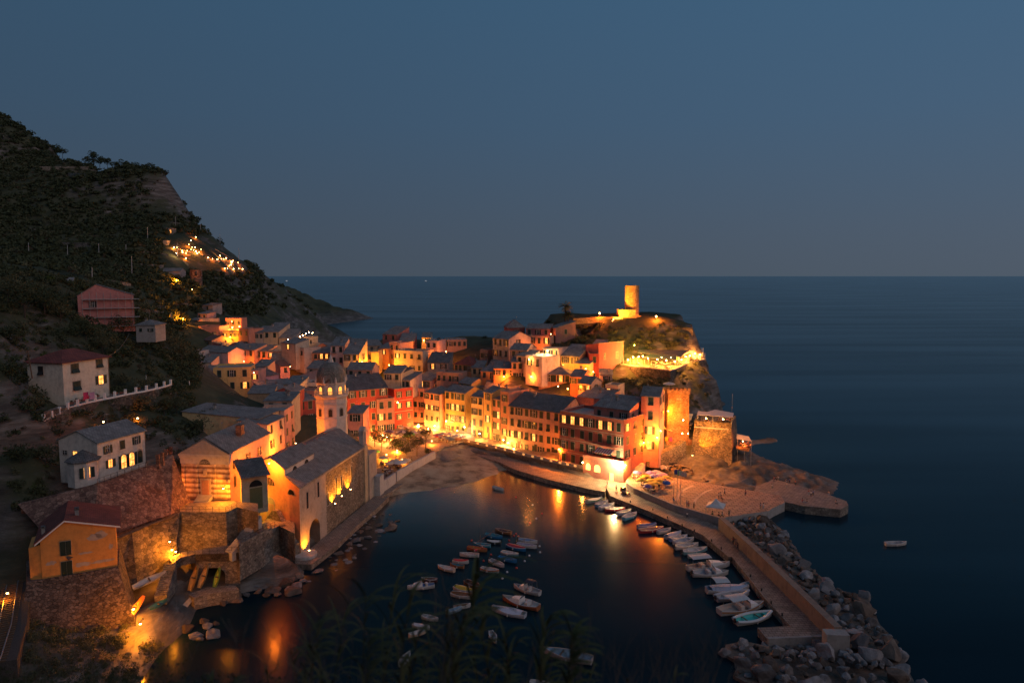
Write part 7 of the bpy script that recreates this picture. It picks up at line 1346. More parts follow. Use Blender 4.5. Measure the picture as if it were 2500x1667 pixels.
# yellow lit garden wall and curtain of vines left of the roof
# bastion restaurant
zb_ = 14.0
BSt = [gz('K', x, y, zb_) for x, y in [(1012,885),(1385,912),(1432,835),(1050,800)]]; BSb = [gz('K', x, y, 4.5) for x, y in [(965,1190),(1395,1255),(1470,1180),(1100,1150)]]
ba = thing('bastion', 'huge battered stone bastion lit by a floodlight below the terrace restaurant', 'bastion', (0, 0, 0)); q = MB(); q.hexa([*[(p[0], p[1], 2) for p in BSb], *BSt]); q.build('body', STONEB, ba)
q = strip([(p[0], p[1]) for p in [BSt[3], BSt[0], BSt[1], BSt[2]]], [15.0]*4, [13.6]*4, .5, 1); q.build('parapet', STONEB, ba)
q = MB(); a, b = Vector(BSt[0]), Vector(BSt[1]); q.hexa([(a.x-.1, a.y-.15, 12.9), (b.x+.1, b.y-.15, 12.9), (b.x+.1, b.y+.1, 12.9), (a.x-.1, a.y+.1, 12.9), (a.x-.1, a.y-.15, 13.2), (b.x+.1, b.y-.15, 13.2), (b.x+.1, b.y+.1, 13.2), (a.x-.1, a.y+.1, 13.2)]); q.build('cornice', CONCL, ba)
aw = thing('canvas_canopy', 'wide off-white peaked canopy over the bastion terrace', 'canopy', (0, 0, 0))
sheet([gz('K', 1040, 795, 17.2), gz('K', 1140, 800, 17.2), gz('K', 1400, 818, 17.2), gz('K', 1410, 775, 17.8), gz('K', 1220, 740, 18.2), gz('K', 1140, 765, 17.6), gz('K', 1050, 755, 17.6)], .06, 'cloth', cloth((.5, .46, .46)), aw)
q = MB(); [q.tube((gz('K', x, y, 17.2)[0], gz('K', x, y, 17.2)[1], 14), gz('K', x, y, 17.2), .05) for x, y in ((1050, 798), (1200, 805), (1390, 816))]; q.build('post', METALL, aw); q = MB(); q.tube(gz('K', 1390, 780, 15), (*gz('K', 1390, 780, 15)[:2], 21.5), .05); q.build('mast', METALL, aw)
dining(inset(BSt, .15), 14.02, 9, 'on the bastion terrace', 1.6, 6)
# lower lit terrace by the turret
L1 = [gz('K', x, y, 11.5) for x, y in [(700,900),(990,900),(1010,830),(730,800)]]; slab('lower_terrace', L1, 11.5, 5, [STONED, PAVE], None, 'stone terrace with diners between the turret and the bastion', 'terrace')
dining(inset(L1, .1), 11.52, 8, 'on the orange-lit terrace below the turret', 1.5, 7)
aw = thing('awning', 'cream awning glowing above the terrace under the turret', 'awning', (0, 0, 0)); sheet([gz('K', 800, 840, 14.2), gz('K', 975, 855, 14.2), gz('K', 1000, 785, 15), gz('K', 850, 770, 15)], .06, 'cloth', cloth((.6, .55, .35)), aw); q = MB(); [q.tube((gz('K', x, y, 14.2)[0], gz('K', x, y, 14.2)[1], 11.5), gz('K', x, y, 14.2), .04) for x, y in ((800, 840), (975, 855))]; q.build('post', METALL, aw)
L2 = [gz('K', x, y, 8.5) for x, y in [(680,1030),(990,1040),(1000,930),(690,930)]]; slab('kiosk_terrace', L2, 8.5, 3, [STONER, PAVE], None, 'small masonry terrace with lit kiosks above the stepped ramp', 'terrace')
ks = thing('kiosk', 'lit kitchen kiosk with cream canvas roof beside the bastion', 'kiosk', gz('K', 800, 1010, 8.5), R(-5)); q = MB(); q.box(0, 0, 0, 4.6, .2, 2.6); q.box(0, .2, 0, .2, 2.5, 2.6); q.box(4.4, .2, 0, 4.6, 2.5, 2.6); q.build('wall', plaster((.6, .42, .2)), ks); q = MB(); q.box(.9, -.05, 1.2, 3.2, 0, 2.0); q.build('serving_hatch', LIT, ks); q = MB(); q.hexa([(-.3, -1.2, 2.5), (4.9, -1.2, 2.5), (4.9, 2.7, 3.2), (-.3, 2.7, 3.2), (-.3, -1.2, 2.6), (4.9, -1.2, 2.6), (4.9, 2.7, 3.3), (-.3, 2.7, 3.3)]); q.build('roof', cloth((.6, .5, .3)), ks)
aw = thing('awning', 'small slanted cream awning left of the lit kiosk', 'awning', (0, 0, 0)); sheet([gz('K', 690, 925, 12), gz('K', 790, 960, 11.2), gz('K', 800, 930, 11.2), gz('K', 720, 895, 12)], .05, 'cloth', cloth((.6, .52, .3)), aw)
sheet([gz('K', 760, 1020, 9.2), gz('K', 790, 1022, 9.2), gz('K', 790, 1060, 8.0), gz('K', 760, 1060, 8.0)], .03, 'towel', cloth((.6, .05, .2)), thing('laundry', 'pink and yellow towels hanging on the rail above the stepped ramp', 'laundry', (0, 0, 0))) ; sheet([gz('K', 715, 1018, 9.2), gz('K', 745, 1020, 9.2), gz('K', 745, 1056, 8.0), gz('K', 715, 1056, 8.0)], .03, 'towel', cloth((.6, .42, .03)), bpy.data.objects['laundry'])
# little cliff deck right of the bastion
L3 = [gz('K', x, y, 8.0) for x, y in [(1430,1130),(1560,1155),(1590,1100),(1440,1060)]]; slab('cliff_deck', L3, 8.0, 7.7, [WOOD, WOOD], None, 'small wooden dining deck hanging behind the bastion', 'deck'); dining(inset(L3, .15), 8.02, 4, 'on the cliff deck behind the bastion', 1.3, 8)
aw = thing('awning', 'pale awning over the cliff deck behind the bastion', 'awning', (0, 0, 0)); sheet([gz('K', 1440, 1035, 10.8), gz('K', 1590, 1060, 10.8), gz('K', 1560, 1010, 11.6), gz('K', 1440, 985, 11.6)], .05, 'cloth', cloth((.55, .45, .4)), aw)
q = MB(); [q.tube((gz('K', x, y, 10.8)[0], gz('K', x, y, 10.8)[1], 0), gz('K', x, y, 10.8), .06) for x, y in ((1450, 1037), (1520, 1047), (1588, 1060))]; q.build('post', METALL, aw)
# rock pedestal of deck
# battlemented turret
tu = thing('turret', 'square battlemented masonry turret lit orange beside the tall pink house', 'turret', gy('R', 1650, 850, 221)[:2]+(8,), R(2)); tz = gy('R', 1650, 850, 221)[2]-8
BRK = stone('turret_masonry', (.30, .15, .07), (.50, .30, .15), 2.2, .6, .08)
q = MB(); tw_ = 6.6; q.hexa([(-.3, -.3, -3), (tw_+.3, -.3, -3), (tw_+.3, 6, -3), (-.3, 6, -3), (0, 0, tz), (tw_, 0, tz), (tw_, 6, tz), (0, 6, tz)]); q.build('wall', BRK, tu)
q = MB(); q.box(-.3, -.3, tz, tw_+.3, .1, tz+1.3); q.box(-.3, .1, tz, .1, 6.3, tz+1.3); q.box(tw_-.1, .1, tz, tw_+.3, 6.3, tz+1.3); q.box(.1, 5.9, tz, tw_-.1, 6.3, tz+1.3)
for i in range(6): q.box(-.3+i*1.3, -.303, tz+1.3, .4+i*1.3, .103, tz+1.9)
q.build('battlement', BRK, tu); add_window(tu, 3.4, 0, tz-1.9, 0, 'plain', 'b', 1.2, 1.3)
# arcade with arches at the quay corner
ar = thing('arcade', 'low dark pink arcade building with lit arches and a striped awning terrace', 'building', gz('R', 850, 1570, 3.0), 0)
Aa = Vector(gy('R', 855, 1440, 205)); Ba = Vector(gz('R', 1232, 1505, Aa.z)); U = (Ba-Aa); Wd = U.length; U.normalize(); ar.location = (Aa.x, Aa.y, 1.3); ar.rotation_euler = (0, 0, math.atan2(U.y, U.x)); hh = Aa.z-1.3
q = MB(); q.box(0, 0, -2, Wd, 4.5, hh); q.build('wall', plaster((.36, .16, .13)), ar); q = MB(); q.box(-.1, -.1, hh, Wd+.1, .15, hh+.9); q.box(Wd-.15, .15, hh, Wd+.1, 4.4, hh+.9); q.build('parapet', plaster((.42, .2, .16)), ar)
for fx, r_, z0, lit_ in ((.13, .75, 2.0, 1), (.36, 1.0, 1.8, 1)): q = MB(); extrude(q, arch_pts(Wd*fx-r_, Wd*fx+r_, z0, z0+1.2), (0, 0), Vector((1, 0, 0)), Vector((0, -1, 0)), .06); q.build('arch_window', emit('arch_glow', (1, .52, .15), 2.2), ar)
q = MB(); q.box(Wd*.72-.6, -.08, 0, Wd*.72+.6, 0, 2.4); q.build('doorway', emit('arch_glow', (1, .52, .15), 2.2), ar)
q = MB()
for i in range(14): x = Wd*.28+i*.4; q.hexa([(x, -.8, hh+2.3), (x+.4, -.8, hh+2.3), (x+.4, 1.8, hh+3.2), (x, 1.8, hh+3.2), (x, -.8, hh+2.36), (x+.4, -.8, hh+2.36), (x+.4, 1.8, hh+3.26), (x, 1.8, hh+3.26)], i % 2)
q.build('striped_awning', [cloth((.45, .04, .04)), cloth((.6, .55, .5))], ar)
for fx in (.4, .55): q = MB(); q.box(Wd*fx-.4, 3.35, hh, Wd*fx+.4, 3.4, hh+2.1); q.build('lit_door', emit('arch_glow', (1, .52, .15), 2.2), ar)
# ------------------------------------------------------------------ castle tower
ct_ = thing('castle_tower', 'round floodlit stone castle tower on its square base at the top of the headland', 'tower', aty(1542, 780, 303)[:2]+(aty(1542, 782, 303)[2],)); cz = ct_.location.z
CST = stone('castle_masonry', (.32, .20, .09), (.50, .34, .17), 1.5, .7, .1)
zt = aty(1542, 697, 303)[2]-cz; zb2 = aty(1542, 755, 303)[2]-cz
q = MB(); q.lathe([(3.1, 0), (2.95, zb2), (2.98, zt), (2.6, zt), (2.6, zt-.6)], 32); q.build('keep', CST, ct_, smooth=False)
q = MB(); q.hexa([(-5.9, -4.5, -3), (1.0, -4.5, -3), (1.0, 4, -3), (-5.9, 4, -3), (-5.8, -4.3, zb2), (.9, -4.3, zb2), (.9, 4, zb2), (-5.8, 4, zb2)]); q.build('square_base', CST, ct_)
q = MB(); q.hexa([(1.0, -4.3, -3), (6.2, -3.0, -3), (6.2, 3, -3), (1.0, 3, -3), (1.0, -4.2, 3.2), (6.0, -3, .6), (6.0, 3, .6), (1.0, 3, 3.2)]); q.build('stair_wall', CST, ct_)
wl2 = [aty(1400, 783, 300), aty(1470, 778, 299), aty(1520, 780, 298)]; q = strip([(p[0], p[1]) for p in wl2], [p[2]+.9 for p in wl2], [p[2]-1.5 for p in wl2], .5, 1); tag(q.build('garden_wall', CST), 'low orange-lit wall running left from the castle tower', 'wall')
wl2 = [aty(1610, 785, 296), aty(1650, 790, 294), aty(1690, 796, 292)]; q = strip([(p[0], p[1]) for p in wl2], [p[2]+.6 for p in wl2], [p[2]-3 for p in wl2], .5, 1); tag(q.build('rampart', STONED), 'low stone rampart right of the castle tower at the cliff', 'wall')
wl2 = [(p[0], p[1]-.8) for p in [aty(1640, 800, 290), aty(1690, 800, 290)]]; q = strip(wl2, [39, 38.6], [29, 28], 1.5, 1); tag(q.build('rampart', STONED), 'tall ruined rampart wall below the castle plateau at the cliff edge', 'wall')
# ------------------------------------------------------------------ square furniture
tn_ = thing('gazebo_tent', 'white pop-up gazebo tent on the paved square', 'tent', gz('Q', 1165, 460, 2.3)); q = MB(); q.lathe([(2.9, 2.3), (2.85, 2.5), (1.4, 3.0), (.05, 4.1)], 4, (0, 0, 0), 0, R(20)); q.build('canopy', cloth((.55, .53, .5)), tn_)
for i in range(4): a = R(20)+i*math.pi/2; q = MB(); q.tube((2.75*math.cos(a), 2.75*math.sin(a), 0), (2.75*math.cos(a), 2.75*math.sin(a), 2.4), .05); q.build('leg', METALL, tn_)
for x, y, cs, lab in ((822, 352, [(.04, .07, .3)], 'flagpole with blue flag, left of three'), (848, 362, [(.07, .3, .1), (.5, .5, .5)], 'flagpole with green and white flag, middle of three'), (877, 375, [(.45, .3, .25)], 'flagpole with faded flag, right of three')):
    f = thing('flagpole', lab, 'flagpole', gz('Q', x, y, 2.3)); q = MB(); q.tube((0, 0, 0), (0, 0, 8.6), .07, .04); q.build('pole', METALL, f); q = MB()
    for i in range(4): q.hexa([(.05+i*.35, .05*(i % 2), 7.2), (.4+i*.35, .05*((i+1) % 2), 7.15), (.4+i*.35, .05*((i+1) % 2)+.03, 7.15), (.05+i*.35, .05*(i % 2)+.03, 7.2), (.05+i*.35, .05*(i % 2), 8.4), (.4+i*.35, .05*((i+1) % 2), 8.35), (.4+i*.35, .05*((i+1) % 2)+.03, 8.35), (.05+i*.35, .05*(i % 2)+.03, 8.4)], i % len(cs))
    q.build('banner', [cloth(c_) for c_ in cs], f)
ca = thing('utility_cart', 'small dark utility vehicle with pale load bed parked on the bright quay', 'vehicle', gz('Q', 425, 285, 1.4), R(-60)); q = MB(); q.hexa([(-1.5, -.65, .35), (-.4, -.65, .35), (-.4, .65, .35), (-1.5, .65, .35), (-1.3, -.6, 1.6), (-.45, -.6, 1.6), (-.45, .6, 1.6), (-1.3, .6, 1.6)]); q.build('cab', paint((.04, .04, .045)), ca); q = MB(); q.box(-.35, -.7, .5, 1.4, .7, .6); q.box(-.35, -.7, .6, 1.4, -.64, .95); q.box(-.35, .64, .6, 1.4, .7, .95); q.build('load_bed', paint((.4, .38, .35)), ca)
for x, y in ((-1.1, 0), (.9, -.62), (.9, .62)): q = MB(); q.tube((x, y-.08, .25), (x, y+.08, .25), .25, n=12); q.build('wheel', flat('tyre', (.02, .02, .02)), ca)
q = MB(); q.hexa([(-1.52, -.5, 1.0), (-1.5, -.5, 1.0), (-1.5, .5, 1.0), (-1.52, .5, 1.0), (-1.40, -.48, 1.45), (-1.36, -.48, 1.45), (-1.36, .48, 1.45), (-1.40, .48, 1.45)]); q.build('windscreen', GLASSD, ca)
# bollards along mole, ferry far out
for i, (x, y) in enumerate([(455,362),(640,425),(760,490),(880,555),(980,598),(1120,680),(1200,745),(1440,970),(1530,1085),(1610,1190),(1700,1290)]):
    p = gz('Q', x+12, y-6, 1.4); m = MB(); m.lathe([(.16, 0), (.13, .35), (.2, .42), (.18, .5)], 10); tag(m.build('bollard', METAL, None, p), 'small iron mooring bollard at the edge of the mole', 'bollard', 'bollards along the mole')
for x, y, dd, lab in ((700, 669, 9000, 'tiny pale ship on the horizon at the left'), (1040, 668.5, 9000, 'tiny ship with reddish light on the horizon')):
    p = aty(x, y+3, 7000); s_ = thing('ship', lab, 'ship', (p[0], 7000, 0)); q = MB(); q.hexa([(-14, -3, 0), (14, -3, 0), (14, 3, 0), (-14, 3, 0), (-16, -3, 4), (17, -3, 4), (17, 3, 4), (-16, 3, 4)]); q.build('hull', paint((.4, .4, .42)), s_); q = MB(); q.box(-10, -2, 4, 5, 2, 9); q.build('superstructure', emit('ship_light', (1, .45, .3) if x > 900 else (.6, .65, .7), .4), s_)
# ------------------------------------------------------------------ lamps
SOD = (1.0, .19, .012); WRM = (1.0, .33, .05); YEL = (1.0, .285, .010); GRN = (.8, .85, .06); WHT = (1, .6, .25)
NL = 0; LS = 5.4
def light(parent, loc, power, col=SOD, r=.2, spot=None, aim=None):
    global NL
    NL += 1; l = bpy.data.lights.new('lamp_light', 'SPOT' if spot else 'POINT'); l.energy = power*LS; l.color = col; l.shadow_soft_size = r
    if spot: l.spot_size = R(spot); l.spot_blend = .7
    o = bpy.data.objects.new('lamp_light', l); COL.objects.link(o); o.parent = parent; o.location = loc
    if aim is not None: o.rotation_euler = Vector(aim).to_track_quat('-Z', 'Y').to_euler()
    return o
def lamp(k, x, y, Y, power, label, kind='wall', col=SOD, h=4.0, br=.16, name=None, off=(0, -.5, -.3), grp=None, world=None):
    if world is None and (k == 'E' or Y == 366): g_ = hit(k, x, y+12); world = (g_[0], g_[1]-2, g_[2]+3)
    p = world or gy(k, x, y, Y)
    names = {'wall': ('wall_lamp', 'wall lamp'), 'post': ('street_lamp', 'street lamp'), 'flood': ('floodlight', 'floodlight'), 'bulb': ('light_bulb', 'bulb')}[kind]
    br = .34 if kind == 'flood' else br
    t = thing(names[0], label, names[1], p, 0, grp); em = {SOD: emit('lamp_bulb', (1, .36, .07), 110), WRM: emit('warm_bulb', (1, .5, .16), 110), YEL: emit('lamp_bulb', (1, .36, .07), 110), GRN: GREENB, WHT: BULBW}[col]
    m = MB(); m.lathe([(.02, -br), (br*.8, -br*.6), (br, 0), (br*.8, br*.6), (.02, br)], 10); m.build('bulb', em, t)
    if kind != 'bulb':
        m = MB(); m.lathe([(br*1.7, br*.9), (br*.6, br*1.8), (.03, br*2.1)], 10); m.build('shade', METAL, t)
        m = MB()
        if kind == 'post': m.tube((0, .35, -h), (0, .35, br*2), .07, .05); m.tube((0, .35, br*2), (0, 0, br*2.1), .04)
        elif kind == 'wall': m.tube((0, 0, br*2), (0, .9, br*2), .03); m.box(-.1, .85, br, .1, .92, br*3)
        else: m.tube((0, .1, -h), (0, .1, 0), .06)
        m.build('post' if kind != 'wall' else 'bracket', METAL, t)
    if power: light(t, off, power, col, .25)
    return t
LP = [
 # church and oratory side
 ('B',805,722,147.5,1500,'bright orange lamp at the corner of the church roof facing the oratory','wall',SOD),
 ('B',925,625,164,2200,'bright lamp in the alley behind the church roof','wall',SOD),
 ('B',1065,535,206,1500,'alley lamp below the red house with laundry','wall',YEL),
 ('B',455,915,140.2,650,'brilliant yellow lamp on the striped oratory front','wall',YEL),
 ('B',672,975,150.5,160,'green-yellow lamp in the passage between oratory and church','wall',GRN),
 ('B',488,1250,141.3,420,'bright lamp on the corner of the oratory platform','wall',YEL),
 ('B',45,1322,127.5,160,'upper wall lamp above the cove landing','wall',YEL),
 ('B',62,1385,127,200,'lower wall lamp above the cove landing','wall',YEL),
 ('B',530,1325,139,350,'lamp over the short bright stairs','wall',YEL),
 ('O',1440,490,129,300,'lamp lighting the landing above the boat cave','post',YEL),
 ('O',1700,760,132.0,160,'lamp inside the boat cave','bulb',YEL),
 ('O',1095,960,112.5,1100,'strip lamp at the foot of the orange house base','wall',YEL),
 ('O',1150,1080,108.5,700,'low lamp on the cove shore by the propped boat','wall',YEL),
 ('O',292,640,112,160,'lamp behind the orange house on the railway side','wall',YEL),
 ('O',60,830,106,60,'low platform lamp beside the railway track','post',YEL),
 ('L',880,800,150,120,'garden lamp behind the white villa roof','bulb',SOD),
 ('L',1170,770,152,120,'garden lamp right of the white villa roof','bulb',SOD),
 ('L',1470,1340,142,260,'lamp on the reddish wall beside the oratory','wall',SOD),
 # piazza
 ('M',62,1172,249,1800,'lamp at the archway of the red and grey wing','wall',WRM),('P',1110,130,268,1300,'shop lamp under the pink house','wall',WRM),('P',1300,190,263,1400,'shop lamp at the peach corner house','wall',WRM),('P',1420,150,262,1400,'second shop lamp at the peach corner house','wall',WRM),
 ('P',1640,60,259,1000,'wall lamp between peach and ochre corner houses','wall',WRM),('P',1990,170,252,900,'white-hot lamp at the ochre corner','wall',WHT),('P',1850,240,250,1000,'lamp over the right cafe parasols','post',WRM),('P',2280,300,243,1100,'wall lamp by the arched door','wall',WRM),
 ('P',500,370,240,900,'lamp under the cream parasols of the front row','post',WRM),('P',420,330,243,700,'lamp left under the cream parasols','post',WRM),('P',700,620,228,2600,'tree-hidden lamp in the middle of the piazza','post',YEL),('P',800,790,215,1000,'lamp beside the brightly lit white parasol','post',YEL),('P',500,700,218,900,'lamp beside the cream parasols near the church','post',YEL),('P',1365,440,238,700,'slim street lamp at the harbour edge of the piazza','post',SOD),('P',60,170,232,500,'lamp above the bell gable','wall',WRM),
 ('M',300,858,261.5,160,'wall lamp on the bright red block','wall',WRM),
 # quay front
 ('M',1395,1245,235.5,1400,'left lamp of the bright quay trattoria','wall',WRM),('M',1440,1275,232.5,900,'middle lamp of the bright quay trattoria','wall',WRM),('M',1500,1335,229.5,800,'right lamp of the bright quay trattoria','wall',WRM),
 ('M',1968,1340,214.5,2000,'street lamp on the quay between the beige and dark red houses','post',SOD),
 ('R',850,1485,203.5,120,'small lamp at the left end of the arcade','bulb',WRM),
 ('R',1150,1480,197,3000,'dazzling lamp at the quay corner above the arcade','wall',WHT),('R',1248,1510,198,1100,'second lamp round the quay corner','wall',WRM),
 ('R',1578,1190,206,3000,'starry street lamp in front of the tall pink house','post',SOD),('R',1420,1300,208,700,'lamp in the yellow-lit recess behind the dark red palace','wall',SOD),('R',1545,1250,207,700,'lamp over the yellow-lit doorway','wall',YEL),
 ('R',1650,1005,218.5,1800,'bright lamp between tall pink house and turret','wall',YEL),('R',1790,1090,214,500,'lamp under the cream awning below the turret','bulb',WRM),('R',1780,1215,209,500,'kiosk lamp beside the bastion','bulb',WRM),('R',1835,1215,208,500,'upright white lamp of the kiosk','bulb',WHT),
 ('K',1130,830,209,350,'lamp under the bastion canopy, left','bulb',WRM),('K',1300,840,209,350,'lamp under the bastion canopy, right','bulb',WRM),('K',1500,1060,212,260,'reddish lamp on the cliff deck','bulb',SOD),
 # terrace restaurant
 *[('T',x,y,Yy,1500,'ceiling lamp number %s of the terrace restaurant from the left' % w,'bulb',WRM) for x,y,Yy,w in ((420,300,264,'one'),(620,240,266,'two'),(800,270,261,'three'),(980,290,259,'four'),(1150,310,258,'five'),(1310,330,256,'six'),(1440,300,264,'seven'),(1600,220,275,'eight'),(1800,200,284,'nine'))],
 ('T',540,20,272,900,'yellow-green garden lamp behind the terrace restaurant','wall',GRN),
 *[('T',x,y,Yy,1500,'rear ceiling lamp number %s of the terrace restaurant' % w,'bulb',WRM) for x,y,Yy,w in ((520,250,270,'one'),(700,230,270,'two'),(1060,255,267,'three'),(1240,260,266,'four'),(1520,240,274,'five'),(1700,180,283,'six'))],
 # upper right village
 ('M',2060,715,238,1300,'orange lamp in the alley behind the long dark slate roof','wall',SOD),('M',1960,690,244,300,'alley lamp below the lit doorway','wall',YEL),
 ('M',1850,325,262,500,'awning lamp of the white terrace house','bulb',WHT),*[('M',x,410,255.5,130,'bulb on the lower terrace of the white house, %s' % w,'bulb',WRM) for x,w in ((1660,'left'),(1720,'middle'),(1775,'right'))],
 ('M',2010,470,262,700,'lamp against the yellow-lit house in the upper village','wall',YEL),('R',880,610,255,900,'lamp on the small lean-to by the crimson house','wall',YEL),('R',950,640,250,500,'red-orange lamp at the foot of the crimson house','wall',SOD),
 ('M',1400,590,262,700,'lamp lighting the orange house in the centre','wall',SOD),('M',1190,395,300,1500,'orange lamp behind the old brown house','wall',SOD),('M',800,330,301,700,'lamp beside the square grey-pink house','wall',SOD),('M',570,215,312,500,'lamp on the yellow-lit wall house','wall',YEL),
 ('M',212,470,296,1300,'yellow lamp in the hollow by the orange tower-like house','wall',YEL),('C',1915,600,290,1000,'lamp in front of the blank yellow wall','wall',YEL),('C',1790,590,281,700,'lamp on the yellow side of the cream house','wall',YEL),
 ('M',1885,150,291,60,'small red light on the skyline terrace','bulb',SOD),('M',1720,290,285,500,'lamp in the alley below the peach house','wall',SOD),('M',1680,590,255,400,'lamp by the small arched windows','wall',SOD),
 # left village
 ('C',1068,640,287,500,'lamp on the orange side wall of the small pink house','wall',SOD),('C',600,585,311,600,'lamp under the pink balcony row, left','wall',SOD),('C',860,590,309,600,'lamp under the pink balcony row, right','wall',SOD),
 ('C',478,185,356,700,'lamp on the orange-red house at the top','wall',SOD),('C',555,238,350,900,'bright lamp at the corner of the far village','wall',WRM),('C',485,243,352,300,'lamp on the roof terrace of the yellow-lit house','bulb',WRM),('C',512,275,346,900,'lamp lighting the yellow house','wall',YEL),('C',460,340,341,700,'lamp at the foot of the yellow-lit house','wall',YEL),
 ('C',10,200,366,3600,'big orange lamp in the bushes left of the far village','post',YEL),('C',1045,365,325,200,'lamp on the low house below the hill','bulb',WRM),('C',700,700,256,120,'lamp in the corner tower window','bulb',SOD),
 ('E',560,880,398,2600,'orange lamp lighting the slope left of the round tower','wall',YEL),('E',810,1030,392,200,'lamp on the small battlemented terrace below the round tower','bulb',YEL),('E',905,950,396,60,'tiny lamp at the foot of the round tower','bulb',WRM),
 ('E',553,445,430,300,'white starry street lamp on the far hill','post',WHT),
 # castle
 ('X',858,495,299,1500,'left starry floodlight on the castle plateau','flood',SOD),('X',1578,535,294,1500,'right starry floodlight on the castle plateau','flood',SOD),('X',1032,573,297,60,'small lamp in the bushes below the castle wall','bulb',SOD),
]
for L_ in LP: lamp(*L_)
# hillside restaurant and terrace bulbs on the far hill
hp = [(500,315),(548,318),(735,270),(765,207),(845,150),(788,313),(838,315),(710,372),(632,370),(636,400),(690,410),(812,360),(850,380),(900,392),(930,350),(870,410),(690,490),(770,350),(1230,450),(1255,500),(1330,485),(1190,505),(1112,497),(1290,500),(1420,545),(1440,525),(1520,555),(1410,590),(1305,650),(1350,650),(1450,655),(1530,650),(1592,655),(1040,480),(1380,605)]
for i, (x, y) in enumerate(hp):
    g_ = hit('E', x, y+14); sc_ = g_[1]/455
    lamp('E', x, y, g_[1], 420 if i % 2 == 0 else 0, 'small warm bulb of the terraced garden restaurant on the far hill', 'bulb', SOD if i % 3 else WRM, br=.20 if i % 4 else .3, grp='bulbs of the hillside garden restaurant', world=(g_[0], g_[1]-.8, g_[2]+1.8))
for i, L_ in enumerate([[(560,335),(640,345),(760,380),(880,395),(960,415)],[(620,415),(700,420),(760,430)],[(640,520),(720,580)],[(1020,500),(1120,510),(1200,525)],[(1290,665),(1450,668),(1620,668)],[(1150,320),(1270,400),(1350,440)],[(1220,520),(1330,505),(1440,560)]]):
    P = [hit('E', *q) for q in L_]; m = strip([(p[0], p[1]-1) for p in P], [p[2]+.9 for p in P], [p[2]-3 for p in P], .6, 1); tag(m.build('garden_wall', plaster((.42, .30, .2))), 'added garden terrace wall catching the bulb glow of the hillside restaurant', 'wall', 'garden walls added to catch the hillside bulb glow')  # walls added along the bulbs so their warm glow shows
for i, (x, y) in enumerate([(1135,352),(1165,338),(1195,325),(1225,308),(1255,295),(1290,300)]):
    lamp('C', x, y, 318, 110, 'party bulb on the lit roof terrace below the hill', 'bulb', WRM, br=.18, grp='party bulbs on the roof terrace')
# uplights: church flank, bastion, castle
def up(p, aim, power, size, label, col=SOD):
    t = thing('floodlight', label, 'floodlight', p); m = MB(); m.box(-.2, -.2, -.25, .2, .2, -.05); m.build('housing', METAL, t); m = MB(); m.box(-.15, -.15, -.05, .15, .15, -.02); m.build('lens', BULB, t); light(t, (0, 0, .08), power, col, .12, size, aim); return t
for t_, lab in ((16.3, 'left uplight on the rubble flank of the church'), (20.2, 'middle uplight on the rubble flank of the church'), (25.5, 'right uplight on the rubble flank of the church')):
    p = CH(-.9, t_, 7.4 if t_ < 17 else 8.0); up(p, (BD.x*.35, BD.y*.35, 1), 1000, 120, lab, YEL)
p = CH(-1.2, 2.0, 1.9); up(p, (BD.x*.5, BD.y*.5, 1), 700, 120, 'uplight at the foot of the church corner beside the big arch', YEL)
p = e1+LD*10.2+OUT*.9; up((p.x, p.y, 1.6), (-LD.x*.7, -LD.y*.7, 1), 1500, 130, 'uplight shining on the church end buttress', YEL)
p = (TW.location.x-7.5, 180, 17); up(p, (.8, .25, 1), 1500, 130, 'added uplight brightening the left faces of the bell tower', SOD)  # lamp added to brighten the tower, beside the real alley lamp
p = Vector(gz('K', 985, 1195, 5.2)); up((p.x, p.y-.9, 5.2), (.8, .42, .65), 4500, 50, 'strong floodlight at the foot of the bastion', YEL)
p = Vector((ct_.location.x-9.5, ct_.location.y-9, cz+.3)); up(p, (.6, .62, .55), 16000, 75, 'floodlight aimed up at the castle tower from the left', (1, .36, .025))
p = Vector((ct_.location.x+8.5, ct_.location.y+5, cz+.3)); up(p, (-.75, -.35, .8), 4500, 60, 'floodlight aimed up at the castle tower from the right', SOD)
# ------------------------------------------------------------------ vegetation
def clump_arrays(n, rx, ry, rz__, leaf, seed, flat_=0.0):
    """n leaf quads scattered through an uneven ellipsoid volume (denser near the surface), arranged in lobes"""
    r = np.random.default_rng(seed); k = max(3, int(n/45)); lob = r.normal(0, .42, (k, 3)); lob[:, 2] = np.abs(lob[:, 2])*.8; rad = r.uniform(.35, .6, k)
    i = r.integers(0, k, n); d = r.normal(0, 1, (n, 3)); d /= np.linalg.norm(d, axis=1)[:, None]; rr = r.uniform(.55, 1.0, n)**.5
    c_ = (lob[i]+d*(rad[i]*rr)[:, None])*np.array([rx, ry, rz__])
    a = r.normal(0, 1, (n, 3)); a /= np.linalg.norm(a, axis=1)[:, None]; b = np.cross(a, d+r.normal(0, .5, (n, 3))); b /= np.linalg.norm(b, axis=1)[:, None]+1e-9
    s = leaf*r.uniform(.6, 1.4, n)[:, None]; V = np.stack([c_-a*s-b*s*.5, c_+a*s-b*s*.5, c_+a*s+b*s*.5, c_-a*s+b*s*.5], 1)
    return V.reshape(-1, 3)
def quads(nv): return np.arange(nv).reshape(-1, 4)
LM = [leafmat('leaf_dark', (.022, .031, .014), (.075, .086, .04), .25), leafmat('leaf_olive', (.045, .05, .025), (.13, .125, .065), .3), leafmat('leaf_brown', (.045, .032, .02), (.13, .09, .055), .3), leafmat('leaf_fresh', (.03, .05, .012), (.09, .12, .028))]
BARK = flat('bark', (.06, .042, .03), .9)
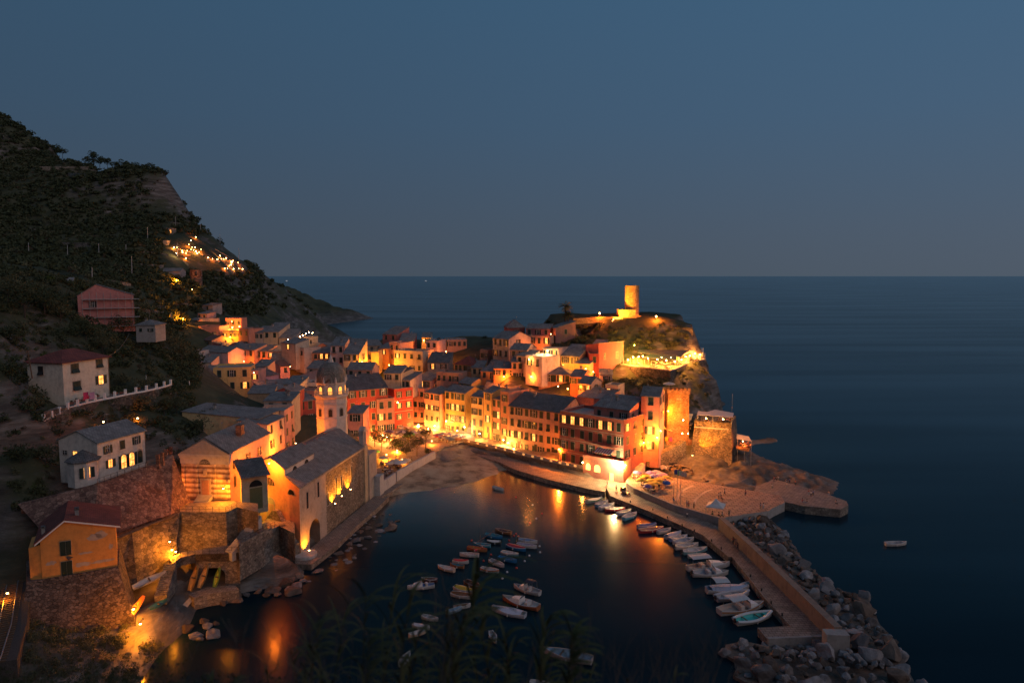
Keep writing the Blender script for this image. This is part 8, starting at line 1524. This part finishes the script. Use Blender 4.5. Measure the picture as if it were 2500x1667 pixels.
def mass(name, pts, n, leaf, mat, seed, label, kind='stuff', squash=.75):
    """one mesh of many clumps: pts rows (x,y,z,r)"""
    proto = [clump_arrays(n, 1, 1, squash, leaf, seed+i) for i in range(8)]; r = np.random.default_rng(seed); out = []
    for i, (x, y, z, q) in enumerate(pts):
        a = r.uniform(0, 6.28); P = proto[r.integers(8)]; c_, s_ = math.cos(a), math.sin(a); out.append(np.stack([(P[:, 0]*c_-P[:, 1]*s_)*q+x, (P[:, 0]*s_+P[:, 1]*c_)*q+y, P[:, 2]*q+z], 1))
    V = np.concatenate(out); o = link(name, npmesh(name, V, quads(len(V)), mat)); return tag(o, label, None, None, kind)
def slope(X, Y): e = 2.0; zx = (hfun(X+e, Y)-hfun(X-e, Y))/(2*e); zy = (hfun(X, Y+e)-hfun(X, Y-e))/(2*e); return np.hypot(zx, zy)
def vis_pts(n, x0, x1, y0, y1, seed, f=None):
    r = np.random.default_rng(seed); X = r.uniform(x0, x1, n); Y = r.uniform(y0, y1, n); Z = hfun(X, Y)
    D = np.stack([X, Y, Z-CZ], 1); wv = D@FW; px = 1250+F*X/wv; py = 833.5-F*(D@UP)/wv; k = (px > -60) & (px < 2560) & (py > 150) & (py < 1720) & (Z > 5)
    if f is not None: k &= f(X, Y, Z, px, py)
    return X[k], Y[k], Z[k], px[k], py[k]
def notbox(px, py, boxes):
    k = np.ones(len(px), bool)
    for a, b, c_, d in boxes: k &= ~((px > a) & (px < c_) & (py > b) & (py < d))
    return k
HOUSEXY = [(o.matrix_world.translation.x if False else r_[0].location.x, r_[0].location.y, r_[1], r_[2], r_[0].rotation_euler.z) for r_ in HOUSES.values()]
def nohouse(X, Y, mar=1.5):
    k = np.ones(len(X), bool)
    for hx, hy, w_, d_, a in HOUSEXY: u = (X-hx)*math.cos(a)+(Y-hy)*math.sin(a); v = -(X-hx)*math.sin(a)+(Y-hy)*math.cos(a); k &= ~((u > -mar) & (u < w_+mar) & (v > -mar-1.5) & (v < d_+mar))
    return k
r = np.random.default_rng(5)
# far mountain scrub
fv = lambda X, Y, Z, px, py: nohouse(X, Y) & (Z > 9) & ~((px > 455) & (py > 770)) & ~((px > 395) & (px < 600) & (py > 575) & (py < 668))
for s_, (n, mt, sm, nm) in enumerate(((6500, LM[0], (1.5, 4.2), 'dark maquis scrub covering the far mountain'), (2600, LM[1], (1.0, 3.0), 'olive-green terraces and bushes on the far mountain'), (1300, LM[2], (.8, 2.2), 'brown dry scrub on the far mountain'))):
    X, Y, Z, px, py = vis_pts(n*4, -620, -90, 330, 900, 40+s_, fv); sl = slope(X, Y); rk_ = ((px > 360) & (px < 470) & (py > 430) & (py < 520)) | (px > 640); keep = (r.random(len(X)) < np.where(rk_, .14, .95)) & (sl < 2.2); X, Y, Z = X[keep][:n], Y[keep][:n], Z[keep][:n]
    q = r.uniform(sm[0], sm[1], len(X)); mass('scrub', np.stack([X, Y, Z+.1*q, q], 1), 46, .20, mt, 50+s_, nm)
# middle and near slopes
fm = lambda X, Y, Z, px, py: nohouse(X, Y, 1.0) & (px < 480) & notbox(px, py, [(90,1215,480,1667),(0,1240,110,1667),(130,1150,420,1240),(300,920,420,960),(150,975,265,1010)])
for s_, (n, mt, sm, nm) in enumerate(((1500, LM[0], (.8, 2.6), 'dark bushes covering the near left slope'), (900, LM[1], (.6, 1.8), 'olive and grey-green shrubs on the near left slope'), (380, LM[2], (.5, 1.2), 'dry brown undergrowth on the near left slope'), (260, LM[3], (.5, 1.3), 'fresh green ivy and vines on the near left slope'))):
    X, Y, Z, px, py = vis_pts(n*5, -190, -70, 118, 330, 60+s_, fm); X, Y, Z = X[:n], Y[:n], Z[:n]; q = r.uniform(sm[0], sm[1], len(X))*np.clip(Y/170, .7, 1.5)
    mass('undergrowth', np.stack([X, Y, Z, q], 1), 120, .10, mt, 70+s_, nm)
n = 420; X = r.uniform(-92, -44, n*4); Y = r.uniform(78, 122, n*4); Z = hfun(X, Y); D = np.stack([X, Y, Z-CZ], 1); wv = D@FW; px = 1250+F*X/wv; py = 833.5-F*(D@UP)/wv
k = (px > 60) & (px < 470) & (py > 1500) & (Z > .4) & ~((px > 325) & (py < 1560)) & ~((px > 300) & (px < 345) & (py < 1640)); X, Y, Z = X[k][:n], Y[k][:n], Z[k][:n]
mass('undergrowth', np.stack([X, Y, Z, r.uniform(.6, 1.6, len(X))], 1), 170, .07, LM[1], 95, 'dry grass and shrubs on the shore below the orange house')
# castle bank and cliff shrubs
n = 520; X = r.uniform(14, 84, n*6); Y = r.uniform(232, 312, n*6); Z = rockh(X, Y); D = np.stack([X, Y, Z-CZ], 1); wv = D@FW; px = 1250+F*X/wv; py = 833.5-F*(D@UP)/wv
k = (((px > 1340) & (px < 1680) & (py > 792) & (py < 862)) | ((px > 1440) & (px < 1660) & (py > 905) & (py < 985) & (Y < 262)) | ((px > 1660) & (px < 1735) & (py > 860) & (py < 1000) & (r.random(n*6) < .3))) & (Z > 10) & nohouse(X, Y, .5)
X, Y, Z = X[k][:n], Y[k][:n], Z[k][:n]; mass('bank_scrub', np.stack([X, Y, Z+.2, r.uniform(.7, 2.0, len(X))], 1), 110, .11, LM[1], 90, 'dark scrub covering the castle bank and cliff ledges')
# single trees
def tree(x, y, z, h, cr_, label, mat=LM[0], kind='tree', group=None, seed=1, n=420, leaf=.12, squash=.8, trunk=True):
    t = thing(kind, label, 'tree', (x, y, z), 0, group); rr = random.Random(seed); m = MB(); top = h-cr_*.8
    if trunk:
        m.tube((0, 0, -1), (.1, 0, top), .05*h*.6, .03*h*.5, 7)
        for i in range(5): a = i*1.3+rr.random(); m.tube((.05, 0, top*(.6+.08*i)), (math.cos(a)*cr_*.6, math.sin(a)*cr_*.6, top+cr_*(.1+.12*i)), .02*h*.6, .01*h*.4, 5)
        m.build('trunk', BARK, t)
    V = clump_arrays(n, cr_, cr_, cr_*squash, leaf*cr_**.5, seed); V[:, 2] += top+cr_*.15; link('crown', npmesh('crown', V, quads(len(V)), mat), t); return t
for i, (px, py, Y, h, cr_) in enumerate([(135,362,676,9,5),(152,366,672,8,4),(215,392,640,10,5.5),(228,386,640,11,5),(243,390,636,9,5),(262,392,630,8,4),(282,398,620,8,4.5),(305,400,610,9,5),(322,404,602,8,4),(348,410,590,9,5.5),(362,412,584,10,6),(378,414,578,9,5),(392,418,576,7,4),(452,545,565,6,4),(530,590,582,9,6),(516,585,577,8,5),(625,660,612,9,5),(634,668,615,8,5)]):
    p = aty(px, py+4, Y); tree(p[0], p[1], p[2]-5.8, h, cr_*.95, 'dark pine standing out against the sky on the mountain ridge', group='pines along the mountain ridge', seed=100+i, n=420, leaf=.2, kind='pine_tree', squash=.95)
p = aty(470, 540, 568); t = thing('cypress', 'slim dark cypress pointing up on the ridge above the hillside restaurant', 'tree', (p[0], p[1], p[2]-2)); V = clump_arrays(500, 2.2, 2.2, 7, .4, 9); V[:, 2] = np.abs(V[:, 2])+2; V[:, :2] *= (1.15-V[:, 2:3]/14).clip(.1, 1); link('crown', npmesh('crown', V, quads(len(V)), LM[0]), t); m = MB(); m.tube((0, 0, -1), (0, 0, 4), .3, .2); m.build('trunk', BARK, t)
p = aty(620, 655, 606); t = thing('cypress', 'broad conical tree on the ridge right of the restaurant lights', 'tree', (p[0], p[1], p[2]-2)); V = clump_arrays(500, 5, 5, 6, .4, 19); V[:, 2] = np.abs(V[:, 2])+1; V[:, :2] *= (1.2-V[:, 2:3]/10).clip(.1, 1); link('crown', npmesh('crown', V, quads(len(V)), LM[0]), t); m = MB(); m.tube((0, 0, -1), (0, 0, 4), .3, .2); m.build('trunk', BARK, t)
for i, (x, y, h, cr_, mt, lab) in enumerate([(270,440,6,2.6,0,'dark round tree behind the bell gable'),(400,530,6,3.0,0,'dark spreading tree right of the bell gable'),(920,490,6,2.2,0,'dark tree left of centre on the piazza'),(1250,480,6.5,2.0,0,'tall dark tree at the harbour edge of the piazza'),(1080,620,5.5,2.6,1,'olive-coloured tree in front of the piazza lamp'),(870,690,4.5,2.4,1,'light-struck bushy tree near the harbour wall'),(680,620,5.5,3.0,3,'yellow-lit leafy tree in the middle of the piazza'),(1290,620,2.2,1.3,0,'low dark shrub by the ramp to the beach')]):
    p = gz('P', x, y+110, 2.6); tree(p[0], p[1], 2.6, h, cr_, lab, LM[mt], seed=200+i, n=620, leaf=.10)
for i, (px, py, Y, h, cr_) in enumerate([(400,835,240,7,4),(425,870,232,8,4.5),(380,860,225,6,3.5),(445,905,222,7,4),(300,800,215,7,4),(270,780,222,7,4),(345,830,222,6,4),(330,740,260,6,4),(210,830,188,5,3.4),(250,850,186,5,3),(60,760,180,8,5),(20,740,180,8,5),(110,790,186,7,4),(150,815,190,6,4),(30,820,166,5,3.4),(430,985,168,4,2.6),(400,1010,160,4,2.4),(345,985,156,3,2.2),(270,985,156,3,2.0),(240,1000,152,3,2.0),(470,1030,160,4,2.6),(500,1040,170,4,2.4),(30,960,148,4,2.8),(80,980,148,3.5,2.4),(40,1050,138,4,2.6),(110,1080,134,4,2.4),(50,1130,130,3.5,2.4),(350,960,176,3.4,2.2),(390,940,182,3.4,2.4),(300,945,178,3,2)]):
    p = aty(px, py, Y); z = hz(p[0], p[1]); tree(p[0], p[1], z-.3, h, cr_, 'dense dark evergreen among the bushes of the left slope', LM[i % 2], group='evergreens on the left slope', seed=300+i, n=900, leaf=.09)
# palms by the castle
def palm(p, h, r_, label, seed, mat):
    t = thing('palm_tree', label, 'tree', p); m = MB(); m.tube((0, 0, -1), (.3, 0, h), .32, .22, 8); m.build('trunk', BARK, t); rr = random.Random(seed); m = MB()
    for i in range(30):
        a = rr.uniform(0, 6.28); el = rr.uniform(-.5, 1.2); pts = []; d = Vector((math.cos(a)*math.cos(el), math.sin(a)*math.cos(el), math.sin(el))); q = Vector((.3, 0, h))
        for s_ in range(7): pts.append(q.copy()); q += d*(r_/6); d.z -= .22; d.normalize()
        sd = Vector((-math.sin(a), math.cos(a), 0))
        for s_ in range(6):
            for q_ in (-1, 1):
                for e in (0, .5): o_ = pts[s_].lerp(pts[s_+1], e); w_ = .7*(1-abs(s_-2.5)/5); m.quad(o_, pts[s_].lerp(pts[s_+1], e+.22), pts[s_].lerp(pts[s_+1], e+.3)+sd*q_*w_-Vector((0, 0, w_*.5)), o_+sd*q_*w_-Vector((0, 0, w_*.5))+Vector((0, 0, .02)))
    m.build('crown', mat, t); return t
p = aty(1379, 790, 300); palm((p[0], p[1], p[2]-1), 8.4, 3.6, 'tall windblown palm with gold-lit fronds at the castle', 1, leafmat('palm_leaf', (.05, .05, .015), (.14, .12, .04)))
p = aty(1386, 790, 298); palm((p[0], p[1], p[2]-1), 4.8, 3.2, 'shorter dark palm right beside the tall one', 2, LM[0])
p = aty(1339, 800, 302); palm((p[0], p[1], p[2]-1), 3.0, 2.4, 'small palm behind the skyline terrace pavilion', 3, LM[0])
p = aty(1180, 835, 330); palm((p[0], p[1], p[2]-5), 7.0, 2.2, 'dark palm against the sea behind the old brown house', 4, LM[0])
# contour terrace walls and poles on the mountain
for i, L_ in enumerate([[(95,414,600),(160,416,596),(220,415,592)],[(165,428,590),(215,430,588)],[(320,620,450),(370,622,446),(410,628,440)],[(330,650,420),(400,655,415)],[(340,540,520),(390,545,515),(440,552,508)],[(375,555,505),(440,560,500)],[(310,600,470),(360,606,465)],[(600,655,500),(560,640,500)],[(40,560,520),(120,570,510)],[(150,600,450),(240,606,445)],[(60,640,400),(180,650,395)],[(250,690,340),(320,700,335)],[(430,745,370),(470,752,366)],[(330,760,300),(400,768,296)]]):
    P = [hit('s', *q[:2], 260) for q in L_]; P = [(p[0], p[1]) for p in P]; zs = [hz(*p) for p in P]; m = strip(P, [z+1.6 for z in zs], [z-2 for z in zs], .6, 1); tag(m.build('terrace_wall', STONE), 'dry stone terrace wall following the slope of the far mountain', 'wall', 'terrace walls on the far mountain')
for i, (x, y0, y1, Y) in enumerate([(170,815,890,470),(403,828,908,450),(590,818,892,440),(753,825,880,435),(787,895,1000,390),(550,962,1040,380),(882,722,810,470),(1050,660,740,500),(1061,815,900,440),(1199,703,760,540),(1315,762,800,590),(1428,850,930,520),(1022,1235,1300,350),(800,450,485,590)]):
    Y = hit('N', x, y1, 300)[1]; a = gy('N', x, y1, Y); b = gy('N', x, y0, Y); m = MB(); m.tube((a[0], a[1], a[2]-6), b, .22, .14, 6); tag(m.build('utility_pole', CONCL), 'thin pale utility pole on the far mountain slope', 'pole', 'utility poles on the mountain')
p = gz('B', 200, 200, 27); m = MB(); m.tube((p[0], p[1], 20), gy('B', 195, 95, p[1]), .14, .12, 6); tag(m.build('concrete_post', WHITEP), 'short white concrete post beside the railed path on the left slope', 'post')
p0 = gy('L', 235, 190, 150); m = MB(); m.tube(gy('L', 275, 430, 150), p0, .13, .1, 6); po_ = tag(m.build('utility_pole', WOOD), 'leaning wooden pole in front of the red-roofed villa', 'pole'); m = MB()
def wire(m, a, b, sag=1.0):
    a = Vector(a); b = Vector(b); P = [a.lerp(b, i/10)-Vector((0, 0, 4*sag*(i/10)*(1-i/10))) for i in range(11)]
    for q, s_ in zip(P[:-1], P[1:]): m.tube(q, s_, .025, n=4, cap=False)
wire(m, p0, gy('L', -60, 260, 150), .4); wire(m, gy('L', 930, 235, 164), gy('L', 1100, 50, 200), 1.0); wire(m, gy('L', -40, 525, 150), gy('L', 300, 450, 148), .5); tag(m.build('overhead_cable', METALL), 'thin overhead cables above the left slope', 'cable')
# garden details of the villa terrace
for i, (x, y) in enumerate([(625,660),(680,640),(733,632),(790,612),(845,600),(1000,575),(1060,570),(1195,535),(1270,515)]):
    p = gz('L', x, y, 31.6); t = thing('flower_pot', 'long terracotta planter with plants on the white balustrade', 'planter', (p[0]-.8, p[1]+.4, 31.5), R(75), 'planters on the villa balustrade'); m = MB(); m.box(-.6, -.2, .3, .6, .2, .75); m.build('pot', flat('terracotta', (.25, .08, .05), .8), t); V = clump_arrays(70, .6, .25, .35, .08, 400+i); V[:, 2] += .85; link('plant', npmesh('plant', V, quads(len(V)), LM[1]), t)
p = gz('L', 1262, 500, 31.6); t = thing('parasol', 'closed white parasol on the villa garden terrace', 'parasol', (p[0]-1.5, p[1]+2, 31.5)); m = MB(); m.lathe([(.28, 1.0), (.2, 1.8), (.05, 2.8)], 8); m.build('folded_canopy', cloth((.5, .48, .45)), t); m = MB(); m.tube((0, 0, 0), (0, 0, 1.2), .04); m.build('pole', METALL, t)
for i, x in enumerate((1195, 1290)): p = gz('L', x, 520, 31.6); t = thing('garden_chair', 'white garden chair %s the closed parasol' % ('left of', 'right of')[i], 'chair', (p[0]-1.2, p[1]+1, 31.5), R(30)); link('seat', csm, t, (0, 0, 0), 0, 1.3); link('backrest', colmesh(cbk, (.5, .48, .45)), t, (0, 0, 0), 0, 1.3)
lv = thing('clothesline', 'pink and lilac towels drying in front of the red-roofed villa', 'laundry', (0, 0, 0))
for a, c_ in ((708, (.45, .04, .13)), (760, (.30, .21, .36))):
    q = MB(); A_ = Vector(gy('L', a, 552, 153)); B_ = A_+Vector((.4, 1.2, 0)); q.hexa([(A_.x, A_.y, A_.z-1.6), (B_.x, B_.y, A_.z-1.5), (B_.x-.05, B_.y, A_.z-1.5), (A_.x-.05, A_.y, A_.z-1.6), A_, B_, (B_.x-.05, B_.y, B_.z), (A_.x-.05, A_.y, A_.z)]); q.build('towel', cloth(c_), lv)
# railed path on slope
def rail(name, P, h, label, cat='railing', mat=METALL, step=2.0):
    m = MB()
    for a, b in zip(P[:-1], P[1:]):
        a = Vector(a); b = Vector(b); n = max(1, int((b-a).length/step))
        for i in range(n+1): q = a.lerp(b, i/n); m.tube(q, q+Vector((0, 0, h)), .04, n=4)
        for f in (.5, 1): m.tube(a+Vector((0, 0, h*f)), b+Vector((0, 0, h*f)), .03, n=4)
    return tag(m.build(name, mat), label, cat)
rail('railing', [gz('D', x, y, 24) for x, y in [(480,1530),(640,1490),(780,1450),(860,1420)]], 1.2, 'pale wooden railing along the path below the big yellow house', mat=flat('pale_wood', (.3, .22, .15)))
rail('railing', [gz('N', x, y, 44) for x, y in [(808,1216),(990,1212)]], 1.5, 'thin railing of the path right of the scaffolded house')
rail('railing', [gz('B', x, y, 14.2) for x, y in [(120,1095),(475,1097),(560,1060)]], 1.1, 'thin metal railing along the oratory platform edge', mat=METAL, step=1.2)
rail('railing', [gz('O', x, y, 8.0) for x, y in [(1420,590),(1480,540),(1600,515),(1960,497)]], 1.1, 'thin metal railing round the landing above the boat cave', mat=METAL, step=1.2)
rail('railing', [gz('B', x, y, 9.6) for x, y in [(590,1345),(700,1290),(850,1210)]], 1.1, 'metal railing on top of the sloping sea wall', mat=METAL, step=1.2)
rail('railing', [gz('L', x, y, 22.8) for x, y in [(830,1335),(1000,1275),(1240,1190),(1360,1160)]], 1.1, 'railing in front of the white villa with arched doors', mat=METAL, step=1.5)
cr2 = [gz('H', x, y, 1.3) for x, y in [(990,180),(1110,230),(1250,280),(1400,330),(1560,370),(1700,400),(1850,430),(2000,470)]]
m = MB()
for a, b in zip(cr2[:-1], cr2[1:]):
    m.tube((*a[:2], 1.3), (*a[:2], 2.3), .05, n=5)
    for h_ in (2.2, 1.85): wire(m, (*a[:2], h_), (*b[:2], h_), .3)
tag(m.build('chain_fence', METALL), 'sagging chain fence along the lower quay', 'fence')
# ------------------------------------------------------------------ foreground reeds, twigs and bush close to the viewer
RS = flat('reed_stem', (.06, .055, .03), .8); RL = leafmat('reed_leaf', (.035, .042, .016), (.12, .12, .05), 3); DRY = flat('dry_twig', (.12, .10, .085), .9)
def reed(px, top, Y, seed, label, mat=RL, bend=0.25, leaves=16, grp='giant reeds in the foreground', lw=.011):
    rr = random.Random(seed); base = Vector(aty(px+rr.uniform(-40, 40), 1760, Y)); tip = Vector(aty(px, top, Y)); t = thing('giant_reed', label, 'reed', base, 0, grp); h = (tip.z-base.z); dx = tip.x-base.x; P = []
    for i in range(9): f = i/8; P.append(Vector((dx*f+bend*h*f*f*rr.uniform(.8, 1.1)*.3, .05*math.sin(f*3), h*f)))
    m = MB()
    for a, b, i in zip(P[:-1], P[1:], range(8)): m.tube(a, b, .007*(1-i/10), .007*(1-(i+1)/10), 5, cap=False)
    m.build('stem', RS, t); m = MB()
    for k in range(leaves):
        f = .2+.8*k/leaves; i = min(7, int(f*8)); o_ = P[i].lerp(P[i+1], f*8-i); a = rr.uniform(0, 6.28); L = rr.uniform(.22, .42)*min(1.2, h); d = Vector((math.cos(a)*.6+bend*.7, math.sin(a)*.5, .85)).normalized(); q = o_.copy(); pr = None; sd = Vector((-d.y, d.x, .2)).normalized()
        for s_ in range(6):
            w_ = lw*(1-abs(s_-1.5)/4.6); cur = (q-sd*w_, q+sd*w_)
            if pr: m.quad(pr[0], pr[1], cur[1], cur[0])
            pr = cur; q = q+d*(L/5); d.z -= .30; d.x += bend*.12; d.normalize()
    m.build('leaves', mat, t); return t
rr = random.Random(77)
cols_ = [(640,1560),(700,1500),(735,1470),(770,1450),(800,1440),(830,1420),(868,1400),(900,1380),(930,1360),(960,1400),(985,1440),(1010,1470),(1040,1500),(1060,1480),(1090,1440),(1110,1450),(1130,1430),(1150,1460),(1175,1470),(1195,1440),(1220,1500),(1245,1520),(1275,1530),(1300,1540),(1330,1560),(1310,1520),(690,1540),(760,1530),(820,1520),(880,1500),(1350,1610),(600,1600),(560,1610),(520,1620),(1400,1630),(1450,1600),(1520,1620),(1580,1600),(1640,1600),(1240,1580),(1120,1550),(1000,1560),(940,1540),(860,1570)]
for i, (x, y) in enumerate(cols_):
    if i % 3 != 1: reed(x, y+40, rr.uniform(4.0, 6.5), 500+i, 'dark leafy reed rising from the bottom of the picture', bend=rr.uniform(-.2, .5), leaves=15 if x < 1300 else 8)
for i, (x, y, Y) in enumerate([(1125,1395,4.5),(1370,1545,4.2),(1300,1500,5.0)]): reed(x, y, Y, 700+i, ['pale dry reed tip crossing the moored boats','green feathery reed top above the bottom boat','green feathery reed top right of the centre clump'][i], leafmat('reed_pale', (.03, .04, .012), (.10, .11, .04), 3), .5, 34, None, .014)
def twig(x, y, Y, seed, lean, label, grp='dead stalks in the foreground', br=True):
    rr = random.Random(seed); base = Vector(aty(x-lean, 1760, Y)); tip = Vector(aty(x, y, Y)); m = MB(); P = [base.lerp(tip, f/8)+Vector((math.sin(f*.8+seed)*.012, 0, 0)) for f in range(9)]
    for a, b, i in zip(P[:-1], P[1:], range(8)): m.tube(a, b, .0035*(1-i/11), .0035*(1-(i+1)/11), 4, cap=False)
    if br:
        for k in range(3): i = rr.randint(3, 7); d = Vector((rr.uniform(-.1, .1), 0, rr.uniform(.08, .2))); m.tube(P[i], P[i]+d, .002, .001, 4, cap=False)
    return tag(m.build('dead_stalk', DRY), label, 'stalk', grp)
for i, (x, y, l_) in enumerate([(1300+q*17, 1600-int(60*abs(math.sin(q*1.7))), 30*math.sin(q)+20) for q in range(28)]+[(560+q*22, 1590-int(70*abs(math.sin(q*2.3))), 40) for q in range(20)]+[(40+q*26, 1620-int(80*abs(math.sin(q*1.9))), 60) for q in range(18)]+[(1066,1410,30),(1075,1405,50),(1082,1420,20),(1095,1395,60),(1100,1420,40),(1118,1390,50),(1128,1400,70),(1135,1380,80),(1150,1375,90),(1160,1390,90),(1085,1440,0),(1110,1440,10),(1142,1420,40),(1382,1490,-20),(1398,1510,-10),(1432,1520,60),(1420,1530,40),(1410,1560,-30),(1690,1640,40),(1720,1620,60),(1750,1610,40),(1770,1600,70),(1790,1620,30),(1560,1610,30),(1610,1590,50),(1650,1600,10)]): twig(x, y, rr.uniform(3.8, 5.5), i, l_, 'thin dead stalk standing in front of the harbour')
twig(1447, 1462, 4.0, 91, 45, 'tall hooked dead stalk reaching up in the open water', None); twig(1965, 1470, 3.8, 92, -60, 'dark thin twig crossing the near end of the mole', None, False)
for i, (px, py, Y, s_, lab) in enumerate([(215,1700,6.5,.62,'dark leafy bush at the bottom left corner'),(330,1720,6.0,.60,'dark leafy bush right of the bottom left corner'),(430,1720,6.5,.5,'low dark bush beside the reeds at the bottom'),(90,1740,7.0,.6,'dark grassy tuft in the extreme lower left'),(540,1730,6.4,.5,'low dark bush between the corner bushes and the reeds'),(20,1680,7.6,.5,'dark bush at the left edge below the railway'),(720,1740,6.5,.75,'dense dark reed thicket base, left'),(960,1730,6.5,.75,'dense dark reed thicket base, centre'),(1180,1750,6.5,.7,'dense dark reed thicket base, right')]):
    p = aty(px, py, Y); t = thing('bush', lab, 'bush', (p[0], p[1], p[2]-s_)); V = clump_arrays(6500, s_*1.1, s_*.7, s_*.7, .013, 800+i); V[:, 2] += s_*.5; link('foliage', npmesh('foliage', V, quads(len(V)), LM[0]), t); m = MB(); m.tube((0, 0, -.4), (0, 0, s_*.5), .02, .01); m.build('stem', BARK, t)
